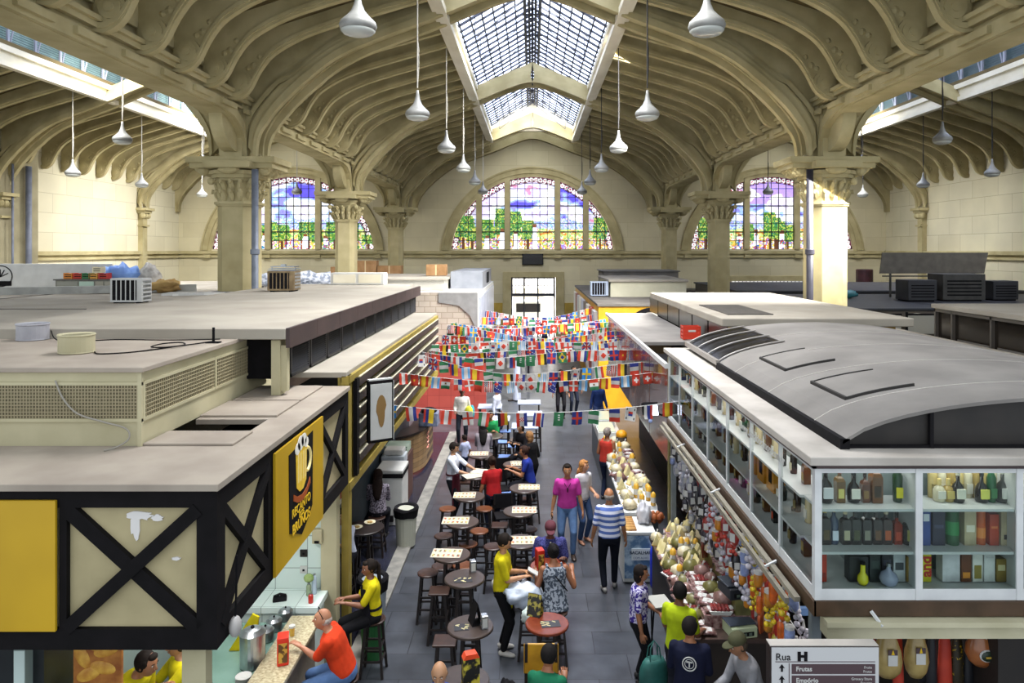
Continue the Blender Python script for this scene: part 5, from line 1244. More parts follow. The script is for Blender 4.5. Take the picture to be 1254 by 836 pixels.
    # hair
    hm = mat('hair_'+hair, hair, tuple(min(1, v*1.35/255) for v in [int(hair[i:i+2], 16) for i in (1, 3, 5)]), 30, .8)
    q = MB()
    def hball(c, r, n=18): q.ball(T(*c), r, n, 12, HM)
    if style in ('short', 'long', 'bun', 'pony', 'curly', 'bob'):
        hball((0, .019, .022), (.09, .098, .108)); q.ball(T(0, -.052, .085), (.055, .04, .032), 12, 8, HM)
        for sx in (-1, 1): q.ball(T(sx*.068, -.01, .03), (.018, .04, .045), 8, 6, HM)
    if style == 'balding':
        hball((0, .030, -.012), (.087, .083, .062)); 
    if style in ('long', 'bob'):
        L = .34 if style == 'long' else .17
        pts = [T(0, .05, .02), T(0, .085, -.06), T(0, .1, -.14)]
        q.ball(T(0, .045, -.05), (.088, .07, .1), 14, 10, HM)
        if style == 'long': loft(q, [(T(0, .06, -.05), rt, fw, .085, .05), (T(0, .085, -.14), rt, fw, .1, .045), (nk-fw*.095-up*.08, rt, fw, .1, .035), (nk-fw*.13-up*.22, rt, fw, .075, .03), (nk-fw*.13-up*.31, rt, fw, .035, .02)], 14)
    if style == 'pony':
        q.ball(T(0, .11, .04), .035, 10, 8); q.tube([T(0, .11, .04), T(0, .15, -.02), nk-fw*.12, nk-fw*.13-up*.15, nk-fw*.13-up*.3], [.03, .035, .03, .027, .01], 8)
    if style == 'bun': q.ball(T(0, .11, .05), (.045, .04, .042), 12, 8)
    if style == 'curly': q.ball(T(0, .02, .04), (.1, .105, .11), 16, 10)
    if style in ('cap',):
        hball((0, .022, -.0), (.086, .09, .08))
    ho = q.build('hair', hm, e, smooth=True) if q.v else None
    if style == 'cap':
        c_ = MB(); c_.lathe([(.001, .09), (.035, .088), (.065, .072), (.088, .04), (.094, .0), (.092, -.005)], (0, 0, 0), 18, 1, 1.12); c_.v = [tuple(T(a, b2+.008, c2+.05)) for a, b2, c2 in c_.v]
        q = MB(); q.ball((0, 0, 0), (.07, .085, .009), 14, 6); q.v = [tuple(T(a, b2-.1, c2+.052)) for a, b2, c2 in q.v]
        cm = mat('cap_cloth_'+(extra or 'x')[:7], (extra or '#5a3a40')[:7], None, rough=.8)
        co_ = c_.build('cap', cm, e, smooth=True); q.build('visor', cm, co_, smooth=True)
    NP[0] += 1
    return e, dict(pel=pel, up=up, fw=fw, rt=rt, sp=sp, arms=arms, legs=legs, hc=hc, T=T, nk=nk)
def apron(e, I, m, bib=True, low=.55, wd=.17):
    q = MB(); sp, rt, fw = I['sp'], I['rt'], I['fw']; n = 9
    def strip(t0, t1, w0, w1, d0, d1):
        a = []; 
        for (t, w_, d_) in ((t0, w0, d0), (t1, w1, d1)):
            for k in range(n):
                th = -1.1+2.2*k/(n-1); c = sp(t) if t > -.05 else I['pel']+V3(0, 0, t)
                a.append(c+rt*(w_*math.sin(th))+fw*(d_*math.cos(th)))
                a.append(c+rt*(w_*1.06*math.sin(th))+fw*(d_*1.0+.012)*math.cos(th))
        fs = []
        for k in range(n-1):
            i = 2*k; j = 2*n+2*k
            fs += [(i, i+2, j+2, j), (i+1, j+1, j+3, i+3), (i, j, j+1, i+1) if k == 0 else (i+2, i+3, j+3, j+2)]
        fs += [(2*k, 2*k+1, 2*k+3, 2*k+2) for k in range(n-1)]+[(2*n+2*k, 2*n+2*k+2, 2*n+2*k+3, 2*n+2*k+1) for k in range(n-1)]
        q.poly(a, fs)
    strip(.1, -low, wd+.02, wd+.04, .145, .16)
    if bib: strip(.4, .1, .12, wd+.02, .15, .145)
    loft(q, [(sp(.09), rt, fw, wd+.008, .135), (sp(.12), rt, fw, wd+.006, .133)], 16)
    return q.build('apron', m, e, smooth=False)
yel = '#d8c818'
# -- the aisle
E, I = person('waiter in white shirt and dark red apron reaching over a small table', -1.72, 15.2, rz=1.25, skin='#b98a66', top='#dfe3ee', sleeve=.62, pants='#14141c', hands=(V3(.12, -.5, 1.12), V3(-.14, -.44, 1.1)), look=(-.3, 0), curl=.6)
E.rotation_euler[2] = 1.3
apron(E, I, cloth('#4a1420'), bib=False)
E, I = person('server in yellow shirt and black trousers standing with order pad by the tables', -.45, 10.25, rz=1.5, H=1.74, skin='#b5825c', top=yel, pants='#121216', shoes='#c8c4bc', hands=(V3(.06, -.34, 1.16), V3(-.07, -.34, 1.14)), look=(-.5, 0), curl=.9, sleeve=.58)
MB().cbox(I['arms'][0][2]+V3(-.06, -.12, .03), (.12, .16, .012), rx=.5).build('order_pad', white_m, E)
MB().ball(I['pel']+V3(.14, .08, -.02), (.06, .09, .09), 10, 8).build('folded_bag', white_m, E, smooth=True)
MB().cbox(I['pel']+V3(0, -.16, -.15), (.18, .02, .2)).build('yellow_cloth', cloth(yel), E)
E, I = person('man in pink polo shirt and jeans walking up the aisle', .66, 13.5, rz=0, H=1.78, skin='#b07a54', top='#c03c98', pants='#5d7ba6', shoes='#3a2c24', feet=(V3(.1, -.12, .09), V3(-.1, .1, .11)), build=1.12, sleeve=.5)
MB().tube([I['sp'](.44)+V3(-.06, -.13, .02), I['sp'](.36)+V3(0, -.155, 0), I['sp'](.44)+V3(.06, -.13, .02)], .006, 5).cbox(I['sp'](.34)+V3(0, -.16, 0), (.02, .015, .08)).build('hanging_sunglasses', dark, E)
MB().cbox(I['arms'][1][2]+V3(0, -.02, -.08), (.03, .07, .13)).build('phone', dark, E)
person('blonde woman in white top and jeans behind the man in pink', 1.0, 14.15, rz=.6, H=1.66, skin='#c49070', hair='#8a6038', style='long', top='#dcd8dc', pants='#3c5278', hands=(V3(.14, -.25, 1.05), V3(-.26, -.05, .85)), look=(0, .4), build=.92, shoes='#a87860')
person('man in blue and white striped shirt walking away up the aisle', 1.31, 12.1, rz=pi, H=1.76, skin='#a97450', hair='#6a645e', style='balding', topm=stripes('stripe_shirt', '#d4d8e8', '#4a64a8', .095), pants='#101420', shoes='#8e8c88', feet=(V3(.09, .06, .1), V3(-.1, -.14, .09)), build=1.12, sleeve=.6)
person('grey haired person in red tank top at the cheese stall', 1.72, 16.5, rz=2.5, H=1.7, skin='#9c6444', hair='#77706a', style='short', top='#b8382c', tank=True, pants='#232c44', build=1.08, hands=(V3(.2, -.2, 1.0), V3(-.22, -.2, .95)))
person('man in dark blue jacket standing by the bright produce stall', 2.05, 22.2, rz=.4, H=1.78, skin='#b98a66', hair='#8a7a66', top='#24386c', sleeve=.98, pants='#3a4c78', voxel=.018, shoes='#c0c0c8')
E, I = person('person in white jacket and red cap carrying a yellow bag', -2.1, 21.2, rz=.1, H=1.74, skin='#6a4432', top='#d8d4cc', sleeve=.95, pants='#20242e', style='cap', extra='#8c1c1c', voxel=.017, hands=(V3(.26, -.1, .9), V3(-.2, -.22, 1.05)))
MB().ball(I['pel']+V3(.2, -.14, .05), (.13, .09, .2), 12, 8).build('shoulder_bag', cloth('#c8c83c'), E, smooth=True); MB().ball(I['pel']+V3(.3, 0, .02), (.08, .1, .22), 10, 8).build('teal_bag', cloth('#2c98a8'), E, smooth=True)
# seated on stools at the tables
HT = 1.1
def sitting(label, x, y, rz, **k):
    k.setdefault('sit', .74); k.setdefault('hands', (V3(.13, -.42, 1.14), V3(-.12, -.4, 1.14))); k.setdefault('lean', .2); k.setdefault('look', (-.15, 0))
    return person(label, x, y, rz, **k)
sitting('man in green polo shirt eating at a table, facing the camera', -1.1, 18.75, 0, skin='#a97450', top='#1f8c4c', build=1.15, voxel=.016)
sitting('woman in grey sweater with long dark hair, seated with her back turned', -1.2, 17.35, pi, skin='#b98a66', hair='#0f0c0c', style='long', top='#9c949c', sleeve=.95, voxel=.016, sit=.72)
person('small child in pale shirt standing beside the woman in grey', -1.62, 17.1, -2.2, H=1.12, z=.25, skin='#b98a66', hair='#1c120e', top='#b4bcdc', pants='#28304a', hands=(V3(.1, -.35, 1.2), V3(-.25, -.05, .9)), voxel=.018)
e = empty('child_step', (-1.62, 17.1, 0), 0, 'dark wooden step under the standing child', 'stool'); MB().box(-.18, .18, -.18, .18, .21, .25).build('top', woodd, e); 
for sx in (-1, 1):
    for sy in (-1, 1): MB().box(sx*.14-.02, sx*.14+.02, sy*.14-.02, sy*.14+.02, 0, .21).build('leg', woodd, e)
person('woman in red top with dark bun standing over a table, back turned', -.78, 14.35, pi+.35, H=1.64, skin='#a9714d', hair='#20140e', style='bun', top='#a81c20', pants='#161a2c', hands=(V3(.3, -.12, .85), V3(-.12, -.4, 1.08)), lean=.2, look=(-.2, 0), sleeve=.5)
sitting('person in black with dark hair at the right row of tables, facing left', -.22, 17.5, -.6, skin='#b98a66', hair='#14100e', style='bob', top='#18161a', sleeve=.9, voxel=.016)
person('blonde woman in black jacket standing with her back turned', .0, 16.3, -2.4, H=1.66, skin='#b98a66', hair='#7c5a38', style='bob', top='#121114', sleeve=.98, pants='#141418', hands=(V3(.2, -.3, 1.12), V3(-.2, -.28, 1.1)), lean=.15, voxel=.016)
sitting('woman in bright blue top seated facing left', -.04, 15.2, -1.55, skin='#a9714d', hair='#2a1a14', style='bun', top='#22348c', sleeve=.4, sit=.76)
E, I = sitting('man in maroon cap and navy dotted shirt seated facing the camera', .28, 11.15, 0, skin='#6e4632', style='cap', extra='#5a3038', topm=pattern('#2a2c5c', '#4a4c84', 60), build=1.25, look=(-.35, 0), hands=(V3(.2, -.34, 1.13), V3(-.22, -.34, 1.13)))
MB().tube([I['sp'](.48)+V3(0, -.1, 0), I['sp'](.36)+V3(0, -.175, 0)], .012, 5).build('shirt_placket', white_m, E)
E, I = sitting('woman in grey patterned dress seated with her back to the camera', .33, 10.02, pi+.15, skin='#9c6444', hair='#0e0b0b', style='bun', topm=pattern('#3c4450', '#8c929c', 26), tank=True, pantm=pattern('#3c4450', '#8c929c', 26), skirt=True, legcut=.35, shoes='#2a2020', lean=.3, hands=(V3(.22, -.38, 1.12), V3(-.3, -.3, 1.15)), hem=.12)
MB().tube([I['sp'](.5)+V3(.1, .08, 0), I['sp'](.36)+V3(-.02, .14, 0), I['sp'](.18)+V3(-.16, .11, 0)], .009, 5).build('bag_strap', dark, E)
sitting('man in green shirt with thinning black hair at the bottom edge, back turned', .12, 7.42, pi-.3, skin='#9c6444', hair='#120f0e', style='short', top='#1c6c4c', look=(-.4, 0), lean=.28, sleeve=.55)
sitting('balding man in blue jacket at the bottom edge facing the camera', -.95, 7.36, 0, skin='#b98a66', hair='#5a5450', style='balding', top='#2c4ca8', sleeve=.98, lean=.15)
# the bar counter
E, I = sitting('bald man in orange red polo and jeans leaning on the bar counter', -2.22, 8.4, -1.45, skin='#b98060', hair='#8c8078', style='balding', top='#d8401c', pants='#5c7cac', build=1.2, lean=.38, sit=.76, hands=(V3(-.02, -.52, 1.16), V3(-.3, -.28, 1.2)), look=(.1, .2), sleeve=.6)
MB().tube([I['T'](-.078, 0, .03), I['T'](-.06, -.06, .12), I['T'](.06, -.06, .12), I['T'](.078, 0, .03)], .005, 5).build('glasses', dark, E)
E, I = sitting('young woman in yellow shirt and black apron seated at the tiled counter', -2.18, 9.75, -1.2, H=1.64, skin='#8a5a40', hair='#17110d', style='pony', top=yel, pants='#131317', sit=.74, lean=.08, look=(-.1, .3), hands=(V3(.1, -.42, 1.14), V3(-.1, -.4, 1.12)), sleeve=.6)
apron(E, I, cloth('#16141c'), bib=True, low=.1)
sitting('woman in grey patterned blouse seated with her back turned by the slatted stall', -2.95, 13.55, pi+.1, skin='#b08060', hair='#1e1410', style='long', topm=pattern('#4a444c', '#948c98', 40), sleeve=.75, lean=.1, feet=(V3(.35, -.2, .12), V3(-.12, -.3, .3)), hands=(V3(.16, -.4, 1.12), V3(-.14, -.38, 1.12)))
sitting('person in white shirt half hidden behind the corner post of the bar', -3.05, 11.7, -.4, skin='#b98a66', hair='#17110d', top='#ccd0e0', sleeve=.6)
person('barman in yellow shirt with short dark hair behind the bread picture', -4.2, 7.15, 1.25, H=1.8, lean=.62, z=.2, skin='#a9714d', top=yel, look=(-.2, .2), hands=(V3(.2, -.4, 1.15), V3(-.2, -.35, 1.15)), sleeve=.6)
person('second barman in yellow shirt bending over inside the bar', -3.72, 7.6, -.9, H=1.76, skin='#b08060', top=yel, lean=.08, hands=(V3(.2, -.5, 1.1), V3(-.2, -.45, 1.05)), sleeve=.6)
# the right side
E, I = person('woman in purple and white floral blouse holding a green shopping bag', 1.42, 9.55, 1.35, H=1.6, skin='#9c6848', hair='#17110f', style='bob', topm=pattern('#3c2c84', '#c8c4dc', 24), pants='#17171c', hands=(V3(.1, -.3, 1.0), V3(-.3, -.08, .8)), sleeve=.55, build=1.1)
person('young man in bright yellow shirt at the sausage counter', 1.8, 8.75, 2.6, H=1.72, skin='#7a4c34', hair='#100d0c', top='#b8cc1c', pants='#20222c', hands=(V3(.2, -.35, 1.1), V3(-.2, -.32, 1.05)), look=(-.1, .5), sleeve=.55)
E, I = person('man in navy shirt with round white emblem on its back, lower right', 1.76, 7.95, pi-.25, H=1.7, skin='#a9714d', hair='#14100f', top='#141830', sleeve=.95, pants='#17171c', build=1.12, hands=(V3(.2, -.35, 1.1), V3(-.2, -.32, 1.05)), look=(-.25, -.3))
q = MB(); c0 = I['sp'](.33)-I['fw']*.15
q.tube([c0+I['rt']*(.075*cos(t))+I['up']*(.075*sin(t)) for t in [k*pi/12 for k in range(25)]], .007, 5); q.tube([c0+I['rt']*(.05*cos(t))+I['up']*(.05*sin(t)) for t in [k*pi/12 for k in range(25)]], .004, 5)
q.bar(c0-I['rt']*.035+I['up']*.02, c0+I['rt']*.035+I['up']*.02, .012).bar(c0+I['up']*.02, c0-I['up']*.035, .014); q.build('back_emblem', white_m, E)
person('stallholder in olive cap leaning over the counter behind the scales', 2.45, 7.75, -1.3, H=1.72, skin='#a07050', hair='#3a342c', style='cap', extra='#4a4a34', top='#8c8c90', sleeve=.95, pants='#20202a', lean=.35, hands=(V3(.1, -.45, 1.05), V3(-.15, -.5, 1.0)), look=(-.3, 0))
# farther down the aisle
for (lb, x, y, rz, top, pn) in (('person in white shirt at the far tables seen beyond the flags', -1.1, 21.5, 1.2, '#c8ccdc', '#2c3450'), ('person in black standing beyond the flags in mid aisle', .98, 24.5, 0, '#17151a', '#17151a'), ('second person in black beside the first beyond the flags', 1.45, 25.2, .3, '#1c1a20', '#1f2433'),
                                ('person in pale blue walking in the glare of the end door', -.2, 38, 0, '#a9b8e0', '#3c4870'), ('person in dark clothes in the glare of the end door', .7, 40.5, pi, '#4c5478', '#20263c'), ('person in red near the end door', -.75, 36.5, .2, '#a83c48', '#2c3048')):
    person(lb, x, y, rz, top=top, pants=pn, skin='#9c6e50', voxel=.022, sleeve=.9)

e = empty('duckboard', (-4.25, 7.1, 0), 0, 'low dark duckboard under the barman behind the bread picture', 'platform'); MB().box(-.4, .4, -.4, .4, .15, .2).build('top', woodd, e)
for sx in (-1, 1): MB().box(sx*.3-.04, sx*.3+.04, -.38, .38, 0, .15).build('bearer', woodd, e)
# ---------------------------------------------------------------- tables, stools and what stands on them
top_d = mat('table_dark', '#3a302c', '#4a3e38', 6, .3); top_r = mat('table_red', '#6c2c18', '#7c3820', 8, .25); legd = mat('leg_dark', '#1a1412', '#241a16', 8, .45)
def make_table(topm, r=.29):
    e = empty('bar_table', (0, 0, 0), 0, 'x', 'table', 'round bar tables along the aisle')
    MB().lathe([(.001, 1.06), (r-.01, 1.06), (r, 1.068), (r, 1.092), (r-.01, 1.1), (.001, 1.1)], n=28).build('tabletop', topm, e)
    for a in range(4):
        t = pi/4+a*pi/2; MB().bar((cos(t)*.12, sin(t)*.12, 1.06), (cos(t)*.2, sin(t)*.2, 0), .042).build('leg', legd, e)
    for z, q in ((.35, .175), (.8, .14)):
        mb = MB()
        for a in range(4):
            t = pi/4+a*pi/2; u = t+pi/2; mb.bar((cos(t)*q, sin(t)*q, z), (cos(u)*q, sin(u)*q, z), .03)
        mb.build('stretcher', legd, e)
    return e
TB = {}
def table(px, py, label, m=top_d, r=.29, Y=None, rz=0):
    Y = Y or F*4.7/(py-CY); key = (m.name, r)
    if key in TB: e = copy_tree(TB[key])
    else: e = TB[key] = make_table(m, r)
    e.location = ((px-CX)*Y/F, Y, 0); e['label'] = label; e.rotation_euler = (0, 0, rz); return e
def make_stool(sq, m):
    e = empty('bar_stool', (0, 0, 0), 0, 'x', 'stool', 'wooden bar stools')
    if sq: MB().box(-.15, .15, -.14, .14, .72, .75).build('seat', m, e, bevel=.01)
    else: MB().lathe([(.001, .715), (.15, .715), (.165, .725), (.165, .742), (.15, .75), (.08, .742), (.001, .74)], n=22).build('seat', m, e)
    for sx in (-1, 1):
        for sy in (-1, 1): MB().bar((sx*.09, sy*.09, .72), (sx*.15, sy*.15, 0), .034).build('leg', legd, e)
    for z in (.22, .4):
        q = .15-.06*z/.72; mb = MB()
        for (a, b) in (((-q, -q), (q, -q)), ((q, -q), (q, q)), ((q, q), (-q, q)), ((-q, q), (-q, -q))): mb.bar((a[0], a[1], z), (b[0], b[1], z), .024)
        mb.build('stretcher', legd, e)
    return e
ST = {}
def stool(label, px=None, py=None, x=None, y=None, sq=False, m=None, rz=0):
    m = m or woodd
    if px is not None: y = F*5.05/(py-CY); x = (px-CX)*y/F
    key = (sq, m.name)
    if key in ST: e = copy_tree(ST[key])
    else: e = ST[key] = make_stool(sq, m)
    e.location = (x, y, 0); e['label'] = label; e.rotation_euler = (0, 0, rz); return e
table(576, 766, 'round dark table nearest the camera in the left row, with black menu stand'); table(569, 707, 'round dark table with silver napkin holder, second in the left row')
table(553, 678, 'third table of the left row, with wide placemat'); table(566, 638, 'fourth table of the left row, placemat with red spot'); table(575, 607, 'fifth table of the left row, beside the woman in red top')
table(583, 581, 'table with open papers the waiter reaches over'); table(588, 556, 'small table behind the waiter with pale placemat')
table(638, 662, 'table behind the yellow shirted server, right row'); table(636, 625, 'second table beyond the server, right row'); table(642, 597, 'right row table beside the woman in bright blue', rz=.3); table(632, 568, 'right row table in front of the woman in bright blue')
table(638, 538, 'right row table shared by the two people in black', rz=.2); table(600, 533, 'table of the man in green polo shirt', r=.34)
table(670, 762, 'round red brown table beside the woman in patterned dress', top_r, r=.275); table(672, 692, 'table between the man in cap and the woman in patterned dress', top_r, r=.275, rz=.1)
table(566, 832, 'round table cut by the bottom edge, with menu box', r=.3); table(446, 645, 'round black table with two plates by the slatted stall', legd, r=.33)
for (px, py, lb) in ((600, 497, 'pale square table in the far left row'), (609, 512, 'pale square table with blue stools, far left row'), (648, 492, 'farthest pale table of the right row'), (649, 506, 'second pale table of the far right row'), (643, 521, 'third pale table of the far right row, nearest')):
    Y = F*4.75/(py-CY); e = empty('bar_table', ((px-CX)*Y/F, Y, 0), 0, lb, 'table', 'square tables'); MB().box(-.36, .36, -.3, .3, 1.02, 1.06).build('tabletop', mat('pale_top', '#b4bcd0', '#9ca6c0', 5, .3), e, bevel=.01)
    for sx in (-1, 1):
        for sy in (-1, 1): MB().bar((sx*.3, sy*.24, 1.02), (sx*.31, sy*.25, 0), .04).build('leg', legd, e)
    mb = MB().bar((-.3, -.24, .4), (.3, -.24, .4), .03).bar((-.3, .24, .4), (.3, .24, .4), .03); mb.build('stretcher', legd, e)
blue_seat = mat('stool_blue', '#6f8cc8', '#5f7cb8', 4, .5)
for a in ((524, 700, False, 'round dark stool standing in the aisle left of the napkin holder table'), (538, 722, True, 'square seated stool left of the napkin holder table'), (541, 692, False, 'round stool behind the leftmost round stool'),
          (567, 691, False, 'round stool tucked behind the napkin holder table'), (573, 665, False, 'round stool right of the third left table'), (587, 649, False, 'tall round stool behind the server, left row'), (543, 655, False, 'round stool left of the fourth left table'),
          (545, 783, True, 'square stool in front of the nearest left table'), (593, 622, False, 'round stool beside the fifth left table'), (640, 689, False, 'round stool right of the yellow shirted server'), (647, 647, False, 'round stool between the two tables beyond the server'),
          (643, 611, False, 'round stool under the right row table by the woman in blue'), (548, 622, False, 'round stool left of the fifth left table'), (648, 738, True, 'square stool holding white bags beside the server'),
          (612, 642, True, 'square stool near the middle of the tables'), (604, 668, False, 'round stool just behind the yellow shirted server')):
    stool(a[3], a[0], a[1], sq=a[2], m=(woodm if a[1] in (622, 649, 665, 691) else woodd))
for (px, py, lb) in ((619, 527, 'blue topped stool right of the man in green'), (614, 540, 'second blue topped stool right of the man in green'), (629, 545, 'blue topped stool between the rows'), (618, 558, 'blue topped stool nearest the camera'), (617, 600, 'blue topped stool by the woman in red top')):
    stool(lb, px, py, sq=True, m=blue_seat)
for (x, y, lb) in ((-1.1, 18.8, 'stool under the man in green polo shirt'), (-1.2, 17.3, 'stool under the woman in grey sweater'), (-.22, 17.55, 'stool under the seated person in black'), (-.0, 15.2, 'stool under the woman in bright blue'), (.28, 11.2, 'stool under the man in maroon cap'),
                   (.33, 9.95, 'stool under the woman in patterned dress'), (.12, 7.38, 'stool under the man in dark green shirt'), (-.95, 7.4, 'stool under the man in blue jacket'), (-2.22, 8.4, 'stool under the man in orange red polo'), (-2.18, 9.75, 'stool under the young woman in black apron'),
                   (-2.95, 13.45, 'stool under the woman in patterned blouse'), (-3.1, 11.7, 'stool under the half hidden person in white')): stool(lb, x=x, y=y)
mt = attrmat('printed_sheet', rough=.5)
def printed(mb, w_, d_, z, base, cells, nx, ny, seed, m=.06):
    """a printed sheet lying flat: base colour with small picture cells"""
    r_ = random.Random(seed); gx, gy = nx*4, ny*4
    for i in range(gx):
        for j in range(gy):
            inn = (i % 4) in (1, 2) and (j % 4) in (1, 2)
            mb.col(cells[r_.randrange(len(cells))] if inn else base)
            x0, x1, y0, y1 = -w_/2+w_*i/gx, -w_/2+w_*(i+1)/gx, -d_/2+d_*j/gy, -d_/2+d_*(j+1)/gy
            mb.poly([(x0, y0, z), (x1, y0, z), (x1, y1, z), (x0, y1, z)], [(0, 1, 2, 3)])
    mb.col(base); mb.box(-w_/2, w_/2, -d_/2, d_/2, z-.004, z-.0005); return mb
for i, (px, py, w_, rz, seed) in enumerate(((547, 677, .46, -.05, 1), (558, 637, .46, 0, 2), (569, 606, .42, .0, 3), (587, 555, .42, .03, 4), (642, 661, .44, .03, 5), (642, 624, .44, 0, 6), (648, 596, .42, 0, 7), (636, 567, .38, .1, 8), (579, 582, .4, .5, 9), (588, 577, .34, -.3, 10))):
    Y = F*4.695/(py-CY); e = printed(MB(), w_, .32, .006, '#c0baa8', ['#c8b880', '#8c7c48', '#b43c28', '#5c5a3c', '#d8c050', '#a04830'] if i not in (8, 9) else ['#d8d0c0', '#c8b8a0'], 6, 2, seed).build('placemat', mt, fix=False, loc=((px-CX)*Y/F, Y, 1.1+(.006 if i == 9 else 0)))
    e.rotation_euler = (0, 0, rz)
    tag(e, ['printed placemat on the third left table', 'printed placemat on the fourth left table', 'printed placemat on the fifth left table', 'printed placemat on the small table behind the waiter', 'printed placemat on the table behind the yellow shirted server', 'printed placemat on the second table beyond the server', 'printed placemat beside the woman in bright blue', 'printed placemat in front of the woman in bright blue', 'open menu under the hands of the waiter', 'pale paper on top of the menu by the waiter'][i], 'placemat', 'printed placemats')
def napkins(px, py, label, c='#b8bcc0', x=None, y=None, z=1.1):
    Y = y or F*4.7/(py-CY); e = empty('napkin_holder', (x if x is not None else (px-CX)*Y/F, Y, z), .3, label, 'napkin holder', 'napkin holders')
    MB().box(-.04, .04, -.05, .05, 0, .16).build('case', mat('case_'+c, c, None, rough=.25, metal=.7 if c == '#b8bcc0' else 0), e, bevel=.006)
    MB().box(-.03, .03, -.053, -.05, .02, .13).build('napkin_front', white_m if c == '#b8bcc0' else mat('gold_print', '#c89838', '#5c3a10', 20, .5, lo=.48, hi=.52), e); return e
napkins(579, 699, 'silver napkin holder on the second left table'); napkins(593, 768, 'silver napkin holder beside the black menu stand on the nearest table')
napkins(661, 697, 'tall red napkin box before the man in cap', '#c02c1c', z=1.1).scale = (1.4, 1.4, 1.9)
napkins(343, 0, 'tall red napkin box on the granite bar counter', '#d4301c', x=-2.86, y=8.15, z=1.07).scale = (1.6, 1.6, 2.0)
def menu_stand(px, py, label, m1, rz=.4, z=1.1, s=1):
    Y = F*4.7/(py-CY); e = empty('menu_stand', ((px-CX)*Y/F, Y, z), rz, label, 'menu'); 
    MB().prism([(-.07, 0), (-.062, 0), (.012, .26), (.004, .26)], -.09, .09).prism([(.07, 0), (.078, 0), (.012, .26), (.004, .26)], -.09, .09).box(-.07, .07, -.09, .09, 0, .006).build('card', m1, e); return e
menu_stand(582, 762, 'black folded menu stand on the nearest left table', dark); menu_stand(655, 752, 'dark menu stand with food pictures on the red brown table', mat('menu_food', '#1c1a16', '#a09440', 14, .4, lo=.5, hi=.56), 1.2)
e = empty('menu_box', ((577-CX)*7.8/F, 7.72, 1.1), .35, 'tall black menu box with food pictures and orange top at the bottom edge', 'menu'); MB().box(-.09, .09, -.05, .05, 0, .28).build('box', mat('menu_pictures', '#15130f', '#c8b83c', 10, .4, lo=.5, hi=.6), e); MB().prism([(-.09, .28), (.09, .28), (.06, .33), (-.06, .33)], -.05, .05).build('orange_top', mat('orange_top', '#e0481c', None, rough=.4), e)
r_ = random.Random(5)
for (px, py, w_, lb) in ((567, 710, .26, 'scattered domino-like cream cards on the second left table'), (565, 768, .18, 'cream cards on the nearest left table'), (674, 764, .24, 'cream cards on the red brown table')):
    Y = F*4.7/(py-CY); X = (px-CX)*Y/F; e = empty('place_card', (X, Y, 1.101), .15, 'grey printed mat with '+lb.replace('domino-like ', ''), 'mat'); MB().box(-w_/2, w_/2, -.08, .08, 0, .004).build('mat', mat('mat_slate', '#2a2a2e', None, rough=.4), e)
    mb = MB()
    for k in range(7): mb.cbox((r_.uniform(-w_*.42, w_*.42), r_.uniform(-.06, .06), .006), (.05, .014, .003), rz=r_.uniform(-.7, .7))
    mb.build('printed_marks', mat('mark_cream', '#d8cc98', None, rough=.5), e)
lumpy('white_bag', ((640-CX)*10.1/F, 10.1, .76), (.26, .2, .17), mat('bag_white', '#ccd4e0', '#a8b4c8', 5, .4), 'large white plastic bag on the stool between server and seated woman', 'bag', 31, amp=.4)
lumpy('white_bag', ((650-CX)*9.6/F, 9.55, .76), (.13, .12, .13), mat('bag_white2', '#d4dcd8', '#b0c4bc', 5, .4), 'smaller white bag hanging beside the patterned dress', 'bag', 33, amp=.4)
for k, (px, py) in enumerate(((437, 646), (453, 640))):
    Y = F*4.7/(py-CY); X = (px-CX)*Y/F; e = empty('plate', (X, Y, 1.1), 0, ['plate with pale leftovers at the left of the black table', 'square cream plate with food on the black table'][k], 'plate'); MB().lathe([(.001, 0), (.06, 0), (.1, .018), (.098, .022), (.06, .008), (.001, .008)], n=18).build('dish', mat('dish_cream', '#d8d0b0', None, rough=.3), e); MB().ball((0, 0, .018), (.05, .04, .018), 8, 6).build('food', mat('food_tan', '#c0a060', '#8c6c30', 20, .6), e)
# stools' neighbours: black chairs and a yellow chair
for (px, py, lb) in ((618, 575, 'black folding chair between the two rows, behind'), (618, 622, 'black folding chair right of the woman in red top'), (612, 590, 'black folding chair beside the blue stools')):
    Y = F*4.9/(py-CY); X = (px-CX)*Y/F; e = empty('high_chair', (X, Y, 0), .2, lb, 'chair', 'black high chairs'); MB().box(-.19, .19, -.19, .19, .74, .78).build('seat', dark, e, bevel=.01); MB().box(-.19, .19, .16, .19, .84, 1.12).build('backrest', dark, e, bevel=.01)
    for sx in (-1, 1):
        MB().bar((sx*.17, .17, 1.1), (sx*.18, .2, 0), .03).build('leg', legd, e); MB().bar((sx*.17, -.17, .74), (sx*.18, -.2, 0), .03).build('leg', legd, e)
e = empty('yellow_chair', (.1, 7.95, 0), 0, 'chair with yellow slatted back beyond the man in dark green shirt', 'chair'); MB().box(-.2, .2, -.18, .18, .55, .59).build('seat', mat('chair_yellow', '#c89420', '#a87818', 5, .5), e); MB().box(-.2, .2, .17, .2, .95, 1.3).build('backrest', MATS['chair_yellow'], e, bevel=.02)
for sx in (-1, 1): MB().bar((sx*.17, .185, 1.3), (sx*.18, .2, 0), .035).build('leg', legd, e); MB().bar((sx*.17, -.15, .55), (sx*.18, -.17, 0), .035).build('leg', legd, e)
e = empty('backpack', (-.28, 7.75, .0), 0, 'black backpack standing at the bottom edge beside the silver case', 'bag'); lumpy('bag_body', (0, 0, .62), (.15, .12, .26), dark, None, None, 41, e, .25); MB().box(-.12, .12, -.1, .1, 0, .62).build('crate_support', woodd, e); MB().tube([(-.08, -.1, 1.0), (-.09, -.17, .85), (-.07, -.13, .7)], .014, 6).build('strap', legd, e)
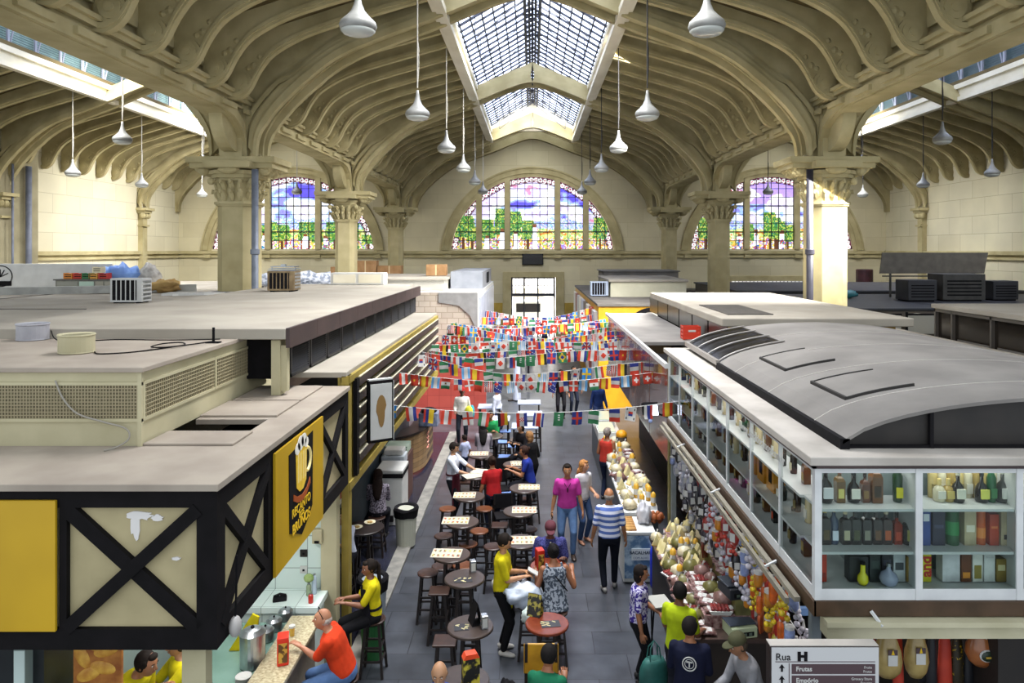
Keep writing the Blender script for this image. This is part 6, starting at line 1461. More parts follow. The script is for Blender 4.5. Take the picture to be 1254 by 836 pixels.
e = empty('silver_case', (-.0, 7.42, 0), 0, 'small pale case beside the backpack at the bottom edge', 'case'); MB().box(-.07, .07, -.05, .05, .98, 1.2).build('body', mat('case_silver', '#b8b8c8', None, rough=.3), e, bevel=.01); MB().box(-.05, .05, -.04, .04, 0, .98).build('stand', legd, e)
# bins, freezer, curved bar and clutter along the slatted stall
def bin_(x, y, label, body, lid, h=.72):
    e = empty('waste_bin', (x, y, .035), 0, label, 'bin'); MB().lathe([(.17, 0), (.18, .01), (.22, h), (.21, h)], n=20).build('body', body, e, smooth=False)
    mb = MB().lathe([(.225, h-.16), (.235, h-.06), (.245, h), (.225, h+.04), (.17, h+.02), (.12, h-.05)], n=20); mb.v = [(a+.02*noise.noise(Vector((a*9, b*9, c*9))), b, c+.03*noise.noise(Vector((a*7, b*7, c*5)))) for a, b, c in mb.v]; mb.build('bin_liner', lid, e); return e
bin_((496-CX)*13.8/F, 13.9, 'cream bin with black liner beside the woman in patterned blouse', mat('bin_cream', '#b4b4a4', None, rough=.5), dark)
bin_(-2.42+.0, 10.75, 'grey bin with black liner behind the young woman in apron', mat('bin_grey', '#8c949c', None, rough=.5), dark, .8)
e = empty('green_crate', (-2.28, 10.15, 0), 0, 'green container standing behind the stool of the young woman', 'container'); MB().lathe([(.15, 0), (.17, .5), (.15, .55)], n=16).build('body', mat('green_bin', '#2a6c38', None, rough=.5), e); MB().lathe([(.17, .5), (.175, .53), (.1, .56)], n=16).build('rim', dark, e)
e = empty('white_freezer', (-3.0, 15.2, .035), 0, 'white box freezer with dark band standing on the dark strip', 'freezer'); MB().box(-.28, .28, -.35, .35, 0, 1.0).build('body', white_m, e, bevel=.02); MB().box(-.29, .29, -.36, .36, 1.0, 1.08).build('dark_band', dark, e); MB().box(-.29, .29, -.36, .36, 1.08, 1.16).build('lid', white_m, e, bevel=.02); MB().box(-.1, .1, -.4, -.35, .1, .22).build('vent', dark, e)
e = empty('curved_bar', (-3.05, 19.0, 0), 0, 'curved wooden bar with painted red and white emblem past the slatted stall', 'counter')
A = [(-.9+1.15*sin(t), -.0-1.5*cos(t)) for t in [k*pi/20 for k in range(11)]]
def arcwall(pts, th, z0, z1, mb=None):
    mb = mb or MB(); n = len(pts); vs = []
    for (x, y) in pts:
        for q in (1, 1-th): vs += [((x+.9)*q-.9, y*q, z0), ((x+.9)*q-.9, y*q, z1)]
    fs = []
    for i in range(n-1):
        a = i*4; b = a+4; fs += [(a, b, b+1, a+1), (a+2, a+3, b+3, b+2), (a+1, b+1, b+3, a+3), (a, a+2, b+2, b)]
    fs += [(0, 1, 3, 2), (n*4-4, n*4-2, n*4-1, n*4-3)]
    return mb.poly(vs, fs)
arcwall(A+[(.25, 1.0)], .1, .12, 1.1).build('front', brickmat('bar_wood', '#7c6444', '#6a5236', '#3c2c1c', .5, .12, .006, .5, 'xz', .5, .2, 4, .2), e); arcwall([((x+.9)*1.05-.9, y*1.05) for x, y in A]+[(.31, 1.0)], .4, 1.1, 1.15).build('top', legd, e)
mb = MB()
for k, z in enumerate((.55, .68, .8, .92)): mb.tube([(.255+.0*j, -.15+.06*j+.0*k, z+.03*sin(j*1.7+k)) for j in range(6)], .014, 5)
mb.build('emblem', mat('emblem_pink', '#e8b8a8', '#c86048', 20, .5), e)
mb = empty('bar_tap', (-2.75, 18.9, 1.15), 0, 'dark beer machine standing on the curved bar', 'beer tap'); MB().box(-.25, .25, -.2, .2, 0, .35).build('body', mat('tap_blue', '#4c5874', '#8890a4', 8, .3), mb, bevel=.02); MB().lathe([(.2, .35), (.22, .4), (.1, .46)], n=14).build('lid', dark, mb); MB().tube([(0, -.2, .3), (0, -.28, .3), (0, -.28, .22)], .015, 6).build('spout', steel, mb)
e = empty('red_wall', (-3.2, 24.4, 0), 0, 'red painted stall front beyond the curved bar', 'kiosk'); MB().box(-2.2, 1.6, 0, .3, 0, 2.6).build('front', brickmat('red_tiles', '#b8544a', '#a84840', '#8c3a34', .4, .4, .006, .4, 'xz', 0, .1, 1, .1), e); MB().box(-2.2, 1.6, -.06, 0, 2.3, 2.4).build('ledge', alu, e)
for i, (x, y, z, w_, d_, h_, c, lb) in enumerate(((-3.15, 16.6, .035, .6, .7, 1.05, '#4a2c24', 'brown counter unit with stacked trays on the slatted stall side'),)):
    e = empty('counter_unit', (x, y, z), 0, lb, 'counter'); MB().box(-w_/2, w_/2, -d_/2, d_/2, 0, h_).build('body', mat('unit_'+c, c, None, rough=.6), e, bevel=.01)
    for k in range(4): MB().box(-.26, .26, -.3+.03*k, .3, h_+.01+k*.045, h_+.045+k*.045).build('tray', mat('tray_green', '#a9b8a8', '#8ca090', 6, .4), e)
e = empty('white_container', (-3.1, 15.95, .035), 0, 'white plastic containers stacked behind the freezer', 'container'); MB().box(-.25, .25, -.2, .2, 0, 1.0).build('stand', dark, e); MB().box(-.26, .26, -.22, .22, 1.0, 1.2).build('tub', mat('tub_white', '#c8ccd0', '#a8b0b8', 5, .4), e, bevel=.02); MB().box(-.2, .22, -.18, .2, 1.2, 1.32).build('upper_tub', white_m, e, bevel=.02)
for i, (px, py, c, lb) in enumerate(((633, 452, '#aeb4c4', 'silver column stand with flags in mid aisle beyond the tables'), (647, 455, '#18181e', 'black coat stand right of the silver column'))):
    Y = F*5.75/(([489, 476][i])-CY); X = (px-CX)*Y/F; e = empty('display_stand', (X, Y, 0), 0, lb, 'stand'); MB().tube([(0, 0, .05), (0, 0, 1.65)], [.05, .05] if i else [.16, .12], 12).build('pole', mat('stand_'+c, c, None, rough=.3), e)
    mb = MB(); [mb.bar((0, 0, .03), (.36*cos(t), .36*sin(t), .03), .05) for t in (0.3, 1.87, 3.44, 5.0)]; mb.build('foot', legd, e); MB().lathe([(.08, 1.62), (.2, 1.68), (.1, 1.75)], n=12).build('top', mat('stand_'+c, c), e)
# ------------------------------------------------ bar counter things
e = empty('display_case', (-3.52, 7.75, 0), 0, 'glass topped display case behind the granite bar counter', 'display case'); MB().box(-.38, .36, -1.45, 1.45, 0, .96).build('body', mat('case_dark', '#2a3230', '#38423e', 3, .4), e); MB().box(-.38, .36, -1.45, 1.45, .96, .98).build('glass_top', mat('green_glass', '#7c9c90', '#6c8c80', 2, .08), e)
e = empty('steel_urn', (-3.25, 8.25, .985), 0, 'large stainless steel urn with lid beside the granite counter', 'urn'); MB().lathe([(.13, 0), (.14, .01), (.14, .36), (.145, .365)], n=28).build('body', steel, e, smooth=False); MB().lathe([(.148, .365), (.148, .38), (.09, .42), (.03, .43)], n=28).build('lid', steel, e); MB().ball((0, 0, .44), .022, 10, 6).build('knob', dark, e); MB().tube([(.14, 0, .06), (.2, 0, .06), (.2, 0, .02)], .012, 6).build('tap', steel, e)
for k, (x, y, s) in enumerate(((-3.3, 8.78, 1), (-3.28, 9.02, .95), (-3.22, 9.27, .9))):
    e = empty('steel_pan', (x, y, .985), 0, ['nearest', 'middle', 'farthest'][k]+' of the three small lidded steel pans behind the urn', 'pan', 'small lidded steel pans'); e.scale = (s, s, s); MB().lathe([(.09, 0), (.1, .01), (.1, .12), (.105, .125)], n=20).build('body', steel, e); MB().lathe([(.105, .125), (.07, .155), (.01, .165)], n=20).build('lid', steel, e); MB().ball((0, 0, .175), .014, 8, 6).build('knob', dark, e)
for k, (x, y) in enumerate(((-3.22, 7.92), (-3.2, 7.6))):
    e = empty('plate_stack', (x, y, .985), 0, ['white bowls stacked right of the steel urn', 'white plates stacked in front of the steel urn'][k], 'plates'); mb = MB()
    for j in range(5): mb.lathe([(.03, .012*j), (.085, .012*j+.02), (.088, .012*j+.024), (.03, .012*j+.01)], n=18)
    mb.build('plates', white_m, e)
e = empty('beer_glass', (-2.95, 8.72, 1.07), 0, 'small glass of beer on the granite counter', 'glass'); MB().lathe([(.028, 0), (.034, .1), (.036, .11)], n=16).build('beer', mat('beer', '#d8b048', None, rough=.15), e, smooth=True); MB().lathe([(.037, .1), (.037, .125)], n=16).build('foam', white_m, e)
for k in range(7):
    x, y = -3.62+.11*(k % 3)+.03*sin(k*5), 6.95+.2*(k//3)+.04*cos(k*3)
    c = ('#9cc4b4', '#c8d8d4', '#3c7a58')[k % 3]; e = empty('glass_jar', (x, y, .985), 0, 'glass jar number %s on the display case left of the urn' % ['one', 'two', 'three', 'four', 'five', 'six', 'seven'][k], 'jar', 'glass jars on the display case'); e['label'] = ['pale green', 'clear', 'deep green', 'tall pale green', 'tall clear', 'small deep green', 'rear pale green'][k]+' glass vessel on the display case left of the urn'
    MB().lathe([(.04, 0), (.045, .01), (.045, .14+.02*(k % 4)), (.03, .17+.02*(k % 4)), (.03, .2+.02*(k % 4))], n=14).build('body', mat('jar_'+c, c, None, rough=.1, coat=.4), e, smooth=True); MB().lathe([(.034, .2+.02*(k % 4)), (.034, .225+.02*(k % 4))], n=12).build('lid', [steel, white_m, dark][k % 3], e)
for (x, y, c, h, lb, kd) in ((-3.02, 9.75, '#8c9c7c', .16, 'glass vase with drooping green plant on the tiled counter', 'vase'), (-2.93, 9.55, '#c03024', .12, 'red drink can on the tiled counter', 'can'), (-2.96, 9.8, '#b4c4d4', .26, 'clear water bottle on the tiled counter', 'bottle')):
    e = empty(kd, (x-.05, y, 1.06), 0, lb, kd); MB().lathe([(.03, 0), (.035, .01), (.034, h*.8), (.02, h)], n=14).build('body', mat('v_'+c, c, None, rough=.15, coat=.4), e, smooth=True); MB().lathe([(.021, h), (.018, h+.02)], n=10).build('rim', steel, e)
    if kd == 'vase': MB().ball((0, 0, .24), (.07, .05, .06), 10, 7).tube([(0, 0, .15), (.01, 0, .2)], .006, 5).build('leaves', mat('leaf_pale', '#7c9c50', '#a9b878', 15, .6), e)
e = empty('telephone', (-3.42, 9.62, 1.06), .3, 'black telephone with curled cord on the tiled counter', 'telephone'); MB().cbox((0, 0, .02), (.18, .12, .04)).build('base', dark, e, bevel=.01); MB().tube([(-.08, .02, .05), (0, .02, .075), (.08, .02, .05)], .018, 8).build('handset', dark, e)
e = empty('soap_dispenser', (-2.99+.0, 9.93, 1.72), 0, 'cream dispenser on the tiled wall of the bar', 'dispenser'); MB().box(-.07, .07, -.08, .02, 0, .2).build('body', cream, e, bevel=.015); MB().box(-.03, .03, -.1, -.08, .02, .05).build('lever', dark, e)
for z in (1.32, 1.55):
    e = empty('wall_socket', (-3.2, 9.945, z), 0, 'electrical socket on the tiled wall, %s' % ('lower' if z < 1.4 else 'upper, dark'), 'socket'); MB().box(-.05, .05, -.012, .004, -.04, .06).build('plate', white_m if z < 1.4 else legd, e); MB().box(-.015, .015, -.016, -.012, -.01, .02).build('hole', dark, e)
e = empty('bread_picture', (-3.98, 6.5, 1.78), 0, 'lit picture of bread rolls hanging under the bar fascia', 'picture'); MB().box(-.22, .22, 0, .03, 0, .62).build('board', mat('bread_back', '#8c4c18', '#b87830', 8, .5), e)
for k, (dx, dz, a) in enumerate(((-.05, .42, .3), (.08, .36, -.3), (-.14, .3, 1.1), (.05, .2, .2), (-.08, .14, -.4), (.14, .52, .2))): MB().ball((dx, -.0, dz), (.12, .012, .06), 14, 8, Matrix.Rotation(a, 3, 'Y')).build('printed_roll', mat('bread_gold', '#e0b048', '#b87828', 9, .5), e)
MB().box(-.01, .01, .01, .02, .62, .77).build('hanger', dark, e)
e = empty('dark_appliance', (-4.7, 6.7, 0), 0, 'dark oven unit left of the bread picture, bottom left corner', 'oven'); MB().box(-.4, .3, -.3, .3, 0, 2.3).build('body', mat('oven_dark', '#1a1c1e', '#24282a', 4, .3), e); MB().box(-.38, .28, -.32, -.3, 1.2, 1.24).box(-.38, .28, -.32, -.3, 1.7, 1.73).build('trim_bar', steel, e)
e = empty('press_grill', (-3.22, 6.72, .985), 0, 'silver domed press grill at the bottom left', 'grill'); mb = MB(); mb.prism([(.2*cos(pi*k/12)*1.1, .02+.34*sin(pi*k/12)) for k in range(13)], -.16, .16); mb.build('dome', steel, e)
mb = MB(); [mb.box(-.17+k*.03, -.16+k*.03, -.175, -.16, .05, .05+.2*math.sqrt(max(0, 1-((k-5.5)/6.5)**2))) for k in range(12)]; mb.build('rib_grille', dark, e)
e = empty('round_speaker', (KX+.06, 6.12, 2.56), 0, 'pale round lamp head fixed at the lower corner of the bar fascia', 'lamp'); MB().ball((0, 0, 0), (.05, .07, .09), 14, 10).build('head', mat('speaker_grey', '#b4b0ac', None, rough=.4), e, smooth=True); MB().tube([(0, 0, .08), (0, .02, .3), (0, .03, .6)], .01, 5).build('cable', dark, e)
e = empty('yellow_cloth', (-3.45, 8.55, .985), 0, 'yellow cloth draped behind the urn', 'cloth'); MB().prism([(-.2, 0), (.1, 0), (.16, .4), (.08, .44)], -.01, .02).build('cloth', cloth('#c8b818'), e)
# ------------------------------------------------ direction sign
e = empty('street_sign', (0, 0, 0), 0, 'white and brown direction sign reading Rua H at the bottom right', 'sign')
sy = 5.3; x0, x1 = (943-CX)*sy/F, (1076-CX)*sy/F; zt_ = EYE-(791-CY)*sy/F
def sx_(px): return (px-CX)*sy/F
def sz_(py): return EYE-(py-CY)*sy/F
MB().box(x0, x1, sy, sy+.09, zt_-.75, zt_).build('cabinet', mat('sign_brown_edge', '#241a18', None, rough=.4), e); MB().box(x0, x1, sy, sy+.09, zt_, zt_+.006).build('dusty_top', fas, e)
MB().box(x0+.01, x1-.003, sy-.008, sy, zt_-.74, zt_-.008).build('face', mat('sign_white', '#c4c4c4', None, rough=.4), e)
sb = mat('sign_brown', '#4e3c40', None, rough=.4)
for k in range(4): MB().box(sx_(969), sx_(1071), sy-.011, sy-.008, sz_(824+k*14), sz_(812+k*14)).build('name_bar', sb, e)
MB().box(sx_(949), sx_(1071), sy-.011, sy-.008, sz_(809.5), sz_(808.8)).box(sx_(965.5), sx_(966.3), sy-.011, sy-.008, zt_-.7, sz_(811)).build('rule_line', sb, e)
FM = Matrix(((1, 0, 0, 0), (0, 0, -1, 0), (0, 1, 0, 0), (0, 0, 0, 1)))
def ft(body, px, py, size, m, al='LEFT', bold=.0, sx=1): text('lettering', body, size, m, Matrix.Translation((sx_(px), sy-.012, sz_(py))) @ FM, e, .001, al, bold, sx)
ft('Rua', 949, 803.5, .075, dark); ft('H', 976, 803, .085, dark, bold=.006, sx=1.2)
for k, (a, b_, c) in enumerate((('Frutas', 'Fruits', 'Frutas'), ('Empório', 'Grocery Store', 'Especias'), ('', '', ''))):
    if a: ft(a, 974, 818+k*14, .048, white_m, bold=.001); ft(b_, 1067, 816+k*14, .026, white_m, 'RIGHT'); ft(c, 1067, 821+k*14, .026, white_m, 'RIGHT')
    pz = 817+k*14; q = MB(); cx_ = sx_(957); cz = sz_(pz); q.prism([(cx_-.022, cz), (cx_, cz+.03), (cx_+.022, cz), (cx_+.008, cz+.004), (cx_+.006, cz-.026), (cx_-.006, cz-.026), (cx_-.008, cz+.004)], sy-.012, sy-.009); q.build('arrow', dark, e)
for px in (952, 1068): MB().box(sx_(px)-.02, sx_(px)+.02, sy+.02, sy+.07, 0, zt_-.75).build('post', sb, e)
# ------------------------------------------------ hams and cured meat hanging under the front awning
clear = mat('ham_skin', '#b09a60', '#8c7440', 6, .35, coat=.3); ham2m = mat('ham_red', '#a06030', '#7c4420', 6, .3, coat=.4)
def ham(px, label, m, w_=.115, L=.42, lab=0, ztop=2.62, y=6.15):
    x = (px-CX)*y/F; e = empty('hanging_ham', (x, y, ztop-L), 0, label, 'ham', 'hams hung under the awning')
    q = MB(); q.lathe([(.01, 0), (w_*.5, .01), (w_*.85, L*.12), (w_, L*.28), (w_*.93, L*.45), (w_*.6, L*.7), (w_*.28, L*.86), (w_*.16, L*.97), (w_*.16, L)], n=18, sy=.7); q.v = [(a*(1+.1*noise.noise(Vector((a*8, b*8, c*8+px)))), b, c) for a, b, c in q.v]; q.build('ham', m, e, smooth=True)
    MB().tube([(0, 0, L-.02), (0, 0, L+.16)], .005, 5).build('string', white_m, e)
    if lab == 1: MB().box(-.04, .04, -w_*.74, -w_*.7, L*.3, L*.48).build('white_label', white_m, e); MB().box(-.04, .04, -w_*.74, -w_*.7, L*.48, L*.57).build('brown_band', sb, e); MB().prism([(-.014, L*.49), (.014, L*.49), (0, L*.58)], -w_*.76, -w_*.74).build('yellow_mark', mat('mark_yellow', '#e0b81c', None, rough=.4), e)
    if lab == 2:
        MB().ball((0, -w_*.62, L*.32), (.07, .02, .055), 18, 8).build('oval_rim', white_m, e); MB().ball((0, -w_*.66, L*.32), (.062, .02, .047), 18, 8).build('oval_label', mat('label_green', '#1c2c20', '#2c3c2c', 10, .4), e); MB().box(-.03, .03, -w_*.86, -w_*.82, L*.3, L*.34).build('gold_band', mat('mark_gold', '#b89838', None, rough=.4), e)
        MB().prism([(-.06, L*.95), (.06, L*.95), (0, L*.62)], -w_*.5, -w_*.42).build('diamond_tag', white_m, e); MB().prism([(-.045, L*.95), (.045, L*.95), (0, L*.68)], -w_*.54, -w_*.5).build('tag_green', mat('tag_green', '#2a6c4c', None, rough=.4), e)
    if lab == 3: MB().cbox((0, -w_*.55, L*.72), (.05, .006, .055), ry=.3).build('price_tag', white_m, e)
    return e
ham(1020, 'clear wrapped pale bundle hanging left of the hams', mat('wrap_clear', '#a9b4ac', '#7c8c84', 6, .15, coat=.5), .07, .4); ham(1046, 'leftmost pale ham with white tag behind the direction sign', clear, .13, .42, 3); ham(1087, 'pale ham with white label and yellow mark, right of the sign', clear, .125, .5, 1, y=6.12); ham(1122, 'long pale ham with white label, second right of the sign', clear, .105, .52, 1)
ham(1202, 'reddish ham with green oval label and diamond tag', ham2m, .135, .42, 2); ham(1252, 'reddish ham with oval label cut by the right edge', ham2m, .125, .42, 2)
def sock(px, label, m, w_=.05, L=.75, y=6.3, dots=None, seed=1):
    x = (px-CX)*y/F; e = empty('hanging_bag', (x, y, 2.62-L), 0, label, 'cloth bag', 'long bags hung between the hams')
    q = MB().lathe([(w_*.6, 0), (w_*1.25, .05), (w_*1.1, L*.3), (w_*.9, L*.6), (w_*.6, L*.74), (w_*.9, L*.8), (w_*.9, L)], n=14, sy=.7); q.build('bag', m, e, smooth=True); MB().lathe([(w_*.64, L*.72), (w_*.68, L*.74), (w_*.64, L*.76)], n=12, sy=.7).build('tie', dark, e); return e
redc = mat('bag_red', '#b83a24', '#98281a', 5, .6); spot = mat('bag_spotted', '#c8a818', '#2a2210', 26, .5, lo=.36, hi=.4); blkd = mat('bag_black', '#14151a', '#1c1e24', 5, .5)
for a in ((1066, redc, 'red cloth bag half hidden behind the direction sign', .05), (1141, blkd, 'narrow black bag right of the long pale ham', .04), (1157, redc, 'red cloth bag left of the yellow spotted one', .055), (1172, spot, 'yellow bag with black spots', .05), (1186, blkd, 'black bag left of the reddish ham', .04), (1219, blkd, 'black bag right of the reddish ham', .045), (1232, redc, 'tall red cloth bag right of the reddish ham', .06), (1100, redc, 'small red bag between the two pale hams', .04)): sock(a[0], a[2], a[1], a[3])
for k, (px, c) in enumerate(((1040, blkd), (1130, blkd), (1198, blkd), (1240, redc))): sock(px, ['black', 'blackish', 'dark', 'dull red'][k]+' bag in the second row behind the '+['leftmost ham', 'long pale ham', 'reddish ham', 'tall red bag'][k], c, .05, .8, 6.55)
MB_r = empty('hanging_rail', (0, 0, 0), 0, 'steel rail carrying the hams under the awning', 'rail'); MB().bar((2.5, 6.2, 2.72), (6.5, 6.2, 2.72), .02).bar((2.5, 6.5, 2.72), (6.5, 6.5, 2.72), .02).build('bar', steel, MB_r)
MB().box(2.6, 6.5, 6.9, 6.95, 2.25, 2.32).build('blue_rail', mat('rail_blue', '#5c7ca8', None, rough=.4), MB_r)
# ---------------------------------------------------------------- goods of the right-hand stalls
cheese = mat('cheese', '#dcd09c', '#c8b878', 8, .5); rind = mat('rind', '#c8a040', '#b08828', 8, .4); redmeat = mat('red_meat', '#8c2c28', '#5c1c1c', 14, .35); packm = mat('clear_pack', '#a88c88', '#5c3434', 18, .2, coat=.5)
e = empty('sales_counter', (0, 0, 0), 0, 'dark wooden sales counter under the hanging goods, right', 'counter'); MB().box(2.02, 2.95, 8.9, 12.0, 0, .9).build('body', mat('counter_dark', '#241c18', '#30261f', 4, .5), e); MB().box(1.98, 2.98, 8.85, 12.05, .9, .95).build('top', mat('counter_top_dark', '#3a2c26', '#4c3a34', 8, .4), e)
MB().box(2.2, 2.9, 9.1, 11.95, .95, 1.12).build('rear_step', packm, e); MB().box(2.6, 2.9, 9.1, 11.95, 1.12, 1.32).build('upper_step', MATS['bag_olive'] if 'bag_olive' in MATS else mat('bag_olive', '#74703c', '#54502a', 6, .4), e)
e = empty('deli_counter', (0, 0, 0), 0, 'long deli counter with white glass cases farther up the right side', 'counter'); MB().box(1.72, 2.34, 13.2, 20.5, 0, .88).build('body', mat('counter_grey', '#4c5458', '#3c4448', 4, .4), e); MB().box(1.7, 2.34, 13.15, 20.5, .88, .94).build('top', alu, e)
e = empty('chest_freezer', (0, 0, 0), 0, 'chest freezer wrapped in a blue and white poster, right side of the aisle', 'freezer')
MB().box(1.58, 2.12, 12.35, 13.05, .02, .86).build('body', white_m, e, bevel=.02)
MB().box(1.6, 2.1, 12.335, 12.35, .1, .84).build('poster', mat('poster_blue', '#4a6a8c', '#a9bccc', 5, .4, lo=.42, hi=.58), e)
MB().box(1.72, 2.04, 12.325, 12.335, .42, .62).build('poster_label', mat('poster_label', '#c4ccd0', None, rough=.5), e)
text('lettering', 'BACALHAU', .075, mat('ink_navy', '#1c2c48', None, rough=.5), Matrix.Translation((1.88, 12.32, .55)) @ FM, e, .001, bold=.002); text('lettering', 'COM ALHO', .05, mat('ink_blue', '#2c4470', None, rough=.5), Matrix.Translation((1.88, 12.32, .46)) @ FM, e, .001)
MB().box(1.56, 2.14, 12.33, 13.07, .86, .9).build('rim', alu, e)
e = empty('blue_barrel', (2.24, 12.2+.0, 0), 0, 'bright blue plastic barrel beside the grey post', 'barrel'); e.location = (2.14, 11.99+.25, 0); MB().lathe([(.1, 0), (.115, .05), (.115, .6), (.09, .68), (.03, .7)], n=18).build('body', mat('barrel_blue', '#1c2cb8', None, rough=.35), e, smooth=True); MB().lathe([(.035, .69), (.035, .73)], n=12).build('cap', dark, e)
GC = 'goods piled on the right stall counters'
def wedge(e, m): MB().prism([(-.09, 0), (.09, 0), (.0, .2)], -.05, .05).build('wedge', m, e, bevel=.006); MB().prism([(-.092, -.001), (.092, -.001), (.088, .012), (-.088, .012)], -.052, .052).build('rind', rind, e)
def log_(e, m): MB().lathe([(.03, 0), (.045, .01), (.045, .2), (.03, .22), (.012, .24)], n=14).build('body', m, e, smooth=True); MB().lathe([(.046, .06), (.046, .15)], n=14).build('wrapper', white_m, e)
def tray(e, m): MB().prism([(-.14, .04), (-.11, 0), (.11, 0), (.14, .04)], -.09, .09).build('dish', white_m, e); q = MB(); [q.ball((-.09+.045*(i % 5), -.06+.04*(i//5), .05), (.026, .022, .02), 8, 5) for i in range(20)]; q.build('pieces', m, e)
def pack(e, m): q = MB(); [q.tube([(-.11, -.06+.04*i, .03), (0, -.06+.04*i, .045), (.11, -.06+.04*i, .03)], [.02, .024, .02], 7) for i in range(4)]; q.build('sausages', m, e, smooth=True); MB().cbox((0, 0, .062), (.12, .1, .006)).build('label', white_m, e)
def heap(e, m): q = MB().ball((0, 0, 0), 1, 16, 10); q.v = [((Vector(p)*(1+.35*noise.noise(Vector(p)*2.6))).x*.12, (Vector(p)*(1+.35*noise.noise(Vector(p)*2.6+Vector((3, 1, 2))))).y*.1, max(p[2], -.7)*.1+.07) for p in q.v]; q.build('bag_body', m, e, smooth=True); MB().tube([(0, 0, .15), (.01, 0, .19), (.03, .01, .22)], [.015, .008, .02], 6).build('twisted_neck', white_m, e)
KINDS_ = [('cheese_wedge', wedge, cheese, 'pale cheese wedge', 'cheese'), ('cheese_roll', log_, cheese, 'wrapped yellow cheese roll', 'cheese'), ('meat_tray', tray, redmeat, 'white tray of red meat pieces', 'tray'), ('sausage_pack', pack, packm, 'pack of dark red sausages', 'sausages'),
          ('goods_bag', heap, mat('bag_olive', '#74703c', '#54502a', 6, .4), 'olive green bag', 'bag'), ('goods_bag', heap, mat('bag_pink', '#8c6c64', '#5c3c3c', 8, .3), 'pinkish clear bag', 'bag'), ('goods_bag', heap, mat('bag_cream', '#d4ccb0', '#b4a47c', 8, .4), 'cream coloured bag', 'bag'), ('cheese_roll', log_, mat('cheese_amber', '#d8a838', '#c08c20', 8, .4), 'amber smoked cheese', 'cheese')]
GP = {}
rows_n = ['front', 'second', 'third', 'fourth', 'fifth', 'sixth', 'rear']; cols_n = ['first', 'second', 'third', 'fourth', 'fifth', 'sixth', 'seventh', 'eighth', 'ninth', 'tenth', 'eleventh', 'twelfth', 'thirteenth', 'fourteenth', 'fifteenth', 'sixteenth', 'seventeenth', 'eighteenth', 'nineteenth', 'twentieth', 'twenty-first', 'twenty-second', 'twenty-third', 'twenty-fourth', 'twenty-fifth', 'twenty-sixth', 'twenty-seventh', 'twenty-eighth', 'twenty-ninth', 'thirtieth', 'thirty-first', 'thirty-second', 'thirty-third', 'thirty-fourth', 'thirty-fifth', 'thirty-sixth']
def good(k, x, y, z, rz, s, where):
    nm, fn, m, lb, ct = KINDS_[k]
    if k not in GP: e = GP[k] = empty(nm, (0, 0, 0)); fn(e, m)
    else: e = copy_tree(GP[k])
    e.location = (x, y, z); e.rotation_euler = (0, 0, rz); e.scale = (s, s, s); tag(e, lb+where, ct, GC)
rg = random.Random(12)
def pick(y): 
    if y > 11.2: return rg.choice([0, 0, 0, 2, 6, 1, 3])
    if y > 10.3: return rg.choice([0, 2, 6, 3, 7, 4, 0])
    return rg.choice([3, 3, 3, 3, 4, 2, 5])
for r, (x, z) in enumerate(((2.07, .95), (2.19, .95), (2.3, 1.12), (2.42, 1.12), (2.53, 1.12), (2.67, 1.32), (2.8, 1.32))):
    n = 17
    for j in range(n):
        y = 8.98+j*.18 if r < 2 else 9.2+j*.165
        good(pick(y), x+rg.uniform(-.03, .03), y, z, rg.uniform(-.6, .6), rg.uniform(.8, 1.1), ', %s from near end, %s row of sales counter' % (cols_n[j], rows_n[r]))
for r, (x, z) in enumerate(((1.82, .94), (2.04, .96), (2.24, 1.0))):
    if r: tag(MB().box(x-.1, x+.1, 13.3, 17.8, .94, z).build('shelf_board', alu), ['', 'lower', 'upper'][r]+' display board on the deli counter', 'shelf')
    for j in range(17):
        y = 13.35+j*.27
        k = rg.choice([1, 1, 7, 6, 0]) if y < 14.8 else rg.choice([6, 3, 5, 0, 7, 4])
        good(k, x+rg.uniform(-.03, .03), y, z+.0, rg.uniform(-.6, .6), rg.uniform(.95, 1.25), ', %s from near end, %s row of deli counter' % (cols_n[j], rows_n[r]))
for i in range(9):
    y = 12.42+.07*i; q = tag(MB().cbox((0, 0, .015), (.2, .05, .03)).build('bread_slice_pack', mat('loaf', '#c89c58', '#8c5c2c', 14, .5), loc=(1.72, y, .9+.0)), '%s golden pack from the front in the row on the freezer' % cols_n[i], 'bread', 'golden packs on the freezer')
for i, (x, y, lb) in enumerate(((1.9, 18.7, 'low white glass case on the deli counter, nearer'), (2.0, 20.0, 'low white glass case on the deli counter, farther'))):
    e = empty('glass_case', (x, y, .94), 0, lb, 'display case'); MB().box(-.22, .25, -.55, .55, 0, .2).build('body', white_m, e, bevel=.01); MB().box(-.2, .23, -.52, .52, .2, .215).build('glass_top', mat('case_glass', '#b8d0c4', None, rough=.08), e)
e = empty('yellow_pot', (2.2, 17.55, 1.0), 0, 'yellow heaped pot under the lamp at the deli counter', 'pot'); MB().lathe([(.1, 0), (.13, .02), (.14, .2)], n=18).build('pot', mat('pot_dark', '#4c443c', None, rough=.5), e); MB().ball((0, 0, .24), (.14, .14, .12), 14, 8).build('content', mat('corn', '#e8a818', '#d08810', 20, .5), e, smooth=True)
e = empty('white_sack', (2.0, 12.75, .9), 0, 'white cloth sack on the freezer lid', 'sack'); lumpy('sack_body', (0, 0, 0), (.12, .14, .2), mat('sack_white', '#d8d8dc', '#b4b4bc', 6, .7), None, None, 51, e, .4)
e = empty('bread_basket', (2.22, 12.75, .95), 0, 'round basket of brown bread beside the grey post', 'basket'); q = MB(); [q.ball((.09*cos(t), .09*sin(t), .06), (.05, .05, .09), 9, 6) for t in [k*pi/3 for k in range(6)]]; q.build('bread', mat('bread_brown', '#a05c30', '#7c3c1c', 9, .5), e, smooth=True); MB().lathe([(.08, 0), (.15, .06), (.16, .07), (.1, .01)], n=16).build('basket', woodm, e)
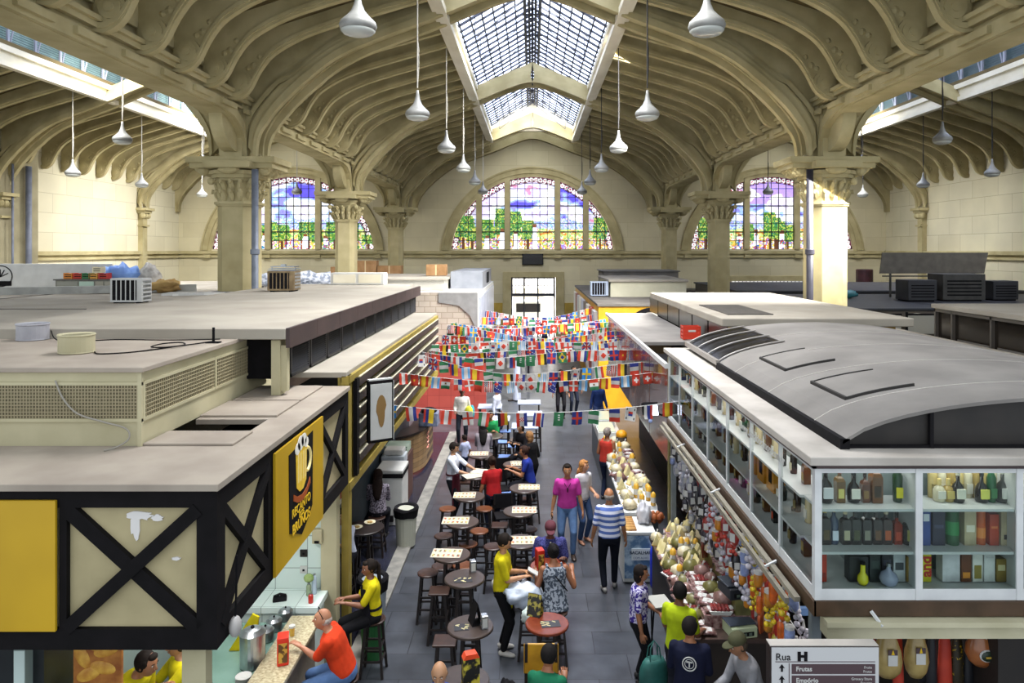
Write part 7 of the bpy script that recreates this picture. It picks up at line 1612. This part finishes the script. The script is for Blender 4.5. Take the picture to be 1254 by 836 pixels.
e = empty('leaning_paper', (1.75, 9.75, 0), 0, 'pale grey folding tray table beside the floral blouse woman', 'table'); MB().cbox((0, 0, .98), (.26, .34, .015), rz=.2).build('tray_top', mat('tray_pale', '#a8a8a0', None, rough=.5), e)
for sx in (-1, 1): MB().bar((sx*.1, -.12, .97), (sx*.12, .12, 0), .02).build('leg', dark, e); MB().bar((sx*.1, .12, .97), (sx*.12, -.12, 0), .02).build('leg', dark, e)
e = empty('shopping_bag', (1.56, 9.12, .03), .3, 'large dark green shopping bag held by the floral blouse woman', 'bag')
q = MB().ball((0, 0, 0), 1, 20, 14); q.v = [(p[0]*.2*(1+.1*noise.noise(Vector(p)*3)), p[1]*.11*(1+.2*noise.noise(Vector(p)*2)), max(-.9, min(.85, p[2]*1.15))*.3+.28) for p in q.v]; q.build('bag_body', mat('bag_green', '#2c6c64', '#1f524c', 5, .6), e, smooth=True)
for sy_ in (-1, 1): MB().tube([(-.08, sy_*.05, .5), (-.06, sy_*.03, .68), (.0, 0, .76), (.06, sy_*.03, .68), (.08, sy_*.05, .5)], .009, 6).build('handle', MATS['bag_green'], e)
e = empty('white_carrier', (1.8, 9.35, .03), 0, 'white plastic carrier bag beside the green shopping bag', 'bag'); lumpy('bag_body', (0, 0, 0), (.11, .12, .25), mat('carrier_white', '#b4b8c4', '#8c94a4', 5, .4), None, None, 61, e, .4)
# scales
def scale(x, y, z, rz, label, c1, c2, hang=False):
    e = empty('weighing_scale', (x, y, z), rz, label, 'scale'); MB().prism([(-.17, 0), (.17, 0), (.17, .09), (.1, .13), (-.17, .13)], -.17, .17, 'x').build('body', mat('scale_'+c1, c1, None, rough=.4), e, bevel=.01)
    MB().box(-.18, .18, -.12, .16, .14, .155).build('pan', mat('scale_'+c2, c2, None, rough=.25), e, bevel=.005); MB().box(-.12, .12, -.178, -.17, .03, .08).build('display', dark, e)
    for k in (-.07, 0, .07): MB().cbox((k, -.18, .055), (.04, .006, .03)).build('dial', mat('dial_grey', '#5c6c60', None, rough=.4), e)
    if hang: MB().bar((0, .1, .15), (0, .1, .75), .03).build('arm', legd, e)
    return e
scale(2.62, 9.03, .95, .2, 'pale green weighing scale with slate pan on the counter', '#b8c4a0', '#3c4450')
scale(2.5, 8.7, 1.6, .2, 'dark digital scale held on an arm above the green scale', '#23262c', '#3a4048', True)
tag(MB().bar((2.28, 8.72, 2.38), (2.72, 8.72, 2.38), .04).bar((2.5, 8.8, 2.36), (2.5, 8.8, 2.8), .03).build('support_bar', legd), 'black bar carrying the hanging dark scale', 'bar')
# lit flood lamp on an arm by the corner post
e = empty('flood_lamp', (2.02, 12.2, 3.03), .2, 'bright square flood lamp on an arm at the corner of the brown fronted stall', 'lamp'); MB().cbox((0, 0, .05), (.26, .1, .2), rx=-.35).build('housing', dark, e); MB().cbox((0, -.075, .035), (.22, .01, .17), rx=-.35).build('lit_face', mat('lamp_lit', '#dfe6ff', None, emit=6), e); MB().bar((0, .02, 0), (.34, .03, -.12), .03).build('arm', dark, e)
MB().ball((0, -.02, -.16), .035, 10, 8).build('camera_dome', mat('dome_blue', '#a9b8e8', None, rough=.2), e)
# hanging goods
def h_bottle(e, m): MB().lathe([(.012, .22), (.03, .2), (.035, .17), (.035, .03), (.02, .0), (.002, -.005)], n=12).build('body', m, e, smooth=True); MB().lathe([(.016, .21), (.016, .25)], n=8).build('cap', white_m, e)
def h_jar(e, m): MB().lathe([(.03, 0), (.045, .02), (.045, .11), (.035, .13)], n=12).build('body', m, e, smooth=True); MB().lathe([(.042, .125), (.042, .15), (.01, .155)], n=12).build('lid', white_m, e)
def h_net(e, m): q = MB(); [q.ball((.035*cos(t*2.4)*(1-t*.09), .035*sin(t*2.4), .02+.026*t), .027, 8, 6) for t in range(8)]; q.build('balls', m, e, smooth=True); MB().tube([(0, 0, .22), (0, 0, .3)], [.02, .005], 6).build('net_neck', white_m, e)
def h_sausage(e, m): q = MB(); [q.tube([(-.03+.03*k, 0, .26), (-.04+.03*k, .01, .14), (-.035+.03*k, 0, .0)], [.012, .019, .01], 7) for k in range(3)]; q.build('sausages', m, e, smooth=True); MB().tube([(0, 0, .25), (0, 0, .3)], .006, 5).build('string', white_m, e)
def h_pack(e, m): q = MB(); q.ball((0, 0, .11), (.055, .03, .11), 12, 8); q.build('packet', m, e, smooth=True); MB().box(-.03, .03, -.033, -.028, .05, .13).build('label', white_m, e)
HK = [('hanging_bottle', h_bottle, '#d8641c', 'orange sauce bottle'), ('hanging_bottle', h_bottle, '#b82418', 'red sauce bottle'), ('hanging_net', h_net, '#e8c81c', 'net of yellow balls'), ('hanging_net', h_net, '#d8d4e0', 'net of white garlic'), ('hanging_jar', h_jar, '#c8801c', 'honey coloured jar'), ('hanging_jar', h_jar, '#8c9ccc', 'pale blue jar'),
      ('hanging_sausage', h_sausage, '#7c2c20', 'bunch of dark sausages'), ('hanging_sausage', h_sausage, '#c86030', 'bunch of orange sausages'), ('hanging_packet', h_pack, '#1f1d24', 'black packet'), ('hanging_packet', h_pack, '#b0b4c4', 'silver packet'), ('hanging_packet', h_pack, '#a82c28', 'red packet'), ('hanging_packet', h_pack, '#c8b83c', 'yellow packet'), ('hanging_packet', h_pack, '#3c3a48', 'slate packet'), ('hanging_net', h_net, '#c83c2c', 'net of red fruit')]
HP = {}
rh = random.Random(9)
cnt = 0; nrow = ['top', 'second', 'third', 'fourth', 'fifth', 'sixth', 'lowest']
for j in range(36):
    y = 6.5+j*.155
    nr = 4 if y < 7.3 else 5 if y < 10.2 else 7
    for r in range(nr):
        z = 2.42-r*.2+rh.uniform(-.04, .04); x = 2.3+.05*r+rh.uniform(-.04, .05)+.1*(j % 2)
        pool = [0, 0, 2, 2, 3, 4, 1, 7, 11, 5] if y < 8.0 else [1, 3, 4, 5, 6, 10, 13, 9, 3, 8] if y < 9.5 else [8, 12, 6, 9, 8, 12, 3, 10] if y < 11 else [9, 3, 8, 12, 9, 3, 5]
        k = rh.choice(pool); nm, fn, c, lb = HK[k]
        if k not in HP: e = HP[k] = empty(nm, (0, 0, 0)); fn(e, mat('goods_'+c, c, tuple(v*.75/255 for v in [int(c[i:i+2], 16) for i in (1, 3, 5)]), 16, .35, coat=.3))
        else: e = copy_tree(HP[k])
        e.location = (x, y, z); e.rotation_euler = (0, 0, rh.uniform(-1, 1)); s = rh.uniform(.85, 1.2); e.scale = (s, s, s)
        tag(e, '%s hung %s in the %s column from the near corner' % (lb, nrow[r], cols_n[j]), nm.split('_')[1], 'goods hung along the right stall'); cnt += 1
q = MB()
for r in range(7): q.bar((2.35+.05*r, 6.4 if r < 4 else (7.3 if r < 5 else 10.2), 2.68-r*.2), (2.35+.05*r, 12.0, 2.68-r*.2), .008)
tag(q.build('hanging_wires', steel, fix=False), 'steel wires from which the goods along the right stall hang', 'wires')
# ---------------------------------------------------------------- bunting of national flags
fm = attrmat('flag_cloth', rough=.8)
Rd, Wh, Bl, Gr, Ye, Bk, LB, Or, Nv = '#b8341f', '#bcbab6', '#26327c', '#2a6c44', '#ccaa20', '#15141a', '#5c94c0', '#c05c20', '#181c50'
def vs_(*c): return lambda u, v: c[min(len(c)-1, int(u*len(c)))]
def hs_(*c): return lambda u, v: c[min(len(c)-1, int(v*len(c)))]
def cross(b, c, c2=None, off=.5): return lambda u, v: (c2 if c2 and (abs(u-.5) < .07 or abs(v-off) < .05) else c) if (abs(u-.5) < .12 or abs(v-off) < .1) else b
def disc(b, c, r=.3): return lambda u, v: c if math.hypot((u-.5)*.85, v-.5) < r*.8 else b
def brazil(u, v): return Bl if math.hypot((u-.5)*.85, v-.5) < .17 else Ye if abs(u-.5)/.42+abs(v-.5)/.44 < 1 else Gr
def korea(u, v):
    if math.hypot((u-.5)*.85, v-.5) < .2: return Rd if v > .5 else Bl
    return Bk if abs(abs(u-.5)-.32) < .07 and abs(abs(v-.5)-.33) < .05 else Wh
def aus(u, v):
    if u < .5 and v > .5: return Rd if abs(u-.25) < .05 or abs(v-.75) < .05 else Wh if abs(u-.25) < .1 or abs(v-.75) < .1 else Bl
    return Wh if (int(u*10)*7+int(v*12)*3) % 11 == 0 else Bl
def usa(u, v): return (Wh if (int(u*10)+int(v*12)) % 2 else Nv) if u < .5 and v > .5 else (Rd if int(u*10) % 2 else Wh)
def uruguay(u, v): return Ye if u < .35 and v > .65 else (LB if int(u*9) % 2 else Wh)
def swiss(u, v): return Wh if (abs(u-.5) < .1 and abs(v-.5) < .26) or (abs(v-.5) < .09 and abs(u-.5) < .3) else Rd
def mexico(u, v): return '#6c4c24' if math.hypot(u-.5, v-.5) < .12 else (Gr, Wh, Rd)[min(2, int(v*3))]
def panama(u, v): return (Rd if v < .5 else Wh) if u < .5 else (Bl if v > .5 else Wh)
def union(u, v): return Rd if abs(u-.5) < .07 or abs(v-.5) < .06 else Wh if abs(u-.5) < .13 or abs(v-.5) < .11 or abs(abs(u-.5)-abs(v-.5)) < .06 else Bl
def croatia(u, v): return (Rd if (int(u*10)+int(v*12)) % 2 else Wh) if abs(u-.5) < .18 and abs(v-.5) < .16 else (Rd, Wh, Bl)[min(2, int(u*3))]
DES = [('French', hs_(Rd, Wh, Bl)), ('Dutch', vs_(Rd, Wh, Bl)), ('Spanish', vs_(Rd, Ye, Ye, Rd)), ('Brazilian', brazil), ('German', vs_(Bk, Rd, Ye)), ('Italian', vs_(Gr, Wh, Rd)), ('Argentine', vs_(LB, Wh, LB)), ('Japanese', disc(Wh, Rd)), ('Swiss', swiss), ('Danish', cross(Rd, Wh)), ('Swedish', cross('#2c7cc0', Ye)), ('Mexican', mexico),
       ('Korean', korea), ('Australian', aus), ('striped American', usa), ('Uruguayan', uruguay), ('Nigerian', hs_(Gr, Wh, Gr)), ('Portuguese', hs_(Rd, Rd, Rd, Gr, Gr)), ('English', cross(Wh, Rd)), ('Colombian', vs_(Rd, Bl, Ye, Ye)), ('Icelandic', cross(Bl, Wh, Rd)), ('Belgian', vs_(Rd, Ye, Bk)), ('Peruvian', vs_(Rd, Wh, Rd)), ('Croatian', croatia), ('Panamanian', panama), ('British', union), ('Saudi', lambda u, v: Wh if .35 < u < .65 and .3 < v < .8 and int(v*12) % 2 else Gr), ('Chinese', disc(Rd, Ye, .12)), ('Russian', vs_(Wh, Bl, Rd)), ('Costa Rican', vs_(Bl, Wh, Rd, Rd, Wh, Bl))]
FMESH = {}
def flag_mesh(i):
    nm, fn = DES[i]; q = MB(); nx, ny = 10, 12; W_, H_ = .17, .215
    def pt(a, b): u, v = a/nx, b/ny; return ((u-.5)*W_, .012*sin(u*6+i)*(1-v)+.01*sin(v*5+i*2)*(1-v), (v-1)*H_)
    for a in range(nx):
        for b in range(ny):
            q.col(fn((a+.5)/nx, (b+.5)/ny)); q.poly([pt(a, b), pt(a+1, b), pt(a+1, b+1), pt(a, b+1)], [(0, 1, 2, 3)])
    return q.build('flag', fm, fix=False)
strings = [(11.25, 3.42, ['Belgian', 'Swedish', 'Dutch', 'Colombian', 'Peruvian', 'English', 'Italian', 'German', 'Croatian', 'Costa Rican', 'Saudi', 'Icelandic', 'Nigerian', 'French', 'Korean', 'Russian', 'Spanish', 'Brazilian'], .305),
           (13.9, 3.42, ['Peruvian', 'Chinese', 'Spanish', 'Argentine', 'Mexican', 'Panamanian', 'Danish', 'Portuguese', 'striped American', 'Australian', 'Uruguayan', 'Japanese', 'Japanese', 'Italian', 'Australian', 'Panamanian', 'Danish', 'Argentine', 'Mexican', 'Spanish', 'French', 'Argentine', 'Swiss', 'Swiss', 'Uruguayan'], .2)]
for k, y in enumerate((15.7, 16.9, 17.9, 18.9, 19.9, 20.9, 21.9, 23.0, 24.1, 25.3, 26.6, 28.0)): strings.append((y, 3.42+.03*sin(k*2), None, .25))
on = ['nearest', 'second', 'third', 'fourth', 'fifth', 'sixth', 'seventh', 'eighth', 'ninth', 'tenth', 'eleventh', 'twelfth', 'thirteenth', 'farthest']
rf = random.Random(21); total = 0
for si, (Y, zt0, names, sp_) in enumerate(strings):
    x0, x1 = (-2.6, 2.55); n = int((x1-x0)/sp_)+1 if names is None else len(names)
    sl = rf.uniform(-1.6, 1.6) if si > 1 else .2; dip = rf.uniform(.1, .34) if si > 1 else .2; ph = rf.uniform(-.12, .12) if si > 1 else 0
    def sp_at(x): t = (x-x0)/(x1-x0); return Vector((x, Y+sl*(t-.5), zt0+ph-dip*4*t*(1-t)+(.07 if si > 1 else 0)*sin(si+t*7)))
    tag(MB().tube([sp_at(x0+(x1-x0)*k/24) for k in range(25)], .004, 4).build('bunting_string', white_m), '%s string of the flag bunting stretched across the aisle' % on[si], 'string', 'bunting strings')
    for k in range(n):
        x = x0+.1+k*(x1-x0-.2)/(n-1)+rf.uniform(-.02, .02); p = sp_at(x)
        di = [d_[0] for d_ in DES].index(names[k]) if names else rf.randrange(len(DES))
        if di not in FMESH: o = FMESH[di] = flag_mesh(di)
        else: o = FMESH[di].copy(); COL.objects.link(o)
        o.location = p; o.rotation_euler = (rf.uniform(-.15, .15), rf.uniform(-.12, .12), rf.uniform(-.5, .5)); total += 1
        if si > 1: o.scale = (1.22, 1, 1.2)
        tag(o, '%s paper flag, %s from the left on the %s bunting string' % (DES[di][0], cols_n[k], on[si]), 'flag', 'paper flags of the bunting')
# ---------------------------------------------------------------- light and camera
w = bpy.data.worlds.new('world'); scene.world = w; w.use_nodes = True
bg = w.node_tree.nodes['Background']; bg.inputs[0].default_value = (.86, .93, 1, 1); bg.inputs[1].default_value = WORLD
def area(loc, rot, sx, sy, e, spread=180, c=(1, .99, .97)):
    l = bpy.data.lights.new('area_light', 'AREA'); l.shape = 'RECTANGLE'; l.size = sx; l.size_y = sy; l.energy = e; l.color = c; l.spread = math.radians(spread)
    o = bpy.data.objects.new('area_light', l); COL.objects.link(o); o.location = loc; o.rotation_euler = rot
def aim(d): return Vector(d).to_track_quat('-Z', 'Y').to_euler()
# daylight falling through the glazed lanterns: nave, left aisle (strong on the side wall), right aisle
area((0.3, 24, 14.0), aim((-.5, .3, -.8)), 3.0, 26, 4400, 105)
area((0.0, 14, 14.0), aim((.0, .1, -1)), 3.0, 11, 1500, 110)
area((-16.5, 38, 13.9), aim((-.75, .1, -.62)), 2.0, 7, 1250, 120)
area((-15.9, 26, 13.6), aim((-.1, .3, -.95)), 3.0, 12, 1500, 110)
area((15.9, 28, 13.6), aim((-.6, .3, -.7)), 3.0, 20, 150, 100)
area((16.3, 38, 13.9), aim((.65, .1, -.72)), 2.0, 8, 600, 110)
area((4.6, 5.98, 4.02), (0, 0, 0), 4.4, .12, 9, 170)  # strip lamp added inside the bottle display to brighten its front shelves
area((2.5, 9.1, 4.02), (0, 0, 0), .12, 5.6, 14, 170)  # second added strip, brightening the shelves along the side glass
area((-3.4, 8.0, 2.52), (0, 0, 0), .3, 2.5, 30, 170)
area((4.4, 6.6, 2.7), (0, 0, 0), 3.5, .2, 18, 170)
area((2.7, 9.5, 2.78), (0, 0, 0), .15, 5, 8, 170)
area((0, 54, 9), (0, 0, 0), 16, 8, 9000)
area((0, 39, 13.8), aim((0, .85, -.6)), 3.0, 3, 330, 130)
for x_ in (-15.9, 15.9): area((x_, 39, 13.8), aim((0, .85, -.6)), 3.0, 3, 200, 130)
cam = bpy.data.cameras.new('camera'); co = bpy.data.objects.new('camera', cam); COL.objects.link(co)
co.location = (0, 0, EYE); co.rotation_euler = (pi/2, 0, 0)
cam.sensor_width = 36; cam.lens = 36*F/1254; cam.shift_x = (627-CX)/1254; cam.shift_y = (CY-418)/1254
cam.clip_end = 300; cam.clip_start = .05
scene.camera = co
scene.view_settings.view_transform = 'Standard'; scene.view_settings.look = 'None'
scene.view_settings.exposure = EXPO; scene.view_settings.gamma = 1
scene.cycles.max_bounces = 6; scene.cycles.diffuse_bounces = 3; scene.cycles.glossy_bounces = 3; scene.cycles.transparent_max_bounces = 8
scene.cycles.sample_clamp_indirect = 6
try: scene.cycles.use_denoising = True
except Exception: pass
